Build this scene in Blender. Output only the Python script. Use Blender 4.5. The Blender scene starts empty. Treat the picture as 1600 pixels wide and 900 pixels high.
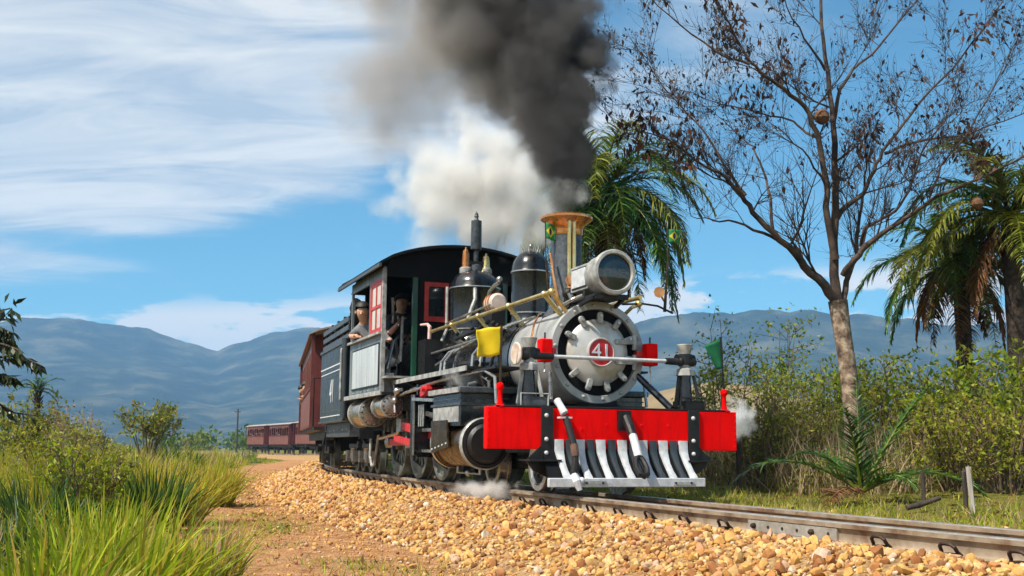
import bpy, bmesh, math, random
import numpy as np
from mathutils import Vector, Matrix, Quaternion
random.seed(7)
RNG = np.random.default_rng(11)
SC = bpy.context.scene
COL = SC.collection
R = math.radians

# ------------------------------------------------------------------ camera
cam_d = bpy.data.cameras.new('camera')
cam = bpy.data.objects.new('camera', cam_d); COL.objects.link(cam)
cam_d.sensor_width = 36.0
cam_d.lens = 1730.0 / 1600.0 * 36.0
cam_d.clip_start = 0.05; cam_d.clip_end = 20000
cam.location = (0, 0, 0.44)
PITCH = math.atan((693 - 450) / 1730.0)
cam.rotation_euler = (math.pi / 2 + PITCH, 0, 0)
SC.camera = cam

# ------------------------------------------------------------------ sun, sky, exposure
SUN_EL = R(54)
SUN_H = Vector((-0.76, -0.65, 0)).normalized()
TO_SUN = Vector((SUN_H.x * math.cos(SUN_EL), SUN_H.y * math.cos(SUN_EL), math.sin(SUN_EL)))
sun_d = bpy.data.lights.new('sun', 'SUN'); sun = bpy.data.objects.new('sun', sun_d); COL.objects.link(sun)
sun_d.energy = 4.6; sun_d.angle = R(0.53); sun_d.color = (1.0, 0.93, 0.82)
sun.rotation_euler = (-TO_SUN).to_track_quat('-Z', 'Y').to_euler()
SC.view_settings.view_transform = 'Standard'; SC.view_settings.look = 'None'
SC.view_settings.gamma = 1.0; SC.view_settings.use_curve_mapping = False
SC.view_settings.exposure = 0.62
SC.cycles.use_denoising = True
SC.cycles.max_bounces = 6; SC.cycles.diffuse_bounces = 2; SC.cycles.glossy_bounces = 3
SC.cycles.transmission_bounces = 4; SC.cycles.volume_bounces = 4; SC.cycles.transparent_max_bounces = 8
SC.cycles.volume_step_rate = 0.8; SC.cycles.volume_max_steps = 128
SC.cycles.use_adaptive_sampling = True; SC.cycles.adaptive_threshold = 0.02
SC.cycles.sample_clamp_indirect = 6.0

world = bpy.data.worlds.new('World'); SC.world = world; world.use_nodes = True
world.cycles.sampling_method = 'MANUAL'; world.cycles.sample_map_resolution = 512

class NT:
    """small helper to write node trees"""
    def __init__(s, tree): s.t = tree; s.n = tree.nodes; s.l = tree.links
    def new(s, kind, **kw):
        n = s.n.new(kind)
        for k, v in kw.items(): setattr(n, k, v)
        return n
    def put(s, sock, v):
        if v is None: return
        if hasattr(v, 'is_output') or isinstance(v, bpy.types.NodeSocket): s.l.new(v, sock)
        else:
            try: sock.default_value = v
            except Exception:
                sock.default_value = tuple(v) + (1.0,) if len(tuple(v)) == 3 else v
    def math(s, op, a, b=None, c=None, clamp=False):
        n = s.new('ShaderNodeMath', operation=op, use_clamp=clamp)
        s.put(n.inputs[0], a)
        if b is not None: s.put(n.inputs[1], b)
        if c is not None: s.put(n.inputs[2], c)
        return n.outputs[0]
    def vmath(s, op, a, b=None):
        n = s.new('ShaderNodeVectorMath', operation=op)
        s.put(n.inputs[0], a)
        if b is not None: s.put(n.inputs[1], b)
        return n.outputs['Value'] if op in ('LENGTH', 'DOT_PRODUCT', 'DISTANCE') else n.outputs[0]
    def noise(s, vec, scale, detail=4, rough=0.55, dist=0.0, out=0):
        n = s.new('ShaderNodeTexNoise')
        if vec is not None: s.put(n.inputs['Vector'], vec)
        n.inputs['Scale'].default_value = scale; n.inputs['Detail'].default_value = detail
        n.inputs['Roughness'].default_value = rough; n.inputs['Distortion'].default_value = dist
        return n.outputs[out]
    def ramp(s, fac, stops, interp='LINEAR'):
        n = s.new('ShaderNodeValToRGB'); cr = n.color_ramp; cr.interpolation = interp
        while len(cr.elements) < len(stops): cr.elements.new(0.5)
        for e, (p, c) in zip(cr.elements, stops):
            e.position = p; e.color = (c[0], c[1], c[2], 1) if not isinstance(c, (int, float)) else (c, c, c, 1)
        s.put(n.inputs[0], fac); return n.outputs[0]
    def maprange(s, v, a, b, c, d, smooth=False):
        n = s.new('ShaderNodeMapRange')
        if smooth: n.interpolation_type = 'SMOOTHSTEP'
        s.put(n.inputs[0], v)
        for i, q in enumerate((a, b, c, d)): s.put(n.inputs[i + 1], q)
        return n.outputs[0]
    def mix(s, fac, a, b, kind='MIX'):
        n = s.new('ShaderNodeMix', data_type='RGBA', blend_type=kind)
        s.put(n.inputs[0], fac); s.put(n.inputs[6], a); s.put(n.inputs[7], b)
        return n.outputs[2]

def build_world():
    t = NT(world.node_tree); t.n.clear()
    out = t.new('ShaderNodeOutputWorld'); bg = t.new('ShaderNodeBackground')
    t.l.new(bg.outputs[0], out.inputs[0]); bg.inputs[1].default_value = 0.10
    sky = t.new('ShaderNodeTexSky', sky_type='NISHITA')
    sky.sun_disc = False; sky.sun_elevation = SUN_EL
    sky.sun_rotation = math.atan2(SUN_H.x, SUN_H.y)
    sky.air_density = 1.0; sky.dust_density = 0.3; sky.ozone_density = 2.5; sky.altitude = 900
    geo = t.new('ShaderNodeTexCoord'); d = geo.outputs['Generated']
    sep = t.new('ShaderNodeSeparateXYZ'); t.l.new(d, sep.inputs[0])
    x, y, z = sep.outputs
    zc = t.math('MAXIMUM', z, 0.0)
    k = t.math('DIVIDE', 1.0, t.math('ADD', zc, 0.16))
    comb = t.new('ShaderNodeCombineXYZ'); t.put(comb.inputs[0], t.math('MULTIPLY', x, k)); t.put(comb.inputs[1], t.math('MULTIPLY', y, k))
    # high veil of cirrus: broad soft sheet, streaked
    mp = t.new('ShaderNodeMapping'); t.l.new(comb.outputs[0], mp.inputs[0])
    mp.inputs['Rotation'].default_value = (0, 0, R(28)); mp.inputs['Scale'].default_value = (0.75, 1.35, 1); mp.inputs['Location'].default_value = (3.1, 1.7, 0)
    n1 = t.noise(mp.outputs[0], 1.0, 7, 0.56, 0.7)
    mps = t.new('ShaderNodeMapping'); t.l.new(comb.outputs[0], mps.inputs[0]); mps.inputs['Rotation'].default_value = (0, 0, R(-24)); mps.inputs['Scale'].default_value = (1.1, 3.0, 1)
    n2 = t.noise(mps.outputs[0], 1.7, 8, 0.62, 0.9)
    n = t.math('ADD', t.math('MULTIPLY', n1, 0.62), t.math('MULTIPLY', n2, 0.38))
    # the veil lies to the left of the place and thins to the right; it starts some way above the hills
    az = t.math('ARCTAN2', x, y)
    el = t.math('ARCSINE', z)
    left = t.maprange(az, 0.42, -0.18, 0.0, 1.0, True)
    edge = t.math('ADD', t.math('MULTIPLY', t.math('ADD', az, 0.43), 0.24), 0.128)   # lower rim climbs to the right
    low = t.maprange(t.math('SUBTRACT', t.math('ADD', el, t.math('MULTIPLY', t.math('SUBTRACT', n1, 0.5), 0.16)), edge), -0.012, 0.05, 0.0, 1.0, True)
    amt = t.math('MULTIPLY', t.math('ADD', t.math('MULTIPLY', left, 0.27), 0.06), low)
    veil = t.maprange(t.math('ADD', n, amt), 0.50, 0.80, 0.0, 1.0, True)
    veil = t.math('MULTIPLY', veil, t.math('ADD', 0.25, t.math('MULTIPLY', low, 0.75)))
    # low heaped clouds along the hills
    mp2 = t.new('ShaderNodeMapping'); cb2 = t.new('ShaderNodeCombineXYZ')
    t.put(cb2.inputs[0], t.math('MULTIPLY', az, 5.0)); t.put(cb2.inputs[1], t.math('MULTIPLY', el, 16.0))
    t.l.new(cb2.outputs[0], mp2.inputs[0]); mp2.inputs['Location'].default_value = (0.35, 0.4, 0)
    n3 = t.noise(mp2.outputs[0], 1.6, 6, 0.55, 0.2)
    band = t.maprange(t.math('SUBTRACT', el, t.math('MULTIPLY', az, 0.05)), 0.148, 0.122, 0.0, 1.0, True)
    cum = t.maprange(t.math('ADD', n3, t.math('MULTIPLY', band, 0.10)), 0.555, 0.62, 0.0, 1.0, True)
    cum = t.math('MULTIPLY', cum, band)
    skyc = t.mix(1.0, sky.outputs[0], (0.45, 0.89, 0.93), 'MULTIPLY')
    c1 = t.mix(t.math('MULTIPLY', veil, 0.84), skyc, t.ramp(n2, [(0.36, (3.9, 4.45, 5.1)), (0.62, (6.5, 6.5, 6.35))]))
    c2 = t.mix(t.math('MULTIPLY', cum, 0.95), c1, (7.0, 6.8, 6.4))
    t.l.new(c2, bg.inputs[0])
build_world()

# ------------------------------------------------------------------ materials
MATS = {}
def mat(name, c1, c2=None, rough=0.5, metal=0.0, scale=8.0, bump=0.0, bscale=None, c3=None, island=0.0, spec=0.5,
        coat=0.0, obj_coord=True, rough_var=0.0, trans=0.0, detail=5, contrast=(0.35, 0.65), stretch=None, emit=None):
    if name in MATS: return MATS[name]
    m = bpy.data.materials.new(name); m.use_nodes = True
    t = NT(m.node_tree); b = t.n['Principled BSDF']
    tc = t.new('ShaderNodeTexCoord'); co = tc.outputs['Object']
    if stretch:
        mp = t.new('ShaderNodeMapping'); t.l.new(co, mp.inputs[0]); mp.inputs['Scale'].default_value = stretch; co = mp.outputs[0]
    c2 = c2 or c1
    n = t.noise(co, scale, detail, 0.6)
    stops = [(contrast[0], c1), (contrast[1], c2)] if c3 is None else [(contrast[0], c1), (0.5, c3), (contrast[1], c2)]
    col = t.ramp(n, stops)
    if island:
        g = t.new('ShaderNodeNewGeometry'); rnd = g.outputs['Random Per Island']
        v = t.maprange(rnd, 0, 1, 1 - island, 1 + island)
        hs = t.new('ShaderNodeHueSaturation'); t.l.new(col, hs.inputs['Color']); t.l.new(v, hs.inputs['Value'])
        t.put(hs.inputs['Hue'], t.maprange(t.math('FRACT', t.math('MULTIPLY', rnd, 7.31)), 0, 1, 0.5 - island * 0.06, 0.5 + island * 0.06))
        col = hs.outputs[0]
    t.l.new(col, b.inputs['Base Color'])
    if rough_var:
        n2 = t.noise(co, scale * 2.3, 4, 0.6)
        t.l.new(t.maprange(n2, 0.3, 0.7, max(0.02, rough - rough_var), min(1, rough + rough_var)), b.inputs['Roughness'])
    else: b.inputs['Roughness'].default_value = rough
    b.inputs['Metallic'].default_value = metal
    b.inputs['Specular IOR Level'].default_value = spec
    if coat: b.inputs['Coat Weight'].default_value = coat; b.inputs['Coat Roughness'].default_value = 0.08
    if trans:
        tr = t.new('ShaderNodeBsdfTranslucent'); t.l.new(col, tr.inputs[0])
        mx = t.new('ShaderNodeMixShader'); mx.inputs[0].default_value = trans
        t.l.new(b.outputs[0], mx.inputs[1]); t.l.new(tr.outputs[0], mx.inputs[2])
        t.l.new(mx.outputs[0], t.n['Material Output'].inputs[0])
    if bump:
        bn = t.new('ShaderNodeBump'); bn.inputs['Strength'].default_value = 1.0; bn.inputs['Distance'].default_value = bump
        t.l.new(t.noise(co, bscale or scale * 3, 5, 0.6), bn.inputs['Height']); t.l.new(bn.outputs[0], b.inputs['Normal'])
    MATS[name] = m
    return m

# ------------------------------------------------------------------ mesh building
def frame_for(d):
    d = Vector(d).normalized()
    u = d.cross(Vector((0, 0, 1)))
    if u.length < 1e-3: u = d.cross(Vector((0, 1, 0)))
    u.normalize(); return d, u, d.cross(u)

class MB:
    def __init__(s): s.v = []; s.f = []; s.mi = []; s.cur = 0
    def add(s, vs, fs):
        o = len(s.v); s.v.extend([tuple(p) for p in vs])
        for f in fs: s.f.append(tuple(i + o for i in f)); s.mi.append(s.cur)
        return s
    def bx(s, x0, x1, y0, y1, z0, z1):
        vs = [(x, y, z) for z in (z0, z1) for y in (y0, y1) for x in (x0, x1)]
        return s.add(vs, [(0, 2, 3, 1), (4, 5, 7, 6), (0, 1, 5, 4), (2, 6, 7, 3), (0, 4, 6, 2), (1, 3, 7, 5)])
    def obox(s, c, size, rot=(0, 0, 0)):
        from mathutils import Euler
        M = Euler(rot).to_matrix(); h = Vector(size) / 2; c = Vector(c)
        vs = [c + M @ Vector((x * h.x, y * h.y, z * h.z)) for z in (-1, 1) for y in (-1, 1) for x in (-1, 1)]
        return s.add(vs, [(0, 2, 3, 1), (4, 5, 7, 6), (0, 1, 5, 4), (2, 6, 7, 3), (0, 4, 6, 2), (1, 3, 7, 5)])
    def bar(s, p0, p1, w, h):
        """rectangular bar between two points; w across, h along the second normal"""
        d, u, n = frame_for(Vector(p1) - Vector(p0)); vs = []
        for p in (p0, p1):
            for a, b in ((-1, -1), (1, -1), (1, 1), (-1, 1)): vs.append(Vector(p) + u * (a * w / 2) + n * (b * h / 2))
        return s.add(vs, [(3, 2, 1, 0), (4, 5, 6, 7), (0, 1, 5, 4), (1, 2, 6, 5), (2, 3, 7, 6), (3, 0, 4, 7)])
    def tube(s, pts, r, n=8, caps=True):
        pts = [Vector(p) for p in pts]; rr = r if isinstance(r, (list, tuple)) else [r] * len(pts)
        d, u, w = frame_for(pts[1] - pts[0]); vs = []; prev = d
        for i, p in enumerate(pts):
            if i == 0: t = pts[1] - pts[0]
            elif i == len(pts) - 1: t = pts[-1] - pts[-2]
            else: t = (pts[i + 1] - p).normalized() + (p - pts[i - 1]).normalized()
            t = t.normalized() if t.length > 1e-9 else prev
            q = prev.rotation_difference(t); u = q @ u; w = q @ w; prev = t
            for k in range(n):
                a = 2 * math.pi * k / n; vs.append(p + (u * math.cos(a) + w * math.sin(a)) * rr[i])
        fs = []
        for i in range(len(pts) - 1):
            for k in range(n):
                a = i * n + k; b = i * n + (k + 1) % n; fs.append((a, b, b + n, a + n))
        if caps: fs.append(tuple(range(n))[::-1]); fs.append(tuple(range((len(pts) - 1) * n, len(pts) * n)))
        return s.add(vs, fs)
    def cyl(s, p0, p1, r0, r1=None, n=24): return s.tube([p0, p1], [r0, r0 if r1 is None else r1], n)
    def lathe(s, prof, o=(0, 0, 0), axis=(0, 0, 1), n=32):
        """prof: (t along axis, radius)"""
        d, u, w = frame_for(axis); o = Vector(o); vs = []; fs = []; rings = []
        for t_, r_ in prof:
            if r_ < 1e-6: rings.append([len(vs)]); vs.append(o + d * t_)
            else:
                rings.append(list(range(len(vs), len(vs) + n)))
                for k in range(n):
                    a = 2 * math.pi * k / n; vs.append(o + d * t_ + (u * math.cos(a) + w * math.sin(a)) * r_)
        for A, B in zip(rings, rings[1:]):
            if len(A) == 1 and len(B) == 1: continue
            for k in range(n):
                k2 = (k + 1) % n
                if len(A) == 1: fs.append((A[0], B[k2], B[k]))
                elif len(B) == 1: fs.append((A[k], A[k2], B[0]))
                else: fs.append((A[k], A[k2], B[k2], B[k]))
        return s.add(vs, fs)
    def prism(s, poly, fn):
        """poly: 2-D outline, fn(p, side) -> 3-D point for side 0/1"""
        n = len(poly); vs = [fn(p, 0) for p in poly] + [fn(p, 1) for p in poly]
        fs = [tuple(range(n))[::-1], tuple(range(n, 2 * n))] + [(i, (i + 1) % n, n + (i + 1) % n, n + i) for i in range(n)]
        return s.add(vs, fs)
    def ball(s, c, r, n=10, m=6, sc=(1, 1, 1)):
        prof = [(-math.cos(math.pi * i / m), math.sin(math.pi * i / m) if 0 < i < m else 0) for i in range(m + 1)]
        o = len(s.v); s.lathe(prof, (0, 0, 0), (0, 0, 1), n)
        for i in range(o, len(s.v)):
            p = s.v[i]; s.v[i] = (c[0] + p[0] * r * sc[0], c[1] + p[1] * r * sc[1], c[2] + p[2] * r * sc[2])
        return s
    def mesh(s, name, smooth=35, flip=False, recalc=True):
        me = bpy.data.meshes.new(name)
        vs = [(p[0], -p[1], p[2]) for p in s.v] if flip else s.v
        me.from_pydata(vs, [], s.f)
        if any(s.mi): me.polygons.foreach_set('material_index', s.mi)
        if recalc:
            bm = bmesh.new(); bm.from_mesh(me); bmesh.ops.recalc_face_normals(bm, faces=bm.faces); bm.to_mesh(me); bm.free()
        if smooth:
            me.polygons.foreach_set('use_smooth', [True] * len(me.polygons)); me.set_sharp_from_angle(angle=R(smooth))
        me.update(); return me
    def build(s, name, m, parent=None, smooth=35, flip=None, bevel=0.0, recalc=True):
        if flip is None: flip = FLIP[0]
        me = s.mesh(name, smooth, flip, recalc)
        for q in (m if isinstance(m, (list, tuple)) else [m]): me.materials.append(q)
        o = bpy.data.objects.new(name, me); COL.objects.link(o)
        if parent: o.parent = parent
        if bevel:
            b = o.modifiers.new('bevel', 'BEVEL'); b.width = bevel; b.segments = 2; b.limit_method = 'ANGLE'; b.angle_limit = R(40)
        return o
FLIP = [False]

def np_mesh(name, verts, quads=None, tris=None, mats=None, parent=None, smooth=False, mi=None):
    """fast mesh from numpy arrays"""
    me = bpy.data.meshes.new(name); verts = np.asarray(verts, np.float32).reshape(-1, 3)
    loops = []; starts = []; tot = 0
    if quads is not None and len(quads):
        q = np.asarray(quads, np.int32).reshape(-1, 4); loops.append(q.ravel()); starts.append(np.arange(len(q)) * 4); tot = q.size
    if tris is not None and len(tris):
        q = np.asarray(tris, np.int32).reshape(-1, 3); loops.append(q.ravel()); starts.append(tot + np.arange(len(q)) * 3)
    loops = np.concatenate(loops); starts = np.concatenate(starts)
    me.vertices.add(len(verts)); me.vertices.foreach_set('co', verts.ravel())
    me.loops.add(len(loops)); me.loops.foreach_set('vertex_index', loops.astype(np.int32))
    me.polygons.add(len(starts)); me.polygons.foreach_set('loop_start', starts.astype(np.int32))
    if mi is not None: me.polygons.foreach_set('material_index', np.asarray(mi, np.int32))
    me.update(calc_edges=True)
    if smooth: me.polygons.foreach_set('use_smooth', np.ones(len(starts), bool))
    for q in (mats if isinstance(mats, (list, tuple)) else [mats]): me.materials.append(q)
    o = bpy.data.objects.new(name, me); COL.objects.link(o)
    if parent: o.parent = parent
    return o

def tag(o, label=None, cat=None, group=None, kind=None):
    if label: o['label'] = label
    if cat: o['category'] = cat
    if group: o['group'] = group
    if kind: o['kind'] = kind
    return o
def empty(name, loc=(0, 0, 0), rot=(0, 0, 0)):
    o = bpy.data.objects.new(name, None); COL.objects.link(o); o.location = loc; o.rotation_euler = rot
    o.empty_display_size = 0.1; return o
def copy_tree(o, parent=None):
    c = o.copy(); COL.objects.link(c); c.parent = parent
    for ch in list(o.children): copy_tree(ch, c)
    return c
def text_mesh(txt, size, depth=0.004, sx=1.0, sy=1.0):
    cu = bpy.data.curves.new('text', 'FONT'); cu.body = txt; cu.size = size; cu.extrude = depth; cu.align_x = 'CENTER'; cu.align_y = 'CENTER'
    cu.resolution_u = 3
    o = bpy.data.objects.new('text_tmp', cu); COL.objects.link(o)
    dg = bpy.context.evaluated_depsgraph_get(); me = bpy.data.meshes.new_from_object(o.evaluated_get(dg))
    bpy.data.objects.remove(o); bpy.data.curves.remove(cu)
    for v in me.vertices: v.co.x *= sx; v.co.y *= sy
    return me

# ------------------------------------------------------------------ where things stand: the locomotive's frame and the line of the track
ORG = Vector((0.9107, 9.7189, 0.0)); TH = R(20.5)
FWD = Vector((math.sin(TH), -math.cos(TH), 0)); LEFT = Vector((-math.cos(TH), -math.sin(TH), 0))
def W(a, b, z=0.0): return ORG + FWD * a + LEFT * b + Vector((0, 0, z))
GN = 0.43; GF = -0.37          # near and far rail, metres off the centre line
def track_points():
    pts = []
    for i in range(0, 38):
        a = 9.0 - 0.5 * i; pts.append(W(a, 0.02 - 0.0049 * (a + 2.5) ** 2))
    p = pts[-1].copy(); d = (pts[-1] - pts[-2]).normalized(); h = math.atan2(-d.x, d.y); s = 0
    while s < 140:
        s += 0.5; Y = p.y
        if Y < 27: tgt = R(16.5 - (Y - 19) / 8 * 9.0)
        elif Y < 66: tgt = R(8.2)
        elif Y < 84: tgt = R(8.2 + (Y - 66) / 18 * 17)
        else: tgt = R(25)
        h += max(-R(0.6), min(R(0.6), tgt - h)); p = p + Vector((-math.sin(h), math.cos(h), 0)) * 0.5
        p.z = -0.38 * max(0, min(1, (Y - 40) / 50)) ** 1.0
        pts.append(p.copy())
    return pts
TRK = track_points()
_T = np.array([tuple(p) for p in TRK]); _S = np.concatenate([[0], np.cumsum(np.linalg.norm(np.diff(_T, axis=0), axis=1))])
_D = np.gradient(_T, axis=0); _D /= np.linalg.norm(_D, axis=1)[:, None]
S0 = float(np.interp(0, [0], [0]))
def trk(s):
    """centre line at s metres behind the first point (a = 9); returns point, direction away, near-side normal"""
    p = Vector([float(np.interp(s, _S, _T[:, k])) for k in range(3)]); d = Vector([float(np.interp(s, _S, _D[:, k])) for k in range(3)]).normalized()
    return p, d, Vector((-d.y, d.x, 0)).normalized()
def trk_np(P):
    """signed offset (near side positive) and s for an array of xy points"""
    P = np.asarray(P, float); off = np.empty(len(P)); ss = np.empty(len(P)); zz = np.empty(len(P))
    for i in range(0, len(P), 4000):
        q = P[i:i + 4000]; d2 = ((q[:, None, :] - _T[None, :, :2]) ** 2).sum(-1); j = d2.argmin(1)
        r = q - _T[j, :2]; nx = -_D[j, 1]; ny = _D[j, 0]
        off[i:i + 4000] = r[:, 0] * nx + r[:, 1] * ny; ss[i:i + 4000] = _S[j] + r[:, 0] * _D[j, 0] + r[:, 1] * _D[j, 1]; zz[i:i + 4000] = _T[j, 2]
    return off, ss, zz
SA = 9.0 + 0.02   # s = SA - a roughly along the straight part

# ================================================================== LARGE STRUCTURE
def lattice(seed):
    r = np.random.default_rng(seed); g = r.random((64, 64))
    def f(x, y):
        x = np.asarray(x, float); y = np.asarray(y, float)
        xi = np.floor(x).astype(int); yi = np.floor(y).astype(int); fx = x - xi; fy = y - yi
        fx = fx * fx * (3 - 2 * fx); fy = fy * fy * (3 - 2 * fy)
        a = g[xi % 64, yi % 64]; b = g[(xi + 1) % 64, yi % 64]; c = g[xi % 64, (yi + 1) % 64]; d = g[(xi + 1) % 64, (yi + 1) % 64]
        return (a * (1 - fx) + b * fx) * (1 - fy) + (c * (1 - fx) + d * fx) * fy - 0.5
    return f
_L = [lattice(i) for i in range(6)]
def fbm(x, y, oct=5, gain=0.5):
    s = 0; a = 1.0
    for i in range(oct): s = s + a * _L[i % 6](x * 2 ** i + 7.3 * i, y * 2 ** i + 3.1 * i); a *= gain
    return s

def sstep(x, a, b):
    t = np.clip((x - a) / (b - a), 0, 1); return t * t * (3 - 2 * t)
def ground_z(P):
    P = np.asarray(P, float).reshape(-1, 2); d, s, tz = trk_np(P); x, y = P[:, 0], P[:, 1]
    z = np.interp(d, [-400, -60, -9, -4, -2.2, -1.5, -1.45, 1.70, 1.75, 3.4, 4.6, 7.5, 60, 400],
                  [-2.5, -0.6, -0.02, -0.03, -0.10, -0.15, -0.62, -0.62, -0.42, -0.40, -0.30, -0.24, -0.5, -2.5])
    n = fbm(x * 0.45, y * 0.45, 4) * 0.16 * (1 - np.exp(-((d - 3.0) / 2.2) ** 2)) + fbm(x * 3.1, y * 3.1, 4) * 0.045
    n = n * np.where((d > -1.5) & (d < 1.73), 0.0, 1.0) * np.clip(np.abs(d) / 4.0, 0.35, 1)
    far = sstep(np.hypot(x, y), 120, 420)
    return (z + n + tz) * (1 - far) + far * (-3.0 + fbm(x * 0.004, y * 0.004, 3) * 3.0)
def gz(x, y): return float(ground_z([[x, y]])[0])

def build_ground():
    N = 420
    u = np.linspace(-1, 1, N)
    xs = -1.0 + 3.2 * np.sinh(u * 7.35); ys = 9.0 + 3.2 * np.sinh(np.linspace(-0.52, 1, N) * 7.35)
    X, Y = np.meshgrid(xs, ys); P = np.stack([X.ravel(), Y.ravel()], 1)
    near = np.hypot(P[:, 0], P[:, 1]) < 500
    z = np.full(len(P), -3.0); z[near] = ground_z(P[near])
    d = np.full(len(P), 99.0); d[near] = trk_np(P[near])[0]
    V_ = np.column_stack([P, z])
    i = np.arange(N * N).reshape(N, N); q = np.stack([i[:-1, :-1], i[:-1, 1:], i[1:, 1:], i[1:, :-1]], -1).reshape(-1, 4)
    m = bpy.data.materials.new('ground_soil_and_turf'); m.use_nodes = True; t = NT(m.node_tree); b = t.n['Principled BSDF']
    tc = t.new('ShaderNodeTexCoord'); co = tc.outputs['Object']
    at = t.new('ShaderNodeAttribute', attribute_name='dirt')
    n0 = t.noise(co, 1.1, 6, 0.65); n1 = t.noise(co, 9.0, 6, 0.65); n2 = t.noise(co, 45.0, 5, 0.6)
    dirt = t.ramp(n1, [(0.28, (0.22, 0.085, 0.032)), (0.48, (0.46, 0.215, 0.085)), (0.7, (0.62, 0.36, 0.17))])
    dirt = t.mix(t.math('MULTIPLY', t.maprange(n2, 0.45, 0.75, 0, 1), 0.5), dirt, (0.50, 0.33, 0.18))
    turf = t.ramp(n1, [(0.25, (0.06, 0.045, 0.018)), (0.45, (0.14, 0.13, 0.022)), (0.62, (0.22, 0.19, 0.03)), (0.8, (0.27, 0.17, 0.07))])
    fac = t.maprange(t.math('ADD', at.outputs['Fac'], t.math('MULTIPLY', t.math('SUBTRACT', n0, 0.5), 1.3)), 0.36, 0.58, 0, 1, True)
    t.l.new(t.mix(fac, turf, dirt), b.inputs['Base Color']); b.inputs['Roughness'].default_value = 0.95
    b.inputs['Specular IOR Level'].default_value = 0.2
    bn = t.new('ShaderNodeBump'); bn.inputs['Distance'].default_value = 0.07
    t.l.new(t.math('ADD', n1, t.math('MULTIPLY', n2, 0.5)), bn.inputs['Height']); t.l.new(bn.outputs[0], b.inputs['Normal'])
    o = np_mesh('ground', V_, q, mats=m, smooth=True); tag(o, 'grassy ground with a red earth path beside the line', kind='structure')
    a = o.data.attributes.new('dirt', 'FLOAT', 'POINT')
    dirtv = np.interp(d, [-3.2, -1.2, 1.2, 2.0, 2.45, 2.9, 3.4, 4.2], [0.05, 0.45, 0.9, 0.85, 0.52, 0.85, 0.70, 0.10])
    a.data.foreach_set('value', dirtv.astype(np.float32))
    return o
GROUND = build_ground()

def build_mountains():
    def rng_mesh(name, prof, dist, depth, seed, m, floor=-6.0, rough=1.0):
        """prof: (pixel column, pixel row) of the skyline; ridge stands at dist metres, slopes come forward by depth"""
        px_ = np.array([p[0] for p in prof], float); py_ = np.array([p[1] for p in prof], float)
        NA, NR = 420, 70
        az = np.linspace(math.atan((px_[0] - 800) / 1730), math.atan((px_[-1] - 800) / 1730), NA)
        col = 800 + 1730 * np.tan(az)
        elev = np.arctan((693 - np.interp(col, px_, py_)) / 1730 * np.cos(az))
        H = 0.44 + dist * np.tan(elev); H = H + fbm(az * 60 + seed, az * 0 + seed, 4) * H * 0.03
        v = np.linspace(0, 1.25, NR)
        A, Vv = np.meshgrid(az, v, indexing='ij'); Hh = H[:, None]
        rr = dist - depth * (1 - Vv)
        prof_h = np.where(Vv <= 1, 0.30 * Vv + 0.70 * Vv ** 2.2, 1 - (Vv - 1) * 1.6)
        x = np.sin(A) * rr; y = np.cos(A) * rr
        k_ = 1900.0 / dist; rg = np.abs(fbm(x * k_ / 330 + seed, y * k_ / 420 + seed, 6)) * 0.62 + fbm(x * k_ / 60 + seed, y * k_ / 60, 3) * 0.05
        env = np.where(Vv <= 1, np.sin(np.clip(Vv, 0, 1) * math.pi) ** 0.8, 0)
        z = floor + (Hh - floor) * (prof_h - env * rg * 0.34 * rough)
        V_ = np.stack([x, y, z], -1).reshape(-1, 3); i = np.arange(NA * NR).reshape(NA, NR)
        q = np.stack([i[:-1, :-1], i[1:, :-1], i[1:, 1:], i[:-1, 1:]], -1).reshape(-1, 4)
        o = np_mesh(name, V_, q, mats=m, smooth=True); o['kind'] = 'structure'; return o
    m1 = mat('hill_forest', (0.010, 0.020, 0.018), (0.10, 0.095, 0.06), 0.95, scale=0.016, c3=(0.022, 0.036, 0.026), detail=14, contrast=(0.40, 0.66), bump=4.0, bscale=0.05, spec=0.1)
    m2 = mat('hill_pasture', (0.16, 0.125, 0.06), (0.28, 0.20, 0.10), 0.95, scale=0.05, detail=8, bump=0.4, bscale=0.3, spec=0.1)
    o = rng_mesh('mountain_range', [(-700, 560), (-400, 535), (-150, 505), (0, 500), (60, 498), (120, 498), (190, 506), (240, 519), (290, 536), (340, 548), (380, 533), (420, 521), (470, 514), (520, 512), (600, 508), (700, 515), (800, 507), (900, 505), (960, 500)], 1900, 1100, 3, m1)
    o['label'] = 'long blue hazy mountain ridge behind the train on the left'
    o = rng_mesh('mountain_range', [(930, 560), (960, 525), (1000, 502), (1050, 494), (1100, 488), (1160, 488), (1210, 484), (1260, 484), (1300, 488), (1350, 491), (1400, 496), (1450, 503), (1500, 509), (1560, 506), (1640, 500), (1800, 520), (2000, 545), (2400, 570)], 1350, 700, 9, m1, rough=0.7)
    o['label'] = 'dark blue mountain ridge behind the trees on the right'
    o = rng_mesh('hill', [(860, 693), (940, 655), (1000, 622), (1060, 605), (1110, 598), (1150, 598), (1190, 606), (1240, 620), (1320, 650), (1400, 690)], 260, 130, 14, m2, floor=-3.2, rough=0.4)
    o['label'] = 'low tan pasture hill behind the front of the locomotive'
build_mountains()

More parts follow.
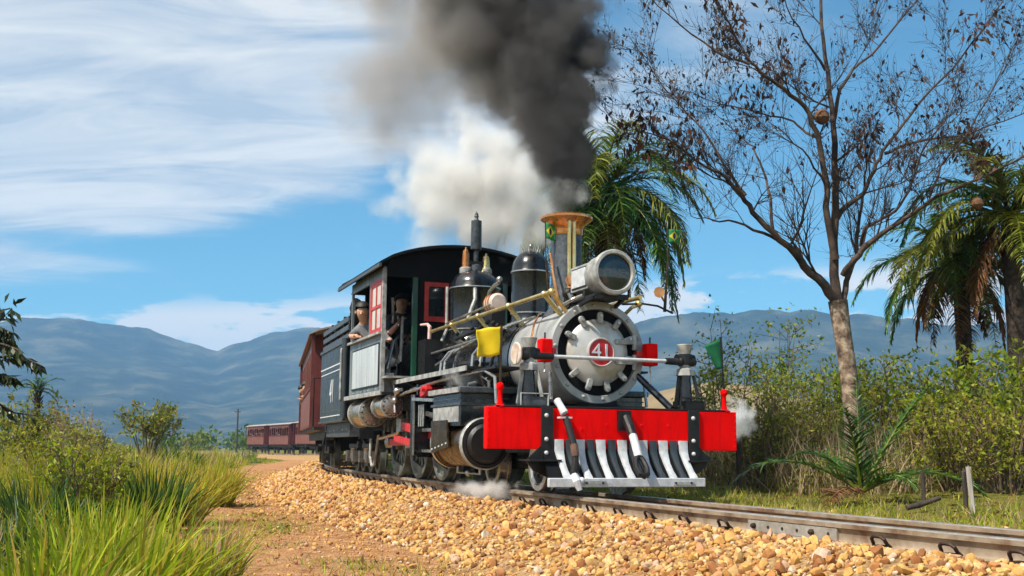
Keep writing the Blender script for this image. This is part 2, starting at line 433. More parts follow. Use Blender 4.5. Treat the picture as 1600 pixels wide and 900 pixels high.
# ------------------------------------------------------------------ ballast bank and its stones
BD = [-2.1, -1.7, -1.35, -1.0, -0.75, -0.5, -0.25, 0.0, 0.25, 0.5, 0.65, 0.8, 0.95, 1.1, 1.25, 1.4, 1.55, 1.7, 1.9, 2.5]
BZ = [-0.40, -0.20, -0.135, -0.13, -0.13, -0.135, -0.14, -0.14, -0.135, -0.125, -0.11, -0.10, -0.11, -0.145, -0.20, -0.26, -0.32, -0.38, -0.45, -0.66]
def bank_z(d, s): return np.interp(d, BD, BZ) + (fbm(s * 1.3, d * 1.7 + 9, 3)) * 0.05 * np.clip((d - 0.7) / 0.5, 0, 1)
def build_bank():
    ss = np.concatenate([np.arange(0, 30, 0.15), np.arange(30, 150, 0.6)]); dd = np.linspace(-2.1, 2.5, 56)
    V_ = []
    for s in ss:
        p, d, n = trk(s)
        zz = bank_z(dd, np.full(len(dd), s)) + p.z
        V_.append(np.column_stack([p.x + n.x * dd, p.y + n.y * dd, zz]))
    V_ = np.concatenate(V_); i = np.arange(len(ss) * len(dd)).reshape(len(ss), len(dd))
    q = np.stack([i[:-1, :-1], i[:-1, 1:], i[1:, 1:], i[1:, :-1]], -1).reshape(-1, 4)
    m = mat('ballast_bed', (0.19, 0.10, 0.045), (0.50, 0.33, 0.15), 0.95, scale=30, c3=(0.36, 0.22, 0.095), bump=0.02, bscale=60, spec=0.2)
    o = np_mesh('ballast_bank', V_, q, mats=m, smooth=True); tag(o, 'sloping bank of yellow ballast under the track', kind='structure'); return o
BANK = build_bank()

def stone_material(name, per_object):
    m = bpy.data.materials.new(name); m.use_nodes = True; t = NT(m.node_tree); b = t.n['Principled BSDF']
    if per_object: rnd = t.new('ShaderNodeObjectInfo').outputs['Random']
    else: rnd = t.new('ShaderNodeNewGeometry').outputs['Random Per Island']
    col = t.ramp(rnd, [(0.0, (0.11, 0.045, 0.02)), (0.08, (0.26, 0.10, 0.035)), (0.2, (0.44, 0.20, 0.06)), (0.4, (0.57, 0.32, 0.09)), (0.6, (0.66, 0.41, 0.13)), (0.78, (0.64, 0.46, 0.22)), (0.9, (0.46, 0.21, 0.09)), (1.0, (0.66, 0.58, 0.46))])
    tc = t.new('ShaderNodeTexCoord'); n = t.noise(tc.outputs['Object'], 26 if not per_object else 1.5, 4, 0.6)
    col = t.mix(t.maprange(n, 0.38, 0.68, 0.0, 0.6), col, (0.30, 0.135, 0.05))
    t.l.new(col, b.inputs['Base Color']); b.inputs['Roughness'].default_value = 0.85; b.inputs['Specular IOR Level'].default_value = 0.25
    return m
def build_stones():
    rng = np.random.default_rng(5)
    def shapes(sub, n):
        out = []
        for k in range(n):
            bm = bmesh.new(); bmesh.ops.create_icosphere(bm, subdivisions=sub, radius=1.0)
            v = np.array([tuple(q.co) for q in bm.verts]); bm.verts.index_update()
            f = np.array([[q.index for q in fc.verts] for fc in bm.faces]); bm.free()
            # chip the pebble with a few random planes so that it has faces
            for _ in range(11):
                d = rng.normal(size=3); d /= np.linalg.norm(d); c = rng.uniform(0.45, 0.8); h = v @ d; ov = np.clip(h - c, 0, None); v = v - ov[:, None] * d * 0.95
            v = v * (1 + rng.normal(size=(len(v), 1)) * 0.04); v = v * np.array([1.0, rng.uniform(0.7, 0.95), rng.uniform(0.5, 0.8)])
            out.append((v, f))
        return out
    hi = shapes(2, 10); lo = shapes(1, 10)
    # positions along the bank
    n = 52000
    s = rng.uniform(0, 1, n) ** 1.25 * 34 + 2.2
    d = np.where(rng.random(n) < 0.80, rng.uniform(0.52, 1.86, n), rng.uniform(-1.3, 0.5, n))
    tail = rng.random(n) < 0.15; d = np.where(tail, 1.85 + rng.exponential(0.7, n), d)
    keep = ~((np.abs(d - GN) < 0.085) | (np.abs(d - GF) < 0.085)); s, d = s[keep], d[keep]
    r = np.exp(rng.normal(math.log(0.0175), 0.50, len(s))).clip(0.009, 0.055); r = np.where(s > 14, r * 1.25, r)
    r = np.where((d > -0.4) & (d < 0.5), np.minimum(r, 0.03), r); r = np.where(d > 1.85, r * rng.uniform(0.35, 0.8, len(r)), r)
    r = np.where(np.abs(d - GN) < 0.2, np.minimum(r, 0.034), r)
    pts = np.stack([np.interp(s, _S, _T[:, 0]), np.interp(s, _S, _T[:, 1])], 1); dx = np.interp(s, _S, _D[:, 0]); dy = np.interp(s, _S, _D[:, 1])
    xy = pts + np.stack([-dy, dx], 1) * d[:, None]
    z = np.maximum(bank_z(d, s) + np.interp(s, _S, _T[:, 2]), np.where(d > 1.65, ground_z(xy), -9)) + r * rng.uniform(-0.15, 0.5, len(r))
    P = np.column_stack([xy, z])
    q = rng.normal(size=(len(P), 4)) * np.array([1, 0.6, 0.6, 1]); q /= np.linalg.norm(q, axis=1)[:, None]
    # the 300 that show largest become pieces of their own
    dep = P[:, 1]; cx = 800 + 1730 * P[:, 0] / np.maximum(dep, 0.1); cy = 693 - (P[:, 2] - 0.44) * 1730 / np.maximum(dep, 0.1)
    vis = (dep > 1) & (cx > 0) & (cx < 1600) & (cy < 905) & (cy > 600) & (d > 0.5)
    score = np.where(vis, r / np.maximum(dep, 0.1), 0); order = np.argsort(-score); big = order[:300]; rest = order[300:]
    ms = stone_material('ballast_stone', True); mr = stone_material('ballast_gravel', False)
    meshes = []
    for v, f in hi:
        me = bpy.data.meshes.new('stone'); me.from_pydata(v.tolist(), [], f.tolist()); me.materials.append(ms)
        me.polygons.foreach_set('use_smooth', [True] * len(f)); me.set_sharp_from_angle(angle=R(28)); meshes.append(me)
    for i in big:
        o = bpy.data.objects.new('stone', meshes[int(rng.integers(len(meshes)))]); COL.objects.link(o); o.parent = BANK
        o.location = P[i]; o.rotation_mode = 'QUATERNION'; o.rotation_quaternion = q[i]; o.scale = (r[i],) * 3
    def quat_rot(qv, v):
        w, u = qv[:, :1], qv[:, 1:]
        v = v[None, :, :]; u_ = u[:, None, :]; t_ = 2 * np.cross(u_, v); return v + w[:, None, :] * t_ + np.cross(u_, t_)
    VV = []; FF = []; off = 0
    nearm = dep[rest] < 8.5
    for sel, base in ((rest[nearm], hi), (rest[~nearm], lo)):
        pick = rng.integers(len(base), size=len(sel))
        for k, (v, f) in enumerate(base):
            idx = sel[pick == k]
            if not len(idx): continue
            if base is hi: pass
            vv = quat_rot(q[idx], v) * r[idx][:, None, None] + P[idx][:, None, :]
            VV.append(vv.reshape(-1, 3)); FF.append((f[None] + (np.arange(len(idx)) * len(v))[:, None, None] + off).reshape(-1, 3)); off += len(idx) * len(v)
    o = np_mesh('gravel', np.concatenate(VV), tris=np.concatenate(FF), mats=mr, parent=BANK); o['kind'] = 'stuff'
build_stones()

# ------------------------------------------------------------------ track
def build_track():
    root = empty('railway_track', tuple(trk(0)[0])); tag(root, 'narrow gauge railway track with rusty rails on yellow ballast', 'track')
    o0 = root.location.copy()
    rust = mat('rail_steel_rusty', (0.20, 0.115, 0.065), (0.42, 0.33, 0.24), 0.6, 0.35, scale=6, c3=(0.33, 0.25, 0.17), bump=0.002, bscale=70, rough_var=0.15)
    shiny = mat('rail_head_worn', (0.50, 0.44, 0.37), (0.62, 0.57, 0.50), 0.38, 0.75, scale=9, rough_var=0.12, stretch=(1, 1, 1))
    # flat-bottomed rail section (across, up) ; last faces of the head worn bright
    sec = [(-0.055, -0.125), (0.055, -0.125), (0.055, -0.116), (0.014, -0.102), (0.009, -0.095), (0.009, -0.042), (0.014, -0.036), (0.031, -0.030), (0.031, -0.006), (0.025, 0.0),
           (-0.025, 0.0), (-0.031, -0.006), (-0.031, -0.030), (-0.014, -0.036), (-0.009, -0.042), (-0.009, -0.095), (-0.014, -0.102), (-0.055, -0.116)]
    ss = np.concatenate([np.arange(0, 32, 0.25), np.arange(32, 150, 1.0)])
    for off, dz in ((GN, 0.0), (GF, -0.03)):
        mb = MB(); n = len(sec); vs = []
        for s in ss:
            p, d, nn = trk(s)
            for x, z in sec: vs.append(p + nn * (off + x) + Vector((0, 0, z + dz)) - o0)
        for i in range(len(ss) - 1):
            for k in range(n):
                mb.cur = 1 if k in (9, 8, 10) else 0
                mb.add([], []); mb.f.append((i * n + k, i * n + (k + 1) % n, (i + 1) * n + (k + 1) % n, (i + 1) * n + k)); mb.mi.append(mb.cur)
        mb.v = [tuple(v) for v in vs]
        mb.build('rail', [rust, shiny], root, smooth=40)
    wood = mat('sleeper_wood', (0.05, 0.03, 0.02), (0.15, 0.095, 0.06), 0.95, scale=20, bump=0.006, bscale=50)
    iron = mat('clip_iron', (0.02, 0.016, 0.014), (0.09, 0.05, 0.03), 0.6, 0.5, scale=40, spec=0.4)
    slp = MB().bx(-0.10, 0.10, -0.78, 0.80, -0.26, -0.128).mesh('sleeper'); slp.materials.append(wood)
    clipm = MB()
    loop = [(-0.05, 0.0, -0.105), (-0.052, 0.03, -0.085), (-0.048, 0.045, -0.06), (-0.03, 0.05, -0.048), (0.0, 0.052, -0.046), (0.03, 0.05, -0.048), (0.048, 0.045, -0.06), (0.052, 0.03, -0.085), (0.05, 0.03, -0.105), (0.03, 0.03, -0.112), (-0.01, 0.03, -0.11), (-0.02, -0.005, -0.10)]
    clipm.tube([(x, y + 0.02, z - 0.004) for x, y, z in loop], 0.010, 6)
    clipm.bx(-0.075, 0.075, 0.015, 0.095, -0.128, -0.112); clipm.bx(-0.03, 0.03, 0.03, 0.07, -0.112, -0.095)
    cm = clipm.mesh('rail_clip', flip=False); cm.materials.append(iron)
    s = 0.55
    while s < 42:
        p, d, nn = trk(s); rz = math.atan2(d.y, d.x)
        o = bpy.data.objects.new('sleeper', slp); COL.objects.link(o); o.parent = root; o.location = p - o0; o.rotation_euler = (0, 0, rz)
        for off, dz, fl in ((GN, 0, 0), (GN, 0, 1), (GF, -0.03, 0)):
            if fl and s > 12: continue
            if off == GN and not fl and SA - 3.52 < s < SA - 2.48: continue
            c = bpy.data.objects.new('rail_clip', cm); COL.objects.link(c); c.parent = root
            c.location = p - o0 + nn * off + Vector((0, 0, dz)); c.rotation_euler = (0, 0, rz + (math.pi if fl else 0))
        s += 0.48 if s > 4.6 else 0.42
    # joint bar with bolts on the near rail
    sj0, sj1 = SA - 3.42, SA - 2.58
    m_pl = mat('joint_bar_steel', (0.26, 0.23, 0.19), (0.40, 0.37, 0.32), 0.6, 0.3, scale=14, bump=0.002)
    mb = MB(); steps = 8
    for i in range(steps):
        pa, da, na = trk(sj0 + (sj1 - sj0) * i / steps); pb, db, nb = trk(sj0 + (sj1 - sj0) * (i + 1) / steps)
        vs = [P_ + N_ * (GN + x) + Vector((0, 0, z)) - o0 for P_, N_ in ((pa, na), (pb, nb)) for x, z in ((0.010, -0.104), (0.030, -0.104), (0.026, -0.034), (0.010, -0.034))]
        f = [(0, 1, 5, 4), (1, 2, 6, 5), (2, 3, 7, 6), (3, 0, 4, 7)] + ([(3, 2, 1, 0)] if i == 0 else []) + ([(4, 5, 6, 7)] if i == steps - 1 else [])
        mb.add(vs, f)
    pl = mb.build('joint_bar', m_pl, root, recalc=True)
    for i in range(6):
        p, d, nn = trk(sj0 + (sj1 - sj0) * (i + 0.5) / 6); c = p + nn * (GN + 0.03) + Vector((0, 0, -0.07)) - o0
        r_ = 0.016 if i in (1, 5) else 0.009
        MB().lathe([(-0.01, 0), (-0.01, r_ * 1.15), (0.012 if i in (1, 5) else 0.002, r_ * 1.15), (0.026 if i in (1, 5) else 0.003, r_ * 0.6), (0.026 if i in (1, 5) else 0.003, 0)], c, nn, 6).build('bolt', iron, pl)
    return root
build_track()

# ================================================================== LOCOMOTIVE  (authored as a = forward, b = towards the path side, z up)
PI = math.pi
M_BLACK = mat('black_enamel', (0.003, 0.004, 0.005), (0.008, 0.010, 0.012), 0.26, 0.0, scale=5, rough_var=0.12, spec=0.6, coat=0.25)
M_IRON = mat('black_iron', (0.004, 0.004, 0.0045), (0.014, 0.013, 0.0125), 0.5, 0.1, scale=9, rough_var=0.2, bump=0.0015, bscale=60)
M_RED = mat('red_paint', (0.78, 0.0012, 0.001), (0.92, 0.002, 0.0015), 0.5, 0.0, scale=3, rough_var=0.1, spec=0.06, bump=0.0008, bscale=40)
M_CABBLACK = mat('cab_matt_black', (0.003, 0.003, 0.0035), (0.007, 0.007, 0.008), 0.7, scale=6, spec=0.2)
M_RUSTRED = mat('red_rod_paint', (0.42, 0.008, 0.010), (0.62, 0.03, 0.03), 0.4, 0.0, scale=12, rough_var=0.15)
M_SILVER = mat('smokebox_silver', (0.27, 0.28, 0.28), (0.44, 0.44, 0.42), 0.5, 0.35, scale=4, rough_var=0.15, bump=0.001, bscale=30)
M_DOOR = mat('door_silver', (0.44, 0.37, 0.27), (0.66, 0.66, 0.64), 0.42, 0.3, scale=5, c3=(0.58, 0.57, 0.53), rough_var=0.15)
M_WHITE = mat('white_paint', (0.42, 0.44, 0.46), (0.62, 0.64, 0.66), 0.5, 0.0, scale=14, rough_var=0.12, bump=0.001, bscale=60)
M_GREYP = mat('pale_grey_paint', (0.20, 0.205, 0.20), (0.46, 0.46, 0.43), 0.5, 0.1, scale=11, rough_var=0.15, bump=0.001, bscale=50)
M_STEEL = mat('bare_steel', (0.42, 0.41, 0.39), (0.60, 0.58, 0.55), 0.33, 0.85, scale=10, rough_var=0.15)
M_BRASS = mat('brass', (0.62, 0.44, 0.14), (0.80, 0.66, 0.34), 0.32, 0.8, scale=8, rough_var=0.12)
M_COPPER = mat('copper', (0.62, 0.22, 0.07), (0.86, 0.42, 0.18), 0.28, 0.9, scale=7, rough_var=0.12)
M_STACK = mat('stack_grey', (0.035, 0.045, 0.055), (0.10, 0.115, 0.13), 0.45, 0.3, scale=18, rough_var=0.15, bump=0.002, bscale=60)
M_BRONZE = mat('oily_bronze', (0.030, 0.018, 0.008), (0.105, 0.058, 0.020), 0.3, 0.6, scale=7, rough_var=0.15)
M_SLATE = mat('slate_grey_paint', (0.018, 0.026, 0.031), (0.038, 0.048, 0.054), 0.45, 0.0, scale=3, rough_var=0.12, coat=0.2)
M_CABP = mat('cab_pale_panel', (0.06, 0.075, 0.08), (0.22, 0.25, 0.25), 0.42, 0.1, scale=3.2, rough_var=0.15, stretch=(2.5, 2.5, 0.35))
M_GREEN = mat('cab_green', (0.006, 0.05, 0.026), (0.012, 0.085, 0.045), 0.4, scale=5, coat=0.2)
M_GLASS = mat('dark_glass', (0.010, 0.018, 0.022), (0.02, 0.03, 0.036), 0.06, 0.0, scale=2, spec=0.8)
M_RUBBER = mat('hose_rubber', (0.008, 0.008, 0.008), (0.018, 0.017, 0.016), 0.6, scale=30)
M_PINK = mat('faded_pink_pipe', (0.62, 0.36, 0.33), (0.75, 0.55, 0.50), 0.45, scale=12)
M_WHEEL = mat('wheel_grey_green', (0.055, 0.065, 0.055), (0.17, 0.18, 0.15), 0.5, 0.3, scale=10, rough_var=0.2)
M_WOODP = mat('sash_red_wood', (0.40, 0.03, 0.025), (0.55, 0.06, 0.05), 0.5, scale=9)
M_PANE = mat('pale_pane', (0.50, 0.44, 0.36), (0.62, 0.58, 0.50), 0.15, scale=2.5, spec=0.7)

def weathered_red():
    m = M_RED; t = NT(m.node_tree); b = t.n['Principled BSDF']; src = b.inputs['Base Color'].links[0].from_socket
    tc = t.new('ShaderNodeTexCoord'); mp = t.new('ShaderNodeMapping'); t.l.new(tc.outputs['Object'], mp.inputs[0]); mp.inputs['Scale'].default_value = (1, 1, 0.12)
    st = t.noise(mp.outputs[0], 16, 5, 0.65); n = t.noise(tc.outputs['Object'], 34, 6, 0.7)
    c = t.mix(t.maprange(st, 0.48, 0.78, 0.0, 0.45), src, (0.16, 0.004, 0.003)); c = t.mix(t.maprange(n, 0.665, 0.70, 0.0, 0.85), c, (0.05, 0.014, 0.010))
    t.l.new(c, b.inputs['Base Color'])
weathered_red()
FLIP[0] = True
LOCO = empty('steam_locomotive', tuple(ORG), (R(0.6), 0, math.atan2(FWD.y, FWD.x)))
# local Y points away from the path; a roll of +0.6 degrees lifts the path side
LOCO.rotation_euler = (-R(0.6), 0, math.atan2(FWD.y, FWD.x))
tag(LOCO, 'black steam locomotive number 41 with red buffer beam and copper-capped chimney', 'locomotive')
CZ = 1.265       # boiler centre line
def P(name, mb, m, parent=None, **k): return mb.build(name, m, parent or LOCO, **k)

# --- front beam, deck, straps and steps
beam = P('buffer_beam', MB().bx(-0.09, 0.0, -1.2, 1.2, 0.385, 0.735), M_RED, bevel=0.006)
for b in (0.10, -0.50, -0.24, 0.34): P('rivet', MB().lathe([(0, 0.014), (0.006, 0.012), (0.009, 0)], (0, b, 0.60 - 0.04 * (b > 0.2)), (1, 0, 0), 8), M_RED, beam)
for k in range(6):
    for e in (1.185, -1.185): P('rivet', MB().lathe([(0, 0.010), (0.004, 0.008), (0.006, 0)], (0, e, 0.42 + k * 0.056), (1, 0, 0), 6), M_RED, beam)
P('deck_plate', MB().bx(-0.62, 0.002, -1.12, 1.12, 0.737, 0.752), M_IRON, bevel=0.004)
for c, sg in ((0.665, 1), (-0.75, -1)):
    st = P('beam_strap', MB().bx(0.002, 0.022, c - 0.055, c + 0.055, 0.27, 0.742), M_IRON, bevel=0.003)
    for z in (0.67, 0.47, 0.355): P('bolt', MB().lathe([(0, 0.019), (0.012, 0.017), (0.020, 0.008), (0.021, 0)], (0.022, c + 0.01, z), (1, 0, 0), 10), M_WHITE, st)
    # step plate on a curved gusset
    P('foot_step', MB().bx(-0.16, 0.10, min(c - 0.10 * sg, c + 0.19 * sg), max(c - 0.10 * sg, c + 0.19 * sg), 0.285, 0.300)
      .prism([(c + 0.05 * sg, 0.42), (c + 0.18 * sg, 0.30), (c - 0.07 * sg, 0.30), (c - 0.07 * sg, 0.42)], lambda p, s: (0.0 if s else 0.012, p[0], p[1]))
      .prism([(c + 0.17 * sg, 0.285), (c + 0.10 * sg, 0.20), (c - 0.02 * sg, 0.15), (c - 0.06 * sg, 0.285)], lambda p, s: (-0.05 if s else -0.03, p[0], p[1])), M_IRON)
# --- pilot (cow catcher)
pil = P('pilot_bar', MB().bx(0.19, 0.235, -0.735, 0.735, 0.075, 0.150), M_WHITE, bevel=0.006)
P('pilot_plate', MB().bx(0.236, 0.242, 0.22, 0.42, 0.10, 0.128).bx(0.236, 0.242, -0.62, -0.42, 0.09, 0.118), M_GREYP, pil)
for b in (0.40, 0.25, -0.44, -0.59): P('bolt', MB().lathe([(0, 0.010), (0.008, 0.009), (0.012, 0)], (0.242, b, 0.11), (1, 0, 0), 8), M_IRON, pil)
def finger(b, m, w):
    mb = MB(); pts = [(0.004, 0.47), (0.010, 0.385), (0.022, 0.350), (0.075, 0.265), (0.135, 0.20), (0.190, 0.150), (0.200, 0.118)]
    ws = [w, w, w * 0.92, w * 0.70, w * 0.66, w * 0.78, w * 0.9]; vs = []
    for i, ((a, z), ww) in enumerate(zip(pts, ws)):
        t_ = 0.024; nx, nz = (1, 0) if i < 2 else (0.78, 0.62)
        for k, (u, v) in enumerate(((-1, 0), (1, 0), (0.9, 1), (0.35, 1.25), (-0.35, 1.25), (-0.9, 1))): vs.append((a + nx * t_ * v * 0.8, b + ww * 0.5 * u, z + nz * t_ * v * 0.8))
    n = len(pts); fs = [(i * 6 + k, i * 6 + (k + 1) % 6, i * 6 + 6 + (k + 1) % 6, i * 6 + 6 + k) for i in range(n - 1) for k in range(6)] + [tuple(range(6)), tuple(range(6 * n - 6, 6 * n))]
    mb.add(vs, fs); P('pilot_finger', mb, m, smooth=30)
for b in (0.555, 0.36, 0.165, -0.04, -0.24, -0.44, -0.64): finger(b, M_WHITE, 0.088)
for b in (0.46, 0.262, 0.062, -0.14, -0.34, -0.54): finger(b, M_SLATE, 0.072)
P('pilot_gap_shade', MB().prism([(-0.06, 0.46), (-0.04, 0.46), (0.15, 0.14), (0.13, 0.14)], lambda p, s: (p[0], 0.70 if s else -0.70, p[1])), M_CABBLACK)  # black sheet added to put shade into the gaps between the fingers
# --- coupling link, brake hose
lk = P('coupling_link', MB().tube([(0.18, -0.058, 0.515), (0.30, -0.035, 0.39), (0.36, -0.025, 0.325)], 0.036, 10), M_WHITE)
P('link_pocket', MB().bx(0.0, 0.05, -0.115, 0.005, 0.55, 0.725).tube([(0.03, -0.075, 0.66), (0.12, -0.065, 0.575), (0.19, -0.057, 0.505)], [0.045, 0.042, 0.038], 10), M_IRON, lk)
eye = MB(); ring = [(0.345, -0.03, 0.34), (0.37, 0.012, 0.30), (0.43, 0.035, 0.235), (0.475, 0.025, 0.19), (0.49, -0.01, 0.172), (0.475, -0.045, 0.19), (0.43, -0.062, 0.235), (0.37, -0.055, 0.30), (0.345, -0.03, 0.34)]
eye.tube(ring, 0.026, 8); P('link_eye', eye, M_IRON, lk)
hs = P('brake_hose', MB().tube([(0.07, 0.52, 0.66), (0.11, 0.50, 0.55), (0.15, 0.475, 0.42), (0.17, 0.47, 0.30), (0.16, 0.485, 0.18)], 0.030, 10), M_RUBBER)
P('hose_valve', MB().tube([(-0.02, 0.56, 0.80), (0.02, 0.55, 0.76), (0.06, 0.525, 0.69)], [0.034, 0.030, 0.036], 10).bx(0.03, 0.10, 0.47, 0.58, 0.645, 0.66), M_WHITE, hs)
P('hose_band', MB().cyl((0.148, 0.476, 0.43), (0.168, 0.470, 0.33), 0.034, n=10), mat('hose_band_brown', (0.10, 0.05, 0.03), (0.17, 0.09, 0.06), 0.6), hs)
P('hose_coupling', MB().tube([(0.20, 0.50, 0.17), (0.25, 0.49, 0.12), (0.26, 0.47, 0.05)], [0.035, 0.04, 0.022], 8).ball((0.25, 0.45, 0.13), 0.03), M_WHITE, hs)
# --- signal posts on the beam ends
for b in (1.07, -1.105):
    P('flag_post', MB().lathe([(0.737, 0.056), (0.745, 0.056), (0.758, 0.030), (0.80, 0.021), (0.875, 0.018), (0.882, 0.022), (0.892, 0.030), (0.91, 0.034), (0.93, 0.028), (0.942, 0.012), (0.945, 0)], (-0.05, b, 0), (0, 0, 1), 14), M_RED)
# --- screw jacks with the bar between them
for b, sg in ((0.775, 1), (-0.755, -1)):
    a0 = -0.14
    jk = P('screw_jack', MB().lathe([(0.755, 0.085), (0.775, 0.085), (0.79, 0.072), (1.02, 0.052), (1.06, 0.052)], (a0, b, 0), (0, 0, 1), 16), M_BLACK)
    P('jack_base', MB().bx(a0 - 0.13, a0 + 0.11, b - 0.13, b + 0.06, 0.753, 0.83), M_IRON if sg < 0 else M_STACK, jk, bevel=0.004)
    lg = MB()
    for u, v in ((-0.10, 0.09), (-0.10, -0.09), (0.10, 0.0)): lg.bar((a0 + v, b + u, 0.77), (a0 + v * 0.55, b + u * 0.6, 1.06), 0.022, 0.03)
    P('jack_leg', lg, M_IRON if sg < 0 else M_GREYP, jk)['kind'] = 'stuff'
    P('jack_collar', MB().lathe([(1.055, 0.05), (1.06, 0.088), (1.115, 0.082), (1.13, 0.05), (1.19, 0.05)], (a0, b, 0), (0, 0, 1), 8), M_GREYP, jk, smooth=20)
    P('jack_nut', MB().cyl((a0, b, 1.17), (a0, b, 1.255), 0.066, n=12).cyl((a0, b - 0.09, 1.21), (a0, b + 0.09, 1.21), 0.045, n=12), M_IRON, jk)
    P('jack_claw', MB().lathe([(1.25, 0.05), (1.26, 0.052), (1.34, 0.074), (1.345, 0.07), (1.335, 0.0)], (a0, b, 0), (0, 0, 1), 12), M_GREYP, jk)
    P('jack_staple', MB().tube([(a0 + 0.115, b - 0.135, 0.755), (a0 + 0.115, b - 0.135, 0.855), (a0 + 0.115, b + 0.115, 0.855), (a0 + 0.115, b + 0.115, 0.755)], 0.008, 6), M_GREYP if sg > 0 else M_IRON, jk)
    if sg > 0: P('hand_wheel', MB().lathe([(0, 0), (0.004, 0.06), (0.008, 0.095), (0.022, 0.10), (0.03, 0.09), (0.02, 0)], (a0, b + 0.10, 1.20), (0.1, 1, 0), 20), mat('worn_pink_cream', (0.50, 0.36, 0.25), (0.68, 0.60, 0.52), 0.45, scale=16), jk)
br = P('jack_bar', MB().cyl((-0.12, 0.58, 1.185), (-0.12, -0.56, 1.185), 0.017, n=12), M_WHITE)
P('bar_sleeve', MB().lathe([(0, 0.03), (0.02, 0.042), (0.06, 0.042), (0.08, 0.033), (0.30, 0.030), (0.31, 0)], (-0.12, 0.86, 1.185), (0, -1, 0), 12), M_IRON, br)
P('bar_sleeve', MB().lathe([(0, 0.03), (0.02, 0.042), (0.10, 0.042), (0.12, 0.033), (0.16, 0.045), (0.18, 0.033), (0.30, 0.030), (0.31, 0)], (-0.12, -0.85, 1.185), (0, 1, 0), 12), M_IRON, br)
# --- smokebox
sb = P('smokebox', MB().lathe([(-1.47, 0.30), (-1.47, 0.452), (-0.46, 0.452), (-0.455, 0.30)], (0, 0, CZ), (1, 0, 0), 56), M_SILVER)
P('front_ring', MB().lathe([(-0.47, 0.453), (-0.465, 0.468), (-0.405, 0.470), (-0.395, 0.464), (-0.392, 0.402), (-0.40, 0.396), (-0.45, 0.396)], (0, 0, CZ), (1, 0, 0), 64), M_SILVER, sb)
P('door_recess', MB().lathe([(-0.44, 0.398), (-0.43, 0.0)], (0, 0, CZ), (1, 0, 0), 48), M_CABBLACK, sb)
for k in range(14):
    an = 2 * PI * (k + 0.25) / 14
    P('ring_bolt', MB().lathe([(0, 0.019), (0.006, 0.018), (0.016, 0.011), (0.019, 0)], (-0.393, 0.428 * math.sin(an), CZ + 0.428 * math.cos(an)), (1, 0, 0), 8), M_SILVER, sb)
dr = P('smokebox_door', MB().lathe([(-0.435, 0.304), (-0.405, 0.304), (-0.392, 0.293), (-0.365, 0.235), (-0.350, 0.15), (-0.346, 0)], (0, 0, CZ), (1, 0, 0), 56), M_DOOR)
for k in range(11):
    an = 2 * PI * (k + 0.06) / 11
    if abs(math.degrees(an) - 270) < 14: continue
    s_, c_ = math.sin(an), math.cos(an)
    mb = MB(); mb.prism([(0.262, -0.020), (0.275, -0.026), (0.35, -0.026), (0.368, -0.016), (0.372, 0.0), (0.368, 0.016), (0.35, 0.026), (0.275, 0.026), (0.262, 0.020)],
             lambda p, s: (-0.39 + (0.035 if s else 0.0) - (0.012 if p[0] < 0.3 else 0) * 0, -(p[0] * s_ + p[1] * c_), CZ + p[0] * c_ - p[1] * s_))
    cl = P('door_clamp', mb, M_GREYP, dr, bevel=0.005)
    P('clamp_nut', MB().lathe([(0, 0.014), (0.016, 0.013), (0.018, 0)], (-0.355, -0.335 * s_, CZ + 0.335 * c_), (1, 0, 0), 6), M_STEEL, dr)
for dz in (0.10, -0.085):
    P('door_hinge', MB().prism([(-0.16, dz - 0.024), (-0.345, dz - 0.018), (-0.345, dz + 0.018), (-0.16, dz + 0.024), (-0.145, dz)], lambda p, s: (-0.37 + (0.035 if s else 0), p[0], CZ + p[1]))
      .cyl((-0.355, -0.35, CZ + dz - 0.07), (-0.355, -0.35, CZ + dz + 0.07), 0.022, n=10), M_GREYP, dr, bevel=0.003)
pl = P('number_plate', MB().lathe([(-0.35, 0.118), (-0.325, 0.118), (-0.322, 0.0)], (0, 0, CZ - 0.005), (1, 0, 0), 40), mat('plate_red', (0.42, 0.006, 0.012), (0.52, 0.012, 0.018), 0.4, scale=6), dr)
P('plate_rim', MB().lathe([(-0.35, 0.120), (-0.35, 0.134), (-0.318, 0.134), (-0.314, 0.126), (-0.318, 0.118), (-0.324, 0.118)], (0, 0, CZ - 0.005), (1, 0, 0), 40), mat('rim_red_silver', (0.42, 0.38, 0.36), (0.55, 0.50, 0.48), 0.4, 0.3), pl)
num = text_mesh('41', 0.19, 0.005, 1.02, 1.0); num.materials.append(M_WHITE); num.name = 'number'
# letters lie in local YZ, read from the front
for v in num.vertices:
    x, y, z = v.co; v.co = (-0.317 + z, x, CZ - 0.003 + y)
no = bpy.data.objects.new('number', num); COL.objects.link(no); no.parent = pl
# --- red marker cans on the smokebox
for b in (0.56, -0.485):
    sg = 1 if b > 0 else -1
    mk = P('marker_can', MB().bx(-0.36, -0.25, b - 0.057, b + 0.057, 1.15, 1.355), M_RED, bevel=0.012)
    P('can_stem', MB().cyl((-0.305, b, 1.355), (-0.305, b, 1.40), 0.008, n=8).cyl((-0.305, b, 1.40), (-0.305, b, 1.415), 0.011, 0.006, 8), M_IRON, mk)
    P('can_bracket', MB().bx(-0.40, -0.33, min(b, b - 0.12 * sg), max(b, b - 0.12 * sg), 1.235, 1.285), M_RUSTRED, mk)
    P('can_chain', MB().tube([(-0.305, b, 1.15), (-0.30, b + 0.006, 1.12), (-0.31, b - 0.006, 1.09), (-0.30, b + 0.004, 1.06)] + ([(-0.305, b, 1.0), (-0.30, b + 0.01, 0.96), (-0.31, b, 0.93)] if sg < 0 else []), 0.009, 6), M_STEEL, mk)
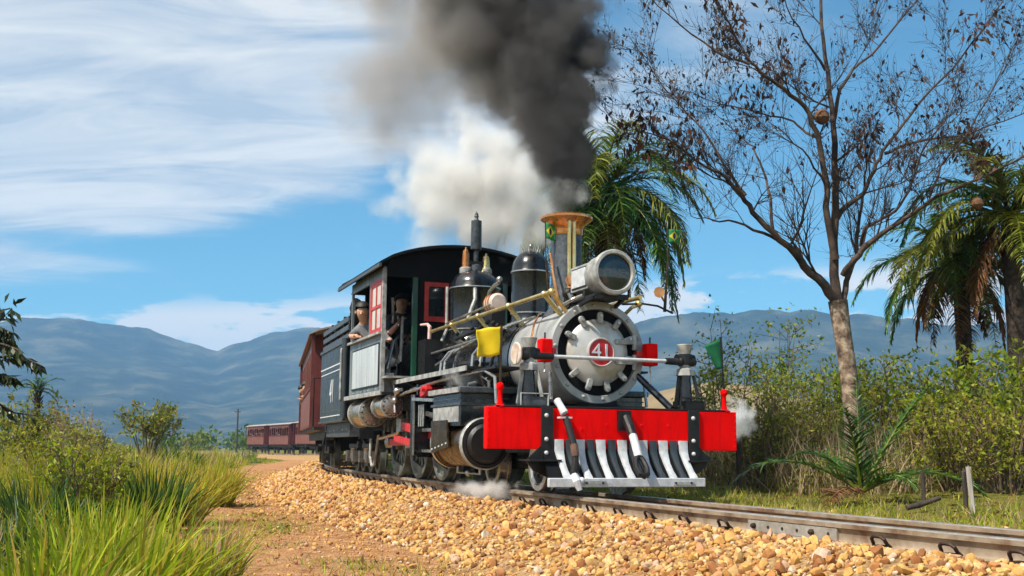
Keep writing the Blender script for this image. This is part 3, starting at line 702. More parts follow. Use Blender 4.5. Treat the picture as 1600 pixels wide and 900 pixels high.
# --- braces from smokebox to deck
P('smokebox_brace', MB().tube([(-0.43, -0.40, 1.08), (-0.12, -0.60, 0.755)], 0.032, 10), M_BLACK)
P('smokebox_brace', MB().tube([(-0.42, 0.46, 1.06), (-0.10, 0.585, 0.80)], 0.020, 8), M_STEEL)
# --- cylinder saddle and inner frames
P('cylinder_saddle', MB().bx(-2.1, -1.0, -0.55, 0.55, 0.35, 0.80).prism([(-0.55, 0.80), (0.55, 0.80), (0.34, 1.0), (-0.34, 1.0)], lambda p, s: (-2.05 if s else -1.05, p[0], p[1])), M_IRON)
for b in (0.30, -0.30): P('frame_bar', MB().bx(-6.6, -0.09, b - 0.04, b + 0.04, 0.42, 0.60), M_IRON)
P('front_crossbeam', MB().bx(-0.75, -0.62, -0.75, 0.75, 0.50, 0.76), M_IRON)
# --- headlight
HZ = 1.955
hl = P('headlight', MB().lathe([(-0.33, 0.10), (-0.33, 0.165), (-0.30, 0.18), (-0.085, 0.19), (-0.06, 0.196), (-0.045, 0.197)], (0, 0, HZ), (1, 0, 0), 48), M_GREYP)
P('lamp_rim', MB().lathe([(-0.075, 0.19), (-0.07, 0.206), (-0.035, 0.206), (-0.022, 0.197), (-0.020, 0.172), (-0.034, 0.164), (-0.06, 0.164)], (0, 0, HZ), (1, 0, 0), 48), M_GREYP, hl)
P('lens', MB().lathe([(-0.05, 0.166), (-0.030, 0.10), (-0.022, 0.0)], (0, 0, HZ), (1, 0, 0), 40), M_GLASS, hl)
P('lamp_case', MB().bx(-0.74, -0.32, -0.125, 0.125, HZ - 0.115, HZ + 0.125), M_GREYP, hl, bevel=0.008)
P('case_door', MB().bx(-0.69, -0.38, 0.126, 0.138, HZ - 0.08, HZ + 0.09), M_WHITE, hl, bevel=0.004)
P('case_trim', MB().bx(-0.70, -0.37, 0.1255, 0.130, HZ - 0.092, HZ + 0.102), M_IRON, hl)
P('case_clip', MB().bx(-0.335, -0.30, 0.12, 0.15, HZ + 0.02, HZ + 0.06).bx(-0.335, -0.30, 0.12, 0.15, HZ - 0.08, HZ - 0.05), M_IRON, hl)
P('lamp_platform', MB().bx(-0.78, -0.10, -0.17, 0.17, HZ - 0.215, HZ - 0.195).bx(-0.12, -0.09, -0.16, 0.16, HZ - 0.235, HZ - 0.19), M_IRON, hl)
lb = MB()
for b in (0.15, -0.15):
    lb.bar((-0.15, b, HZ - 0.21), (-0.55, b * 1.3, 1.66), 0.025, 0.035); lb.bar((-0.70, b, HZ - 0.21), (-0.75, b * 1.3, 1.66), 0.025, 0.035); lb.bar((-0.32, b, HZ - 0.20), (-0.32, b, HZ - 0.14), 0.03, 0.05)
P('lamp_bracket', lb, M_IRON, hl)
P('lamp_step', MB().tube([(-0.50, 0.30, 1.70), (-0.32, 0.27, 1.735), (-0.24, 0.22, 1.76)], 0.014, 6).tube([(-0.36, 0.28, 1.73), (-0.38, 0.30, 1.79)], 0.014, 6), M_STEEL, hl)
P('lamp_arm', MB().tube([(-0.55, -0.30, 1.60), (-0.42, -0.36, 1.70), (-0.40, -0.45, 1.74)], [0.018, 0.018, 0.022], 8).ball((-0.40, -0.42, 1.735), 0.035), M_BRASS, hl)
P('lamp_pipe', MB().tube([(-0.40, -0.25, 1.72), (-0.38, -0.45, 1.735), (-0.40, -0.62, 1.725), (-0.44, -0.80, 1.67)], 0.010, 6), M_IRON, hl)
# --- chimney
ch = P('chimney', MB().lathe([(1.66, 0.24), (1.70, 0.21), (1.76, 0.160), (1.80, 0.150), (2.50, 0.150)], (-1.13, 0, 0), (0, 0, 1), 36), M_STACK)
P('copper_cap', MB().lathe([(2.47, 0.154), (2.49, 0.162), (2.52, 0.160), (2.56, 0.172), (2.60, 0.205), (2.625, 0.245), (2.635, 0.258), (2.655, 0.260), (2.665, 0.248), (2.66, 0.225), (2.60, 0.13), (2.40, 0.125)], (-1.13, 0, 0), (0, 0, 1), 44), M_COPPER, ch)
P('chimney_bore', MB().lathe([(2.40, 0.128), (2.40, 0.0)], (-1.13, 0, 0), (0, 0, 1), 24), M_IRON, ch)
for db in (0.025, -0.025): P('brass_pipe', MB().tube([(-0.955, 0.02 + db, 1.92), (-0.955, 0.02 + db, 2.60), (-0.90, 0.02 + db, 2.66)], 0.020, 10), M_BRASS, ch)
P('pipe_star', MB().lathe([(0, 0), (0.004, 0.045), (0.012, 0.05), (0.016, 0)], (-0.90, 0.06, 2.0), (0.6, 1, 0), 6), M_COPPER, ch)
P('pipe_valve', MB().tube([(-0.95, 0.02, 1.93), (-0.92, 0.05, 1.85), (-0.90, 0.02, 1.76)], 0.03, 8).ball((-0.93, 0.05, 1.90), 0.045).ball((-0.91, 0.0, 1.80), 0.04), M_COPPER, ch)
P('blower_pipe', MB().tube([(-1.02, 0.22, 2.27), (-0.93, 0.22, 2.03), (-0.88, 0.20, 1.84), (-0.88, 0.18, 1.74)], [0.011, 0.014, 0.020, 0.022], 8), M_COPPER, ch)
P('valve_cluster', MB().ball((-0.80, 0.12, 1.85), 0.06).ball((-0.74, 0.10, 1.80), 0.05).tube([(-0.82, 0.13, 1.70), (-0.80, 0.12, 1.90)], 0.035, 8).tube([(-0.70, 0.12, 1.74), (-0.62, 0.10, 1.72)], 0.03, 8), M_IRON, ch)
# --- boiler, bands, domes
bo = P('boiler', MB().lathe([(-4.6, 0.44), (-3.0, 0.44), (-1.47, 0.430)], (0, 0, CZ), (1, 0, 0), 56), M_BLACK)
for a, m in ((-1.50, M_STEEL), (-1.60, M_BLACK), (-2.35, M_BLACK), (-2.42, M_GREYP), (-3.35, M_STEEL), (-4.3, M_BLACK)):
    P('boiler_band', MB().lathe([(a - 0.03, 0.430), (a - 0.03, 0.452), (a + 0.03, 0.452), (a + 0.03, 0.430)], (0, 0, CZ), (1, 0, 0), 56), m, bo)
sd = P('sand_dome', MB().lathe([(1.60, 0.29), (1.66, 0.26), (1.72, 0.215), (1.78, 0.205), (2.23, 0.205), (2.25, 0.213), (2.27, 0.205)] + [(2.27 + 0.215 * math.sin(t * PI / 16), 0.205 * math.cos(t * PI / 16) if t < 8 else 0) for t in range(1, 9)], (-2.09, 0, 0), (0, 0, 1), 40), M_BLACK)
for z in (2.245, 1.80): P('dome_band', MB().lathe([(z - 0.008, 0.204), (z - 0.006, 0.216), (z + 0.006, 0.216), (z + 0.008, 0.204)], (-2.09, 0, 0), (0, 0, 1), 40), M_STEEL, sd)
for k in range(11):
    an = 2 * PI * k / 11; P('crown_spike', MB().tube([(-2.09 + 0.08 * math.cos(an), 0.08 * math.sin(an), 2.44), (-2.09 + 0.115 * math.cos(an), 0.115 * math.sin(an), 2.545)], [0.018, 0.002], 5), M_GREYP, sd)
P('dome_knob', MB().ball((-2.09, 0, 2.53), 0.03).cyl((-2.09, 0, 2.47), (-2.09, 0, 2.52), 0.018, n=8), M_STEEL, sd)
P('sand_pipe', MB().tube([(-1.95, 0.16, 1.72), (-1.90, 0.36, 1.60), (-1.95, 0.47, 1.30), (-2.0, 0.50, 1.15)], 0.018, 8), M_IRON, sd)
dm = P('steam_dome', MB().lathe([(1.55, 0.42), (1.62, 0.37), (1.68, 0.325), (1.74, 0.305), (2.29, 0.305), (2.31, 0.315), (2.33, 0.305)] + [(2.33 + 0.225 * math.sin(t * PI / 16), 0.305 * math.cos(t * PI / 16) if t < 8 else 0) for t in range(1, 9)], (-3.96, 0, 0), (0, 0, 1), 44), M_BLACK)
for z in (2.31, 1.80): P('dome_band', MB().lathe([(z - 0.008, 0.304), (z - 0.006, 0.318), (z + 0.006, 0.318), (z + 0.008, 0.304)], (-3.96, 0, 0), (0, 0, 1), 40), M_STEEL, dm)
P('dome_pipe', MB().tube([(-4.02, 0.335, 2.33), (-4.02, 0.335, 1.80), (-4.0, 0.40, 1.66)], 0.020, 8), M_GREYP, dm)
P('dome_pipe', MB().tube([(-3.66, 0.10, 2.28), (-3.62, 0.11, 2.14), (-3.58, 0.16, 2.04), (-3.60, 0.2, 1.90)], 0.024, 8), M_GREYP, dm)
wz = P('whistle', MB().lathe([(2.53, 0.07), (2.60, 0.07), (2.62, 0.03), (2.78, 0.03), (2.80, 0.066), (2.81, 0.068), (3.16, 0.066), (3.17, 0.03), (3.20, 0.02), (3.215, 0.03), (3.235, 0.022), (3.25, 0.024), (3.265, 0.01), (3.29, 0)], (-3.94, 0.0, 0), (0, 0, 1), 18), M_STACK)
for db, h in ((0.13, 2.78), (-0.13, 2.72)):
    P('safety_valve', MB().lathe([(2.50, 0.06), (2.58, 0.06), (2.585, 0.05), (h - 0.05, 0.044), (h, 0.036), (h + 0.01, 0.015), (h + 0.04, 0.012), (h + 0.045, 0)], (-3.94, db, 0), (0, 0, 1), 14), M_COPPER if db > 0 else M_BRASS, wz)
    P('valve_seat', MB().lathe([(2.49, 0.075), (2.56, 0.075), (2.57, 0.06)], (-3.94, db, 0), (0, 0, 1), 14), M_GREYP, wz)
P('valve_yoke', MB().bx(-3.97, -3.91, -0.14, 0.14, 2.595, 2.65), M_IRON, wz)
# generator between the domes
ge = P('turbo_generator', MB().lathe([(-0.13, 0), (-0.13, 0.08), (-0.10, 0.105), (0.10, 0.105), (0.13, 0.08), (0.13, 0)], (-2.72, 0.18, 1.98), (1, 0, 0), 24), mat('cream_pink', (0.55, 0.42, 0.36), (0.70, 0.62, 0.56), 0.35, scale=9))
for da in (-0.075, 0.0, 0.075): P('generator_rib', MB().lathe([(da - 0.01, 0.104), (da - 0.01, 0.114), (da + 0.01, 0.114), (da + 0.01, 0.104)], (-2.72, 0.18, 1.98), (1, 0, 0), 24), M_COPPER, ge)
P('generator_foot', MB().bx(-2.85, -2.59, 0.10, 0.26, 1.66, 1.89), M_IRON, ge)
P('steam_pipe', MB().tube([(-2.95, 0.16, 1.90), (-3.02, 0.16, 2.05), (-2.96, 0.16, 2.14), (-2.80, 0.16, 2.19), (-2.68, 0.15, 2.21)], 0.022, 8).ball((-2.66, 0.15, 2.245), 0.035), M_STEEL, ge)
# --- hand rail, pipes along the boiler
hr = P('hand_rail', MB().tube([(-4.3, 0.45, 1.80), (-0.42, 0.45, 1.80)], 0.021, 10), M_BRASS)
P('rail_end', MB().ball((-0.42, 0.45, 1.80), 0.036).tube([(-0.42, 0.45, 1.80), (-0.40, 0.36, 1.68), (-0.42, 0.30, 1.62)], 0.02, 8), M_BRASS, hr)
for a in (-0.60, -1.55, -2.5, -3.45): P('rail_post', MB().tube([(a, 0.45, 1.80), (a + 0.10, 0.32, 1.60)], [0.026, 0.022], 8).ball((a, 0.45, 1.80), 0.034), M_BRASS, hr)
P('rail_rod', MB().tube([(-3.6, 0.47, 1.83), (-2.2, 0.42, 1.89)], 0.012, 6), M_STEEL, hr)
P('hand_rail', MB().tube([(-4.3, -0.45, 1.80), (-0.42, -0.45, 1.80)], 0.021, 10), M_BRASS)
pp = MB(); 
for (pts, r_) in (([(-4.4, 0.46, 1.52), (-3.2, 0.47, 1.53), (-2.3, 0.46, 1.55), (-1.5, 0.40, 1.62), (-1.2, 0.30, 1.66)], 0.016), ([(-3.9, 0.50, 1.36), (-3.0, 0.49, 1.48), (-2.2, 0.44, 1.58), (-1.5, 0.34, 1.66)], 0.012)):
    P('boiler_pipe', MB().tube(pts, r_, 8), M_STEEL)
P('lubricator_pipe', MB().tube([(-1.30, 0.20, 1.71), (-1.12, 0.28, 1.70), (-0.92, 0.42, 1.56), (-0.80, 0.50, 1.38), (-0.78, 0.52, 1.28)], 0.010, 6), M_COPPER)
P('boiler_pipe', MB().tube([(-3.3, 0.44, 1.62), (-2.6, 0.42, 1.66), (-2.4, 0.36, 1.74)], 0.022, 8), M_IRON)
P('feed_valve', MB().lathe([(0, 0.07), (0.05, 0.07), (0.06, 0.05), (0.10, 0.05), (0.105, 0)], (-3.0, 0.44, 1.30), (0, 1, 0), 14).tube([(-3.0, 0.50, 1.30), (-2.7, 0.53, 1.29), (-2.3, 0.52, 1.28)], [0.03, 0.035, 0.03], 8), M_IRON)
for a in (-3.3, -3.45, -2.3): P('feed_pipe', MB().tube([(a, 0.58, 1.20), (a - 0.02, 0.56, 1.36), (a + 0.08, 0.50, 1.47), (a + 0.22, 0.45, 1.50)], 0.017, 8), M_STEEL)
for k in range(9):
    a = -1.7 - k * 0.21; P('stay_stud', MB().tube([(a, 0.36 + 0.02 * (k % 2), 1.55 + 0.05 * (k % 3)), (a + 0.02, 0.42 + 0.03 * (k % 2), 1.60 + 0.05 * (k % 3))], 0.022, 6), M_IRON if k % 3 else M_STEEL)
# --- running boards
for sg in (1, -1):
    rb = P('running_board', MB().bx(-4.5, -1.62, *sorted((0.50 * sg, 0.86 * sg)), 1.165, 1.19).bx(-1.62, -0.95, *sorted((0.50 * sg, 0.80 * sg)), 1.13, 1.15), M_IRON)
    P('board_edge', MB().bx(-4.5, -1.60, *sorted((0.861 * sg, 0.875 * sg)), 1.145, 1.195), M_GREYP, rb)
    P('board_pipe', MB().tube([(-3.9, 0.80 * sg, 1.06), (-2.9, 0.82 * sg, 1.09), (-2.2, 0.80 * sg, 1.12), (-1.3, 0.78 * sg, 1.13), (-1.0, 0.78 * sg, 1.05), (-0.95, 0.78 * sg, 0.80)], 0.016, 8), M_STEEL, rb)
    P('board_bracket', MB().bar((-2.9, 0.84 * sg, 1.16), (-2.9, 0.42 * sg, 0.95), 0.03, 0.05).bar((-3.9, 0.84 * sg, 1.16), (-3.9, 0.42 * sg, 0.95), 0.03, 0.05), M_IRON, rb)
# --- cylinders with steam chests
for sg in (1, -1):
    cb = 0.745 * sg
    cy = P('cylinder', MB().lathe([(-2.38, 0.0), (-2.38, 0.218), (-2.34, 0.240), (-2.25, 0.240), (-2.24, 0.225), (-1.50, 0.225), (-1.49, 0.240), (-1.38, 0.240)], (0, cb, 0.432), (1, 0, 0), 40), M_BRONZE)
    P('cylinder_cover', MB().lathe([(-1.44, 0.233), (-1.36, 0.240), (-1.33, 0.233), (-1.325, 0.205), (-1.335, 0.20), (-1.30, 0.16), (-1.29, 0.0)], (0, cb, 0.432), (1, 0, 0), 40), M_IRON, cy)
    P('cover_rim', MB().lathe([(-1.42, 0.236), (-1.40, 0.250), (-1.345, 0.250), (-1.335, 0.240), (-1.36, 0.233)], (0, cb, 0.432), (1, 0, 0), 40), M_GREYP, cy)
    P('cylinder_rear_flange', MB().lathe([(-2.37, 0.20), (-2.38, 0.252), (-2.33, 0.252), (-2.32, 0.25)], (0, cb, 0.432), (1, 0, 0), 40), M_STEEL, cy)
    P('steam_chest', MB().bx(-2.36, -1.42, *sorted((0.46 * sg, 0.975 * sg)), 0.60, 0.915), M_BLACK, cy, bevel=0.006)
    P('chest_lid', MB().bx(-2.42, -1.36, *sorted((0.42 * sg, 1.01 * sg)), 0.916, 0.975), M_STACK, cy, bevel=0.01)
    P('lid_lit_edge', MB().bx(-2.41, -1.37, *sorted((1.011 * sg, 1.02 * sg)), 0.92, 0.97), M_GREYP, cy)  # pale strip puts the sunlit side of the lid into the colour
    P('chest_flange', MB().bx(-2.39, -1.39, *sorted((0.44 * sg, 0.993 * sg)), 0.80, 0.825).bx(-2.375, -1.41, *sorted((0.45 * sg, 0.985 * sg)), 0.86, 0.873), M_STACK, cy)
    P('chest_lit_panel', MB().bx(-2.33, -1.47, *sorted((0.976 * sg, 0.984 * sg)), 0.64, 0.79), M_GREYP, cy)  # pale only on the outer face, painting in its sunlight
    P('jacket_plate', MB().prism([(-2.33, 0.66), (-1.80, 0.66), (-1.72, 0.40), (-2.30, 0.33)], lambda p, s: (p[0], (0.985 if s else 1.005) * sg, p[1])), M_BRONZE, cy)
    for k in range(5): P('jacket_bolt', MB().lathe([(0, 0.012), (0.008, 0.01), (0.010, 0)], (-2.27 + 0.12 * k, 1.005 * sg, 0.37 + 0.015 * k), (0, sg, 0), 6), M_WHITE, cy)
    P('drain_cock', MB().tube([(-2.2, cb, 0.20), (-2.2, cb, 0.14), (-1.5, cb, 0.14), (-1.5, cb, 0.20)], 0.014, 6).ball((-1.85, cb, 0.14), 0.035), M_STEEL, cy)
    P('relief_pipe', MB().tube([(-1.62, 0.62 * sg, 0.975), (-1.62, 0.62 * sg, 1.05), (-1.70, 0.66 * sg, 1.10)], 0.02, 8).tube([(-1.75, 0.80 * sg, 0.975), (-1.72, 0.80 * sg, 1.02), (-1.55, 0.78 * sg, 1.03)], 0.014, 6), M_STEEL, cy)
    P('oil_cup', MB().tube([(-2.0, 0.72 * sg, 0.97), (-2.0, 0.72 * sg, 1.02)], 0.025, 8).tube([(-1.9, 0.88 * sg, 0.99), (-2.15, 0.92 * sg, 1.00)], 0.012, 6), M_IRON, cy)
# --- wheels
def wheel(a, sg, r, spokes, counter=0.0, bface=0.40):
    dz = 0.0 if sg > 0 else -0.025
    c = (a, bface * sg, r + dz); ax = (0, sg, 0)
    w = P('wheel', MB().lathe([(-0.05, r - 0.075), (-0.055, r + 0.022), (-0.030, r + 0.022), (-0.022, r), (0.055, r - 0.004), (0.060, r - 0.010), (0.060, r - 0.055), (0.045, r - 0.075), (-0.05, r - 0.075)], c, ax, 44), M_STEEL if r < 0.3 else M_WHEEL)
    sp = MB()
    for k in range(spokes):
        an = 2 * PI * (k + 0.3) / spokes
        sp.bar((a + 0.05 * math.cos(an), (bface + 0.01) * sg, c[2] + 0.05 * math.sin(an)), (a + (r - 0.07) * math.cos(an), (bface + 0.0) * sg, c[2] + (r - 0.07) * math.sin(an)), 0.035 if r > 0.3 else 0.022, 0.05 if r > 0.3 else 0.03)
    P('spokes', sp, M_WHEEL, w)['kind'] = 'stuff'
    P('hub', MB().lathe([(-0.06, 0.0), (-0.06, 0.085 if r > 0.3 else 0.06), (0.065, 0.08 if r > 0.3 else 0.055), (0.085, 0.05), (0.09, 0)], c, ax, 18), M_WHEEL, w)
    if counter:
        poly = [(a + (r - 0.075) * math.cos(t), c[2] + (r - 0.075) * math.sin(t)) for t in [counter - 0.75 + 1.5 * k / 10 for k in range(11)]]
        P('counterweight', MB().prism(poly, lambda p, s: (p[0], (bface + (0.045 if s else -0.02)) * sg, p[1])), M_WHEEL, w)
DRV = (-3.72, -4.72, -5.70)
for sg in (1, -1):
    for a in DRV: wheel(a, sg, 0.43, 12, counter=-1.75)
    for a in (-0.72, -1.95): wheel(a, sg, 0.235, 9)
for a, r_ in [(q, 0.43) for q in DRV] + [(-0.72, 0.235), (-1.95, 0.235)]: P('axle', MB().cyl((a, -0.38, r_), (a, 0.38, r_), 0.055, n=12), M_IRON)
P('truck_frame', MB().bx(-2.3, -0.4, 0.24, 0.30, 0.20, 0.32).bx(-2.3, -0.4, -0.30, -0.24, 0.20, 0.32).bx(-1.45, -1.2, -0.30, 0.30, 0.22, 0.40), M_IRON)
# --- rods and valve gear
for sg in (1, -1):
    q = 0.03
    sr = P('side_rod', MB().bar((DRV[0] + q, 0.60 * sg, 0.45), (DRV[1] + q, 0.60 * sg, 0.45), 0.03, 0.095).bar((DRV[1] + q, 0.60 * sg, 0.45), (DRV[2] + q, 0.60 * sg, 0.45), 0.03, 0.085), M_RUSTRED)
    for a in DRV: P('rod_bush', MB().lathe([(-0.12, 0.045), (-0.12, 0.045), (-0.03, 0.05), (-0.03, 0.075), (0.03, 0.075), (0.035, 0.045), (0.05, 0.04), (0.055, 0)], (a + q, 0.60 * sg, 0.45), (0, sg, 0), 18), M_STEEL, sr)
    mr_ = P('connecting_rod', MB().bar((-2.72, 0.70 * sg, 0.47), (DRV[1] + q, 0.70 * sg, 0.66), 0.032, 0.095), M_RUSTRED)
    P('rod_end', MB().bx(DRV[1] - 0.08, DRV[1] + 0.14, *sorted((0.66 * sg, 0.73 * sg)), 0.58, 0.74), M_STEEL, mr_)
    P('rod_strap', MB().bx(-2.88, -2.70, *sorted((0.67 * sg, 0.735 * sg)), 0.41, 0.53), M_RUSTRED, mr_)
    gd = P('guide_bar', MB().bx(-3.45, -2.38, *sorted((0.70 * sg, 0.79 * sg)), 0.565, 0.60), M_STEEL)
    P('guide_bar', MB().bx(-3.45, -2.38, *sorted((0.70 * sg, 0.79 * sg)), 0.335, 0.365), M_STEEL)
    P('crosshead', MB().bx(-2.95, -2.65, *sorted((0.70 * sg, 0.80 * sg)), 0.365, 0.565).cyl((-2.66, 0.745 * sg, 0.47), (-2.37, 0.745 * sg, 0.46), 0.032, n=12), M_GREYP, bevel=0.006)
    yk = P('motion_yoke', MB().bx(-3.50, -3.44, *sorted((0.30 * sg, 0.84 * sg)), 0.28, 1.10).bx(-3.52, -3.42, *sorted((0.68 * sg, 0.90 * sg)), 0.30, 0.98), M_BLACK)
    P('yoke_edge', MB().bx(-3.42, -3.408, *sorted((0.88 * sg, 0.90 * sg)), 0.30, 0.98).bar((-3.45, 0.90 * sg, 0.93), (-2.42, 0.90 * sg, 0.88), 0.02, 0.035), M_STEEL, yk)
    P('valve_stem', MB().cyl((-3.30, 0.72 * sg, 0.74), (-2.36, 0.72 * sg, 0.74), 0.026, n=10).bx(-3.0, -2.75, *sorted((0.66 * sg, 0.78 * sg)), 0.69, 0.79), M_STEEL)
    P('expansion_link', MB().prism([(-3.86, 0.98), (-3.80, 0.99), (-3.72, 0.80), (-3.70, 0.60), (-3.78, 0.59), (-3.84, 0.78)], lambda p, s: (p[0], (0.76 if s else 0.80) * sg, p[1])), M_RUSTRED)
    P('lifting_arm', MB().prism([(-3.30, 1.00), (-3.20, 1.07), (-3.02, 1.08), (-3.00, 1.03), (-3.12, 0.97), (-3.28, 0.95)], lambda p, s: (p[0], (0.80 if s else 0.86) * sg, p[1])).cyl((-3.10, 0.50 * sg, 1.03), (-3.10, 0.90 * sg, 1.03), 0.03, n=10), M_RUSTRED)
    P('eccentric_rod', MB().bar((-3.50, 0.78 * sg, 0.41), (DRV[1] + 0.05, 0.78 * sg, 0.50), 0.026, 0.075), M_RUSTRED)
    P('radius_rod', MB().bar((-3.76, 0.74 * sg, 0.80), (-3.1, 0.74 * sg, 0.74), 0.02, 0.05), M_STEEL)
    for k in range(3): P('hanger_rod', MB().cyl((-3.30 + 0.085 * k, 0.86 * sg, 0.86 - 0.0 * k), (-3.30 + 0.085 * k, 0.86 * sg, 0.62), 0.011, n=6), M_STEEL)
    P('brake_hanger', MB().bar((-4.22, 0.46 * sg, 0.85), (-4.22, 0.47 * sg, 0.28), 0.04, 0.06), M_GREYP)
    P('brake_hanger', MB().bar((-5.2, 0.46 * sg, 0.85), (-5.2, 0.47 * sg, 0.28), 0.04, 0.06), M_GREYP)
    P('reach_rod', MB().tube([(-4.55, 0.80 * sg, 1.0), (-4.0, 0.83 * sg, 1.03), (-3.1, 0.86 * sg, 1.05)], 0.018, 8), M_STEEL)
    P('injector', MB().tube([(-4.45, 0.86 * sg, 1.14), (-4.35, 0.86 * sg, 1.05), (-4.42, 0.86 * sg, 0.92), (-4.38, 0.86 * sg, 0.80)], 0.018, 8).tube([(-4.5, 0.86 * sg, 1.05), (-4.1, 0.86 * sg, 1.07)], 0.022, 8).ball((-4.30, 0.86 * sg, 1.06), 0.045).ball((-4.40, 0.86 * sg, 0.95), 0.04), M_STEEL)
    P('equalizer', MB().bx(-5.4, -4.0, *sorted((0.33 * sg, 0.37 * sg)), 0.60, 0.68), M_IRON)
P('ash_pan', MB().bx(-6.0, -3.5, -0.29, 0.29, 0.33, 0.85), M_IRON)
P('firebox', MB().bx(-6.0, -4.2, -0.55, 0.55, 0.86, 1.70), M_IRON)
# --- cab
FA, RA, CH = -4.55, -6.42, 1.0
P('cab_floor', MB().bx(RA - 0.15, FA + 0.12, -1.02, 1.02, 1.02, 1.055), M_IRON)
P('cab_ledge', MB().bx(RA - 0.1, FA + 0.12, 1.022, 1.045, 1.015, 1.07), M_GREYP, bevel=0.004)
def arch(hw, ze, zp, n=14): return [(hw * math.cos(PI * k / n) if 0 else hw * (1 - 2 * k / n), ze + (zp - ze) * (1 - (1 - 2 * k / n) ** 2) ** 0.8) for k in range(n + 1)]
rf = MB(); ar = arch(1.10, 2.615, 2.885); n_ = len(ar)
rf.add([(a, b, z + dz) for a in (FA + 0.22, RA - 0.42) for dz in (0.0, 0.035) for b, z in ar],
       [(i, i + 1, n_ + i + 1, n_ + i) for i in range(n_ - 1)] + [(2 * n_ + i + 1, 2 * n_ + i, 3 * n_ + i, 3 * n_ + i + 1) for i in range(n_ - 1)] +
       [(n_ + i, n_ + i + 1, 3 * n_ + i + 1, 3 * n_ + i) for i in range(n_ - 1)] + [(i + 1, i, 2 * n_ + i, 2 * n_ + i + 1) for i in range(n_ - 1)] +
       [(0, n_, 3 * n_, 2 * n_), (n_ - 1, 2 * n_ + n_ - 1, 3 * n_ + n_ - 1, n_ + n_ - 1)])
croof = P('cab_roof', rf, M_CABBLACK)
P('roof_gutter', MB().bx(RA - 0.42, FA + 0.22, 1.085, 1.115, 2.585, 2.625).bx(RA - 0.42, FA + 0.22, -1.115, -1.085, 2.585, 2.625), M_STACK, croof)
P('roof_rib', MB().tube([(RA - 0.2, b, z + 0.04) for b, z in ar], 0.012, 6), M_IRON, croof)
P('roof_lid', MB().bx(-5.8, -5.2, -0.3, 0.3, 2.90, 2.935), M_IRON, croof)
for sg in (1, -1):
    s0, s1 = sorted((CH * sg, (CH - 0.03) * sg))
    w_ = P('cab_side', MB().bx(RA + 0.03, FA, s0, s1, 1.055, 1.80).bx(RA + 0.03, FA, s0, s1, 2.49, 2.62).bx(FA - 0.06, FA, s0, s1, 1.80, 2.49).bx(-5.30, -5.24, s0, s1, 1.80, 2.49).bx(RA + 0.03, RA + 0.09, s0, s1, 1.80, 2.49), M_CABP)
    e0, e1 = sorted(((CH + 0.002) * sg, (CH + 0.012) * sg))
    P('side_panel', MB().bx(-6.18, -4.70, e0, e1, 1.16, 1.66), mat('panel_light', (0.42, 0.46, 0.46), (0.68, 0.70, 0.67), 0.3, 0.2, scale=2.4, stretch=(3, 3, 0.3), rough_var=0.1), w_)
    P('panel_trim', MB().bx(-6.20, -4.68, e0, e1, 1.662, 1.68).bx(-6.20, -6.182, e0, e1, 1.14, 1.662).bx(-4.698, -4.68, e0, e1, 1.14, 1.662).bx(-6.20, -4.68, e0, e1, 1.14, 1.158), M_IRON, w_)
    P('window_sill', MB().bx(RA + 0.03, FA, *sorted(((CH + 0.002) * sg, (CH + 0.05) * sg)), 1.775, 1.805), M_GREYP, w_)
    # red sash with four panes in the front half
    f0, f1 = sorted(((CH - 0.02) * sg, (CH + 0.004) * sg))
    sh = P('window_sash', MB().bx(-5.24, -4.61, f0, f1, 1.806, 1.87).bx(-5.24, -4.61, f0, f1, 2.42, 2.489).bx(-5.24, -5.17, f0, f1, 1.87, 2.42).bx(-4.68, -4.61, f0, f1, 1.87, 2.42).bx(-5.17, -4.68, f0, f1, 2.13, 2.165).bx(-4.945, -4.915, f0, f1, 1.87, 2.13).bx(-4.945, -4.915, f0, f1, 2.165, 2.42), M_WOODP, w_)
    for x0, x1 in ((-5.168, -4.947), (-4.913, -4.682)):
        for z0, z1 in ((1.872, 2.128), (2.167, 2.418)): P('pane', MB().bx(x0, x1, *sorted(((CH - 0.012) * sg, (CH - 0.008) * sg)), z0, z1), M_PANE, w_)
    for k in range(4): P('cab_bolt', MB().lathe([(0, 0.012), (0.006, 0.01), (0.008, 0)], (-6.1 + 0.42 * k, (CH) * sg, 1.10), (0, sg, 0), 6), M_GREYP, w_)
# rear bulkhead with a narrow light slot; far-side sheets added to keep the inside dark
P('rear_bulkhead', MB().bx(RA - 0.03, RA, -0.97, 0.10, 1.055, 2.50).bx(RA - 0.03, RA, 0.10, 0.80, 1.055, 1.93).bx(RA - 0.03, RA, 0.10, 0.80, 2.03, 2.50).prism([(1.0, 2.50)] + [(b * 0.985, z - 0.002) for b, z in ar[1:-1]] + [(-1.0, 2.50)], lambda p, s: (RA if s else RA - 0.03, p[0], p[1])), M_CABBLACK)
P('cab_dark_sheet', MB().bx(RA + 0.1, FA - 0.1, -0.966, -0.962, 1.06, 1.95).bx(RA + 0.1, FA - 0.1, -0.966, -0.962, 2.08, 2.60), M_CABBLACK)
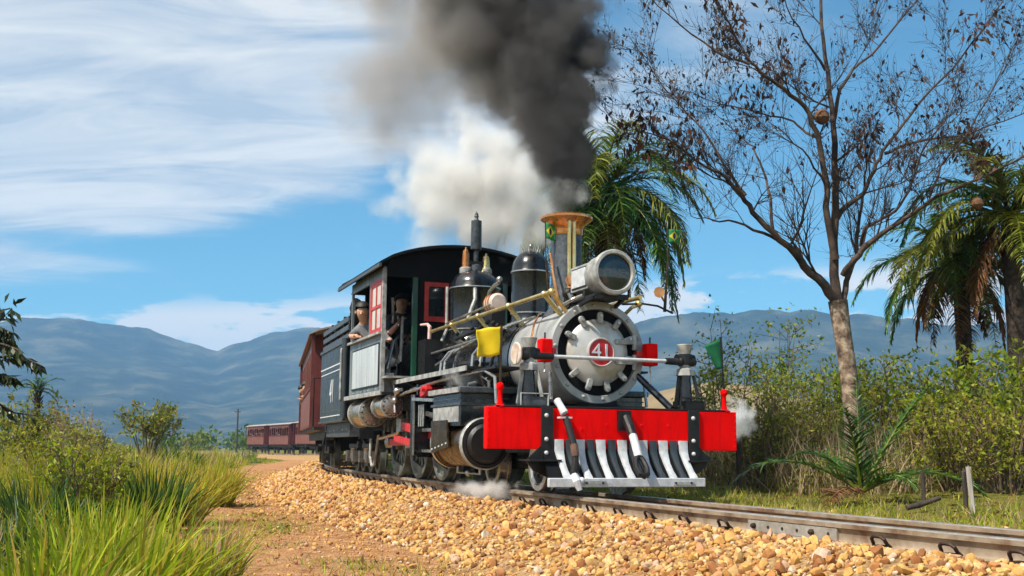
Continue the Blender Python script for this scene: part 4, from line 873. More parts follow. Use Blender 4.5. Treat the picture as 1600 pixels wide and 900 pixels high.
# cab front: arched top, panel with window each side of the boiler, open doorways by the side walls
fr = MB()
top = [(b, z) for b, z in ar if abs(b) <= 1.0]; 
fr.prism([(1.0, 2.50)] + [(b * 0.985, z - 0.002) for b, z in ar[1:-1]] + [(-1.0, 2.50)], lambda p, s: (FA if s else FA - 0.03, p[0], p[1]))
for sg in (1, -1):
    y0, y1 = 0.50, 0.14
    def fb(u0, u1, z0, z1): fr.bx(FA - 0.03, FA, *sorted((u0 * sg, u1 * sg)), z0, z1)
    fb(0.58, 0.47, 1.055, 2.50); fb(0.47, 0.16, 2.45, 2.50); fb(0.47, 0.16, 1.055, 1.96); fb(0.16, 0.0, 1.6, 2.50)
cf = P('cab_front', fr, M_CABBLACK)
for sg in (1, -1):
    wd = P('front_window', MB().bx(FA + 0.002, FA + 0.02, *sorted((0.475 * sg, 0.42 * sg)), 1.955, 2.455).bx(FA + 0.002, FA + 0.02, *sorted((0.21 * sg, 0.155 * sg)), 1.955, 2.455).bx(FA + 0.002, FA + 0.02, *sorted((0.42 * sg, 0.21 * sg)), 2.40, 2.455).bx(FA + 0.002, FA + 0.02, *sorted((0.42 * sg, 0.21 * sg)), 1.955, 2.02), M_WOODP, cf)
    P('pane', MB().bx(FA - 0.012, FA - 0.004, *sorted((0.42 * sg, 0.21 * sg)), 2.02, 2.40), M_GLASS, cf)
    P('door_post', MB().bx(FA - 0.02, FA + 0.035, *sorted((0.63 * sg, 0.565 * sg)), 1.20, 2.50), M_GREEN, cf, bevel=0.004)
    P('corner_post', MB().bx(FA - 0.03, FA + 0.012, *sorted((1.012 * sg, 0.965 * sg)), 1.055, 2.60), M_GREYP, cf)
P('grab_pipe', MB().tube([(FA + 0.06, 0.53, 1.90), (FA + 0.16, 0.47, 1.90), (FA + 0.20, 0.45, 1.86), (FA + 0.20, 0.46, 1.50), (FA + 0.22, 0.44, 1.24)], [0.014, 0.02, 0.026, 0.026, 0.026], 10), M_PINK)
# controls seen through the doorway
bh = P('backhead', MB().lathe([(-5.02, 0.55), (-5.0, 0.56), (-4.6, 0.56)], (0, 0, CZ + 0.1), (1, 0, 0), 24), M_IRON)
rc = random.Random(3)
for k in range(9):
    b_ = rc.uniform(0.60, 0.90); z_ = rc.uniform(1.45, 2.05); a_ = -4.72 - rc.uniform(0, 0.3)
    P('gauge_valve', MB().tube([(a_, b_, z_), (a_ + rc.uniform(-.1, .1), b_ + rc.uniform(-.05, .05), z_ + rc.uniform(0.08, 0.28))], rc.uniform(0.012, 0.022), 7).ball((a_, b_, z_), rc.uniform(0.02, 0.035), 8, 5), M_STEEL if k % 3 else M_GREYP, bh)
P('control_lever', MB().tube([(-4.75, 0.88, 1.35), (-4.78, 0.80, 1.70), (-4.85, 0.72, 1.78), (-4.9, 0.60, 1.80)], 0.022, 8), M_STEEL, bh)
P('control_lever', MB().tube([(-4.72, 0.72, 1.45), (-4.74, 0.70, 1.95), (-4.76, 0.69, 2.02)], 0.020, 8), M_GREYP, bh)
P('brake_stand', MB().tube([(-4.8, 0.86, 1.06), (-4.8, 0.86, 1.40), (-4.78, 0.80, 1.46)], [0.05, 0.04, 0.05], 10), M_GREYP, bh)
P('cab_step_plate', MB().bx(-4.60, -4.30, 0.62, 1.0, 1.22, 1.245), M_GREYP)
P('cab_box', MB().bx(-4.95, -4.62, 0.82, 0.98, 1.06, 1.30), M_GREYP, bevel=0.005)
# --- air reservoirs under the cab
for a0, a1, r_, b_, z_ in ((-6.30, -5.52, 0.175, 0.85, 0.835), (-5.02, -4.42, 0.125, 0.88, 0.885)):
    tk = P('air_reservoir', MB().lathe([(a0 - 0.03, 0), (a0, r_ * 0.9), (a0 + 0.03, r_), (a1 - 0.03, r_), (a1, r_ * 0.9), (a1 + 0.02, 0)], (0, b_, z_), (1, 0, 0), 32), M_BRONZE if 0 else mat('tank_metal', (0.34, 0.30, 0.24), (0.50, 0.46, 0.40), 0.25, 0.8, scale=6, rough_var=0.1))
    for a in (a0 + 0.05, a1 - 0.05):
        P('tank_band', MB().lathe([(a - 0.02, r_), (a - 0.02, r_ + 0.016), (a + 0.02, r_ + 0.016), (a + 0.02, r_)], (0, b_, z_), (1, 0, 0), 32), M_GREYP, tk)
    for k in range(14):
        an = 2 * PI * k / 14; P('tank_rivet', MB().ball((a1 + 0.0, b_ + r_ * 0.92 * math.cos(an), z_ + r_ * 0.92 * math.sin(an)), 0.014, 6, 4), M_IRON, tk)
    P('tank_hanger', MB().bx((a0 + a1) / 2 - 0.02, (a0 + a1) / 2 + 0.02, b_ - 0.03, b_ + 0.03, z_ + r_, 1.03), M_IRON, tk)
# --- trailing brake pull rods seen below the cab
P('brake_rod', MB().tube([(-6.1, 0.62, 0.50), (-5.0, 0.66, 0.56), (-4.75, 0.68, 0.66)], 0.022, 8), M_STEEL)
P('brake_loop', MB().tube([(-6.25, 0.60, 0.55), (-6.35, 0.60, 0.35), (-6.45, 0.60, 0.15), (-6.60, 0.60, 0.12), (-6.72, 0.60, 0.25), (-6.70, 0.60, 0.50)], 0.020, 8), M_GREYP)
for k in range(7):
    a = -4.9 - k * 0.24; P('spring_hanger', MB().bar((a, 0.50, 0.78), (a + 0.05, 0.52, 0.50 + 0.05 * (k % 3)), 0.025, 0.04), M_GREYP if k % 2 else M_STEEL)

# ================================================================== TENDER
def place_on_track(o, s):
    p, d, nn = trk(s); f = -d; o.location = p; o.rotation_euler = (-R(0.5), 0, math.atan2(f.y, f.x))
TEN = empty('tender'); tag(TEN, 'slate grey tender with white lining and slatted wood rack behind the cab', 'tender')
place_on_track(TEN, SA + 8.02)
def T(name, mb, m, parent=None, **k): return mb.build(name, m, parent or TEN, **k)
TL, TW = 1.26, 1.04
tb = T('tank', MB().bx(-TL, TL, -TW, TW, 0.74, 1.90), M_SLATE, bevel=0.035)
M_LINE = mat('lining_white', (0.50, 0.55, 0.56), (0.66, 0.70, 0.70), 0.5, scale=10)
for sg in (1, -1):
    e = sorted(((TW + 0.001) * sg, (TW + 0.005) * sg))
    T('lining', MB().bx(-TL + 0.05, TL - 0.04, *e, 1.585, 1.605), M_LINE, tb)
    T('lining', MB().bx(-TL + 0.12, TL - 0.10, *e, 1.50, 1.515), M_LINE, tb)
    T('lining', MB().bx(-TL + 0.12, TL - 0.10, *e, 0.835, 0.85), M_LINE, tb)
    T('top_moulding', MB().bx(-TL, TL, *sorted(((TW + 0.001) * sg, (TW + 0.02) * sg)), 1.86, 1.90).bx(-TL, TL, *sorted(((TW + 0.001) * sg, (TW + 0.02) * sg)), 0.745, 0.775), M_STACK, tb)
    for k in range(10):
        for z in (1.44, 0.92): T('rivet', MB().ball((-1.08 + 0.24 * k, TW * sg, z), 0.011, 6, 4), M_SLATE, tb)
    me = text_mesh('41', 0.50, 0.002, 0.85, 1.0); me.materials.append(M_LINE)
    for v in me.vertices:
        x, y, z = v.co; v.co = (x * 1.0 * (1 if sg > 0 else -1) + 0.05, -(TW + 0.006 + z) * sg, 1.20 + y)
    me.flip_normals() if sg < 0 else None
    o = bpy.data.objects.new('tender_number', me); COL.objects.link(o); o.parent = tb
    # slatted rack
    for k, z in enumerate((1.955, 2.08, 2.205)):
        T('rack_slat', MB().bx(-TL - 0.05, TL + 0.02, *sorted(((TW - 0.06) * sg, (TW - 0.03) * sg)), z - 0.035, z + 0.04), M_STACK, bevel=0.003)
    for x in (-1.20, -0.62, 0.0, 0.62, 1.20):
        T('rack_post', MB().bx(x - 0.03, x + 0.03, *sorted(((TW - 0.10) * sg, (TW - 0.062) * sg)), 1.90, 2.30), M_IRON)
    T('frame_sill', MB().bx(-TL, TL, *sorted((0.80 * sg, 0.95 * sg)), 0.53, 0.735), M_STACK, bevel=0.006)
    for k in range(6): T('sill_bolt', MB().ball((-1.05 + 0.42 * k, 0.95 * sg, 0.63), 0.018, 6, 4), M_GREYP)
    T('grab_rail', MB().tube([(TL - 0.02, (TW + 0.03) * sg, 1.02), (TL + 0.02, (TW + 0.06) * sg, 1.05), (TL + 0.02, (TW + 0.06) * sg, 1.75), (TL - 0.02, (TW + 0.03) * sg, 1.78)], 0.018, 8), M_GREYP)
    T('corner_pipe', MB().cyl((TL + 0.0, (TW - 0.0) * sg, 0.80), (TL + 0.0, (TW - 0.0) * sg, 1.92), 0.055, n=14), M_SLATE)
    T('rear_step', MB().bx(-TL - 0.15, -TL + 0.15, *sorted((0.75 * sg, 1.02 * sg)), 0.40, 0.42).bar((-TL, 0.97 * sg, 0.42), (-TL + 0.25, 0.95 * sg, 0.70), 0.02, 0.05), M_IRON)
    for x in (-0.85, -0.30, 0.35, 0.90):
        c = (x, 0.42 * sg, 0.24)
        w_ = T('wheel', MB().lathe([(-0.06, 0), (-0.05, 0.26), (-0.025, 0.262), (-0.02, 0.24), (0.05, 0.237), (0.05, 0.18), (0.02, 0.16), (0.03, 0.07), (0.06, 0.06), (0.065, 0)], c, (0, sg, 0), 28), M_WHEEL)
    for x in (-0.575, 0.625):
        T('truck_side', MB().bar((x - 0.42, 0.56 * sg, 0.40), (x + 0.42, 0.56 * sg, 0.40), 0.05, 0.06).bar((x - 0.34, 0.56 * sg, 0.39), (x - 0.10, 0.56 * sg, 0.13), 0.045, 0.04).bar((x + 0.34, 0.56 * sg, 0.39), (x + 0.10, 0.56 * sg, 0.13), 0.045, 0.04).bar((x - 0.12, 0.56 * sg, 0.13), (x + 0.12, 0.56 * sg, 0.13), 0.045, 0.04), M_STACK)
        for dx in (-0.28, 0.28): T('axle_box', MB().bx(x + dx - 0.07, x + dx + 0.07, *sorted((0.53 * sg, 0.65 * sg)), 0.16, 0.33), M_GREYP, bevel=0.01)
        for dx in (-0.07, 0.0, 0.07): T('spring', MB().lathe([(0.20 + 0.015 * j, 0.030 + 0.008 * (j % 2)) for j in range(12)], (x + dx, 0.58 * sg, 0), (0, 0, 1), 8), M_STEEL)
M_TARP = mat('grey_tarpaulin', (0.06, 0.065, 0.07), (0.16, 0.16, 0.155), 0.75, scale=7, bump=0.01, bscale=9)
tarp = MB(); gx = [TL + 0.04 - 0.13 * i for i in range(20)]; gy = [-0.9 + 0.1 * j for j in range(19)]
rr_ = random.Random(8)
tarp.v = [(x, y, 2.16 + 0.20 * max(0, 1 - (y / 1.0) ** 2) ** 0.5 * (0.55 + 0.45 * abs(math.sin(x * 3.1 + 0.6))) + 0.03 * math.sin(9 * y + 4 * x) + rr_.uniform(-.012, .012)) for x in gx for y in gy]
tarp.f = [(i * 19 + j, i * 19 + j + 1, (i + 1) * 19 + j + 1, (i + 1) * 19 + j) for i in range(19) for j in range(18)]; tarp.mi = [0] * len(tarp.f)
to = T('tarpaulin', tarp, M_TARP, recalc=False, smooth=60); md = to.modifiers.new('thick', 'SOLIDIFY'); md.thickness = 0.015
tg = T('tool_roll', MB().tube([(TL - 0.25, TW - 0.2, 2.30), (TL + 0.0, TW - 0.16, 2.36), (TL + 0.18, TW - 0.10, 2.43)], [0.09, 0.12, 0.06], 12), M_TARP)

# ================================================================== CARRIAGES
M_MAROON = mat('maroon_boards', (0.135, 0.042, 0.030), (0.21, 0.075, 0.055), 0.5, scale=5, rough_var=0.12, stretch=(1, 1, 0.3))
M_MAROOND = mat('maroon_trim', (0.09, 0.016, 0.013), (0.14, 0.028, 0.022), 0.5, scale=7)
M_CROOF = mat('carriage_roof', (0.22, 0.20, 0.18), (0.36, 0.33, 0.29), 0.7, scale=3, bump=0.003)
def make_coach():
    root = empty('passenger_carriage'); L2, HW = 4.0, 0.92
    def K(name, mb, m, parent=None, **k): return mb.build(name, m, parent or root, **k)
    NWIN = 9; pitch = (2 * L2 - 1.4) / NWIN; x0 = -L2 + 0.7
    for sg in (1, -1):
        s0, s1 = sorted((HW * sg, (HW - 0.035) * sg)); mb = MB()
        mb.bx(x0, -x0, s0, s1, 0.72, 1.42).bx(x0, -x0, s0, s1, 2.10, 2.30)
        for k in range(NWIN + 1):
            xx = x0 + k * pitch; mb.bx(xx - 0.05 if k else xx, xx + 0.05 if k < NWIN else xx, s0, s1, 1.42, 2.10)
        wl = K('side_wall', mb, M_MAROON)
        K('belt_rail', MB().bx(x0, -x0, *sorted(((HW + 0.001) * sg, (HW + 0.03) * sg)), 1.39, 1.435).bx(x0, -x0, *sorted(((HW + 0.001) * sg, (HW + 0.02) * sg)), 0.72, 0.76), M_MAROOND, wl)
        bd = MB()
        for k in range(int((2 * L2 - 1.4) / 0.22)): K_x = x0 + 0.22 * k; bd.bx(K_x, K_x + 0.206, *sorted(((HW + 0.0005) * sg, (HW + 0.010) * sg)), 0.765, 1.385)
        K('board', bd, M_MAROON, wl)['kind'] = 'stuff'
        K('gutter', MB().bx(-L2, L2, *sorted(((HW + 0.04) * sg, (HW + 0.085) * sg)), 2.275, 2.315), M_MAROOND)
        for k in range(NWIN):
            xx = x0 + (k + 0.5) * pitch; K('window_blind', MB().bx(xx - pitch / 2 + 0.051, xx + pitch / 2 - 0.051, *sorted(((HW - 0.014) * sg, (HW - 0.024) * sg)), 2.05 if k % 3 else 1.97, 2.099), M_MAROOND, wl)
    for e in (1, -1):
        xe = e * (L2 - 0.7); a0, a1 = sorted((xe, xe - 0.04 * e))
        K('end_wall', MB().bx(a0, a1, -HW + 0.036, -0.33, 0.72, 2.35).bx(a0, a1, 0.33, HW - 0.036, 0.72, 2.35).bx(a0, a1, -0.33, 0.33, 2.15, 2.40), M_MAROOND)
        K('end_door', MB().bx(*sorted((xe - 0.01 * e, xe - 0.03 * e)), -0.329, 0.329, 0.74, 2.149), M_MAROON)
        rl = K('end_railing', MB().tube([(e * (L2 - 0.03), -0.9, 0.72), (e * (L2 - 0.03), -0.9, 1.55), (e * (L2 - 0.03), -0.35, 1.55), (e * (L2 - 0.03), -0.35, 0.72)], 0.018, 6), M_IRON)
        K('end_railing', MB().tube([(e * (L2 - 0.03), 0.9, 0.72), (e * (L2 - 0.03), 0.9, 1.55), (e * (L2 - 0.03), 0.35, 1.55), (e * (L2 - 0.03), 0.35, 0.72)], 0.018, 6), M_IRON)
        for b in (0.93, -0.93): K('roof_post', MB().bx(*sorted((e * (L2 - 0.02), e * (L2 - 0.08))), b - 0.03, b + 0.03, 0.72, 2.32), M_MAROOND)
        K('step', MB().bx(*sorted((e * (L2 - 0.6), e * (L2 - 0.1))), 0.70, 1.0, 0.38, 0.41).bx(*sorted((e * (L2 - 0.6), e * (L2 - 0.1))), -1.0, -0.70, 0.38, 0.41), M_IRON)
        bg = K('bogie', MB().bx(e * 2.5 - 0.85, e * 2.5 + 0.85, 0.52, 0.58, 0.26, 0.38).bx(e * 2.5 - 0.85, e * 2.5 + 0.85, -0.58, -0.52, 0.26, 0.38).bx(e * 2.5 - 0.12, e * 2.5 + 0.12, -0.6, 0.6, 0.30, 0.50), M_IRON)
        for dx in (-0.6, 0.6):
            for sg in (1, -1): K('wheel', MB().lathe([(-0.05, 0), (-0.045, 0.27), (-0.02, 0.27), (-0.015, 0.25), (0.05, 0.247), (0.05, 0.19), (0.02, 0.17), (0.03, 0.06), (0.06, 0)], (e * 2.5 + dx, 0.42 * sg, 0.25), (0, sg, 0), 20), M_WHEEL, bg)
        K('buffer', MB().bx(*sorted((e * L2, e * (L2 + 0.22))), -0.12, 0.12, 0.52, 0.66), M_IRON)
    K('floor', MB().bx(-L2, L2, -HW + 0.04, HW - 0.04, 0.66, 0.715), M_IRON)
    K('underframe', MB().bx(-L2 + 0.05, L2 - 0.05, 0.60, 0.70, 0.50, 0.655).bx(-L2 + 0.05, L2 - 0.05, -0.70, -0.60, 0.50, 0.655).bx(-1.0, 0.6, -0.35, 0.35, 0.36, 0.62), M_IRON)
    K('aisle_partition', MB().bx(-L2 + 0.8, L2 - 0.8, -0.02, 0.02, 0.72, 1.15), M_MAROOND)
    for k in range(NWIN): K('seat', MB().bx(x0 + k * pitch + 0.25, x0 + k * pitch + 0.31, -0.90, -0.1, 0.72, 1.50).bx(x0 + k * pitch + 0.25, x0 + k * pitch + 0.31, 0.1, 0.90, 0.72, 1.50), M_MAROOND)
    ar = arch(HW + 0.08, 2.29, 2.47); n_ = len(ar); rf = MB()
    rf.add([(a, b, z + dz) for a in (L2 + 0.12, -L2 - 0.12) for dz in (0.0, 0.03) for b, z in ar],
       [(i, i + 1, n_ + i + 1, n_ + i) for i in range(n_ - 1)] + [(2 * n_ + i + 1, 2 * n_ + i, 3 * n_ + i, 3 * n_ + i + 1) for i in range(n_ - 1)] +
       [(n_ + i, n_ + i + 1, 3 * n_ + i + 1, 3 * n_ + i) for i in range(n_ - 1)] + [(i + 1, i, 2 * n_ + i, 2 * n_ + i + 1) for i in range(n_ - 1)] +
       [(0, n_, 3 * n_, 2 * n_), (n_ - 1, 2 * n_ + n_ - 1, 3 * n_ + n_ - 1, n_ + n_ - 1)])
    K('roof', rf, M_CROOF, smooth=50)
    return root
COACHES = []
c0 = make_coach()
s_c = SA + 9.35 + 0.75 + 4.0
for i in range(10):
    c = c0 if i == 0 else copy_tree(c0)
    place_on_track(c, s_c + i * 8.65); COACHES.append(c)
    tag(c, None, 'carriage', 'maroon carriages of the train')
    c['label'] = {0: 'maroon carriage coupled directly behind the tender', 1: 'second maroon carriage, its roof end peeping out past the first', 7: 'far maroon carriage with cream roof, cut off by the near carriage',
                  8: 'distant maroon carriage with cream roof, right one of the two seen whole', 9: 'distant maroon carriage with cream roof, leftmost of the train'}.get(i, 'maroon carriage hidden in the bend between the near and the distant carriages')

# ================================================================== PEOPLE
def skin_person(J, bones, rad, bmats, mats_, name='person', parent_mat=None, hair=None, label='', group=None):
    """J joints (dict), bones list of (j0, j1, material index); grows one skin over the skeleton"""
    J = {k: v for k, v in J.items() if k != 'face'}; names = list(J); me = bpy.data.meshes.new('body'); idx = {n: i for i, n in enumerate(names)}
    me.from_pydata([J[n] for n in names], [(idx[a], idx[b]) for a, b, _ in bones], [])
    o = bpy.data.objects.new('body_tmp', me); COL.objects.link(o)
    sk = o.modifiers.new('skin', 'SKIN'); sk.use_smooth_shade = True
    for n in names:
        v = me.skin_vertices[0].data[idx[n]]; r_ = rad[n]; v.radius = (r_, r_) if not isinstance(r_, tuple) else r_; v.use_root = (n == 'pelvis')
    sb_ = o.modifiers.new('sub', 'SUBSURF'); sb_.levels = 2; sb_.render_levels = 2
    dg = bpy.context.evaluated_depsgraph_get(); nm = bpy.data.meshes.new_from_object(o.evaluated_get(dg)); bpy.data.objects.remove(o)
    for m_ in mats_: nm.materials.append(m_)
    seg = [(Vector(J[a]), Vector(J[b]), k) for a, b, k in bones]
    for p in nm.polygons:
        c = p.center; best = (9e9, 0)
        for A, B_, k in seg:
            d = B_ - A; t_ = max(0, min(1, (c - A).dot(d) / max(d.length_squared, 1e-9))); q = (c - A - d * t_).length
            if q < best[0]: best = (q, k)
        p.material_index = best[1]; p.use_smooth = True
    body = bpy.data.objects.new('body', nm); COL.objects.link(body); return body
M_SKIN = mat('skin', (0.48, 0.27, 0.18), (0.58, 0.34, 0.24), 0.55, scale=20)
M_SHIRT = mat('grey_shirt', (0.13, 0.14, 0.16), (0.22, 0.23, 0.25), 0.85, scale=14, bump=0.004, bscale=20)
M_DARKC = mat('dark_clothes', (0.02, 0.022, 0.03), (0.04, 0.042, 0.05), 0.9, scale=14)
M_HAIR = mat('dark_hair', (0.010, 0.008, 0.007), (0.02, 0.015, 0.012), 0.6, scale=60)
M_PALEC = mat('pale_clothes', (0.50, 0.48, 0.46), (0.62, 0.60, 0.58), 0.85, scale=14)
M_BLUEC = mat('blue_clothes', (0.05, 0.09, 0.20), (0.08, 0.13, 0.26), 0.85, scale=14)
BONES = [('pelvis', 'waist', 2), ('waist', 'chest', 1), ('chest', 'neck', 1), ('neck', 'chin', 0), ('chin', 'head', 0), ('head', 'crown', 0),
         ('chest', 'shR', 1), ('shR', 'elR', 1), ('elR', 'wrR', 0), ('wrR', 'haR', 0), ('chest', 'shL', 1), ('shL', 'elL', 1), ('elL', 'wrL', 0), ('wrL', 'haL', 0),
         ('pelvis', 'hiR', 2), ('hiR', 'knR', 2), ('knR', 'anR', 2), ('anR', 'toR', 2), ('pelvis', 'hiL', 2), ('hiL', 'knL', 2), ('knL', 'anL', 2), ('anL', 'toL', 2)]
RAD = dict(pelvis=0.13, waist=0.125, chest=(0.14, 0.12), neck=0.06, chin=0.065, head=0.098, crown=0.075, shR=0.065, elR=0.045, wrR=0.032, haR=0.034, shL=0.065, elL=0.045, wrL=0.032, haL=0.034,
           hiR=0.09, knR=0.06, anR=0.042, toR=0.035, hiL=0.09, knL=0.06, anL=0.042, toL=0.035)
def person(J, clothes, label, mtx_of, group=None, cap=False):
    """joints in (a, b, z) of a vehicle; mirrored into its frame like the meshes"""
    Jm = {k: Vector((v[0], -v[1], v[2])) for k, v in J.items()}
    root = empty('person', mtx_of.location.copy(), tuple(mtx_of.rotation_euler)); tag(root, label, 'person', group)
    body = skin_person(Jm, BONES, RAD, None, [M_SKIN, clothes, M_DARKC]); body.parent = root
    h = Jm['head']; cr = (Jm['crown'] - Jm['chin']).normalized(); fw = Jm['face'] - h if 'face' in Jm else Vector((1, 0, 0))
    fw = (fw - cr * fw.dot(cr)).normalized(); sd_ = cr.cross(fw)
    hm = MB(); m_, n_ = 6, 12
    for i in range(m_ + 1):
        ph = PI * 0.62 * i / m_
        for k in range(n_):
            th_ = 2 * PI * k / n_; r_ = math.sin(ph) * 0.108; front = math.cos(th_)
            lim = ph if front < 0.2 else min(ph, 1.15)
            r_ = math.sin(lim) * 0.108
            hm.v.append(tuple(h + cr * (0.035 + 0.112 * math.cos(lim)) + (fw * math.cos(th_) + sd_ * math.sin(th_)) * r_ - fw * 0.012))
    for i in range(m_):
        for k in range(n_): hm.f.append((i * n_ + k, i * n_ + (k + 1) % n_, (i + 1) * n_ + (k + 1) % n_, (i + 1) * n_ + k)); hm.mi.append(0)
    ho = hm.build('hair' if not cap else 'cap', M_HAIR if not cap else M_DARKC, root, flip=False, smooth=60)
    ns = MB().tube([h + fw * 0.085 + cr * 0.015, h + fw * 0.118 - cr * 0.022], [0.010, 0.017], 6)
    for s_ in (-1, 1): ns.ball(tuple(h + sd_ * (0.098 * s_) - fw * 0.005), 0.022, 6, 4, (0.6, 0.6, 1.2))
    ns.build('face_features', M_SKIN, root, flip=False)['kind'] = 'stuff'
    # five fingers on each hand
    fg = MB()
    for wn, hn in (('wrR', 'haR'), ('wrL', 'haL')):
        A = Jm[wn]; B_ = Jm[hn]; d = (B_ - A).normalized(); u = d.cross(Vector((0, 0, 1)))
        u = u.normalized() if u.length > 0.1 else Vector((1, 0, 0)); dn = d.cross(u)
        for k in range(4):
            q = B_ + u * (0.030 - 0.02 * k) + d * 0.012; fg.tube([q, q + d * (0.035 + 0.006 * (k in (1, 2))) + dn * 0.004, q + d * 0.058 + dn * 0.024], [0.0095, 0.009, 0.007], 5)
        q = B_ + u * 0.030 - d * 0.02; fg.tube([q, q + u * 0.025 + d * 0.02, q + u * 0.028 + d * 0.045], [0.011, 0.010, 0.008], 5)
    fg.build('fingers', M_SKIN, root, flip=False)['kind'] = 'stuff'
    return root
drv = dict(pelvis=(-5.86, 0.62, 1.52), waist=(-5.88, 0.70, 1.68), chest=(-5.90, 0.84, 1.93), neck=(-5.84, 0.93, 2.06), chin=(-5.79, 0.965, 2.10), head=(-5.755, 0.985, 2.18), crown=(-5.76, 0.985, 2.25), face=(-5.4, 1.15, 2.15),
           shR=(-5.93, 0.99, 1.99), elR=(-6.08, 1.07, 1.87), wrR=(-5.86, 1.06, 1.855), haR=(-5.74, 1.05, 1.85), shL=(-5.82, 0.70, 1.99), elL=(-5.68, 0.62, 1.80), wrL=(-5.50, 0.66, 1.78), haL=(-5.42, 0.68, 1.78),
           hiR=(-5.82, 0.70, 1.50), knR=(-5.46, 0.74, 1.48), anR=(-5.44, 0.74, 1.14), toR=(-5.30, 0.74, 1.09), hiL=(-5.82, 0.54, 1.50), knL=(-5.46, 0.52, 1.48), anL=(-5.44, 0.52, 1.14), toL=(-5.30, 0.52, 1.09))
person(drv, M_SHIRT, 'person in a grey shirt leaning on the cab window sill', LOCO)
FRX = -0.75
frm = dict(pelvis=(-5.12, 0.74, 1.72), waist=(-5.10, 0.75, 1.86), chest=(-5.04, 0.78, 2.10), neck=(-4.99, 0.78, 2.23), chin=(-4.97, 0.78, 2.27), head=(-4.95, 0.78, 2.35), crown=(-4.95, 0.78, 2.42), face=(-4.5, 0.9, 2.3),
           shR=(-5.04, 0.93, 2.15), elR=(-4.92, 0.95, 1.93), wrR=(-4.78, 0.88, 2.03), haR=(-4.73, 0.84, 2.09), shL=(-5.04, 0.62, 2.15), elL=(-4.98, 0.60, 1.92), wrL=(-4.84, 0.64, 1.84), haL=(-4.78, 0.66, 1.82),
           hiR=(-5.12, 0.83, 1.70), knR=(-5.08, 0.84, 1.38), anR=(-5.14, 0.84, 1.10), toR=(-5.00, 0.84, 1.08), hiL=(-5.12, 0.65, 1.70), knL=(-5.08, 0.64, 1.38), anL=(-5.14, 0.64, 1.10), toL=(-5.00, 0.64, 1.08))
frm = {k: (v[0] + FRX, v[1] - 0.32, v[2] - 0.03) for k, v in frm.items()}
person(frm, M_DARKC, 'person in dark clothes standing inside the cab behind the open front', LOCO, cap=True)
def passenger(x, b, lean=0.0):
    o = dict(pelvis=(0, -0.12, 0.98), waist=(0, -0.10, 1.14), chest=(0, 0.0, 1.40), neck=(0.0, 0.06, 1.54), chin=(0.02, 0.09, 1.58), head=(0.03, 0.11, 1.66), crown=(0.03, 0.11, 1.73), face=(0.3, 0.4, 1.66),
             shR=(-0.16, 0.08, 1.46), elR=(-0.22, 0.20, 1.24), wrR=(-0.05, 0.24, 1.44), haR=(0.02, 0.24, 1.455), shL=(0.15, 0.0, 1.46), elL=(0.2, 0.08, 1.22), wrL=(0.08, 0.2, 1.2), haL=(0.02, 0.24, 1.2),
             hiR=(-0.09, -0.08, 0.98), knR=(-0.1, 0.24, 1.0), anR=(-0.1, 0.26, 0.76), toR=(-0.1, 0.34, 0.75), hiL=(0.09, -0.08, 0.98), knL=(0.1, 0.24, 1.0), anL=(0.1, 0.26, 0.76), toL=(0.1, 0.34, 0.75))
    for k in o:
        q = o[k]; t_ = max(0, q[2] - 1.0) / 0.7
        o[k] = (q[0] + x, q[1] + b + lean * t_, q[2])
    return o
person(passenger(-2.95, 0.56, 0.26), M_DARKC, 'person leaning out of the rear window of the first carriage', COACHES[0])
person(passenger(-1.5, 0.56, 0.22), M_PALEC, 'person in pale clothes leaning out of the first carriage nearer the tender', COACHES[0])
pk = random.Random(4)
base_p = None
for ci in (7, 8, 9):
    for j, x in enumerate((-2.6, -1.2, -0.4, 1.1, 1.9, 2.7)):
        if pk.random() < 0.25: continue
        cl = [M_PALEC, M_BLUEC, M_DARKC][(j + ci) % 3]
        if base_p is None:
            base_p = {}
        key = cl.name
        if key not in base_p:
            pr = person(passenger(0, 0.52, 0.12), cl, 'x', COACHES[ci]); base_p[key] = pr
        else: pr = copy_tree(base_p[key])
        c = COACHES[ci]; Rz = c.rotation_euler.z; pr.rotation_euler = c.rotation_euler
        pr.location = c.location + Vector((math.cos(Rz), math.sin(Rz), 0)) * (x + pk.uniform(-.1, .1))
        tag(pr, 'passenger in %s clothes, %s half %s' % ({'pale_clothes': 'pale', 'blue_clothes': 'blue', 'dark_clothes': 'dark'}[key], 'left' if x < 0 else 'right', {7: 'of the cut off distant carriage', 8: 'of the right whole distant carriage', 9: 'of the leftmost distant carriage'}[ci]) , 'person', 'passengers in the distant carriages')

# ================================================================== FLAGS (stand in the posts and on the smokebox)
def cloth(name, fn, m, parent, nu=14, nv=10, **k):
    mb = MB(); mb.v = [fn(i / nu, j / nv) for i in range(nu + 1) for j in range(nv + 1)]
    mb.f = [(i * (nv + 1) + j, i * (nv + 1) + j + 1, (i + 1) * (nv + 1) + j + 1, (i + 1) * (nv + 1) + j) for i in range(nu) for j in range(nv)]; mb.mi = [0] * len(mb.f)
    o = mb.build(name, m, parent, recalc=False, smooth=80); s_ = o.modifiers.new('thick', 'SOLIDIFY'); s_.thickness = 0.002; return o
def flag_root(name, label):
    r_ = empty(name, LOCO.location.copy(), tuple(LOCO.rotation_euler)); tag(r_, label, 'flag'); return r_
M_YEL = mat('yellow_cloth', (0.78, 0.56, 0.004), (0.88, 0.68, 0.01), 0.75, scale=6, bump=0.003, bscale=14, trans=0.25)
M_GRN = mat('green_cloth', (0.004, 0.13, 0.05), (0.008, 0.20, 0.08), 0.75, scale=6, bump=0.003, bscale=14, trans=0.25)
yf = flag_root('yellow_flag', 'yellow cloth flag on a thin staff above the red beam')
MB().cyl((-0.05, 1.07, 0.945), (-0.05, 1.065, 1.425), 0.011, n=8).build('staff', M_BRONZE, yf)
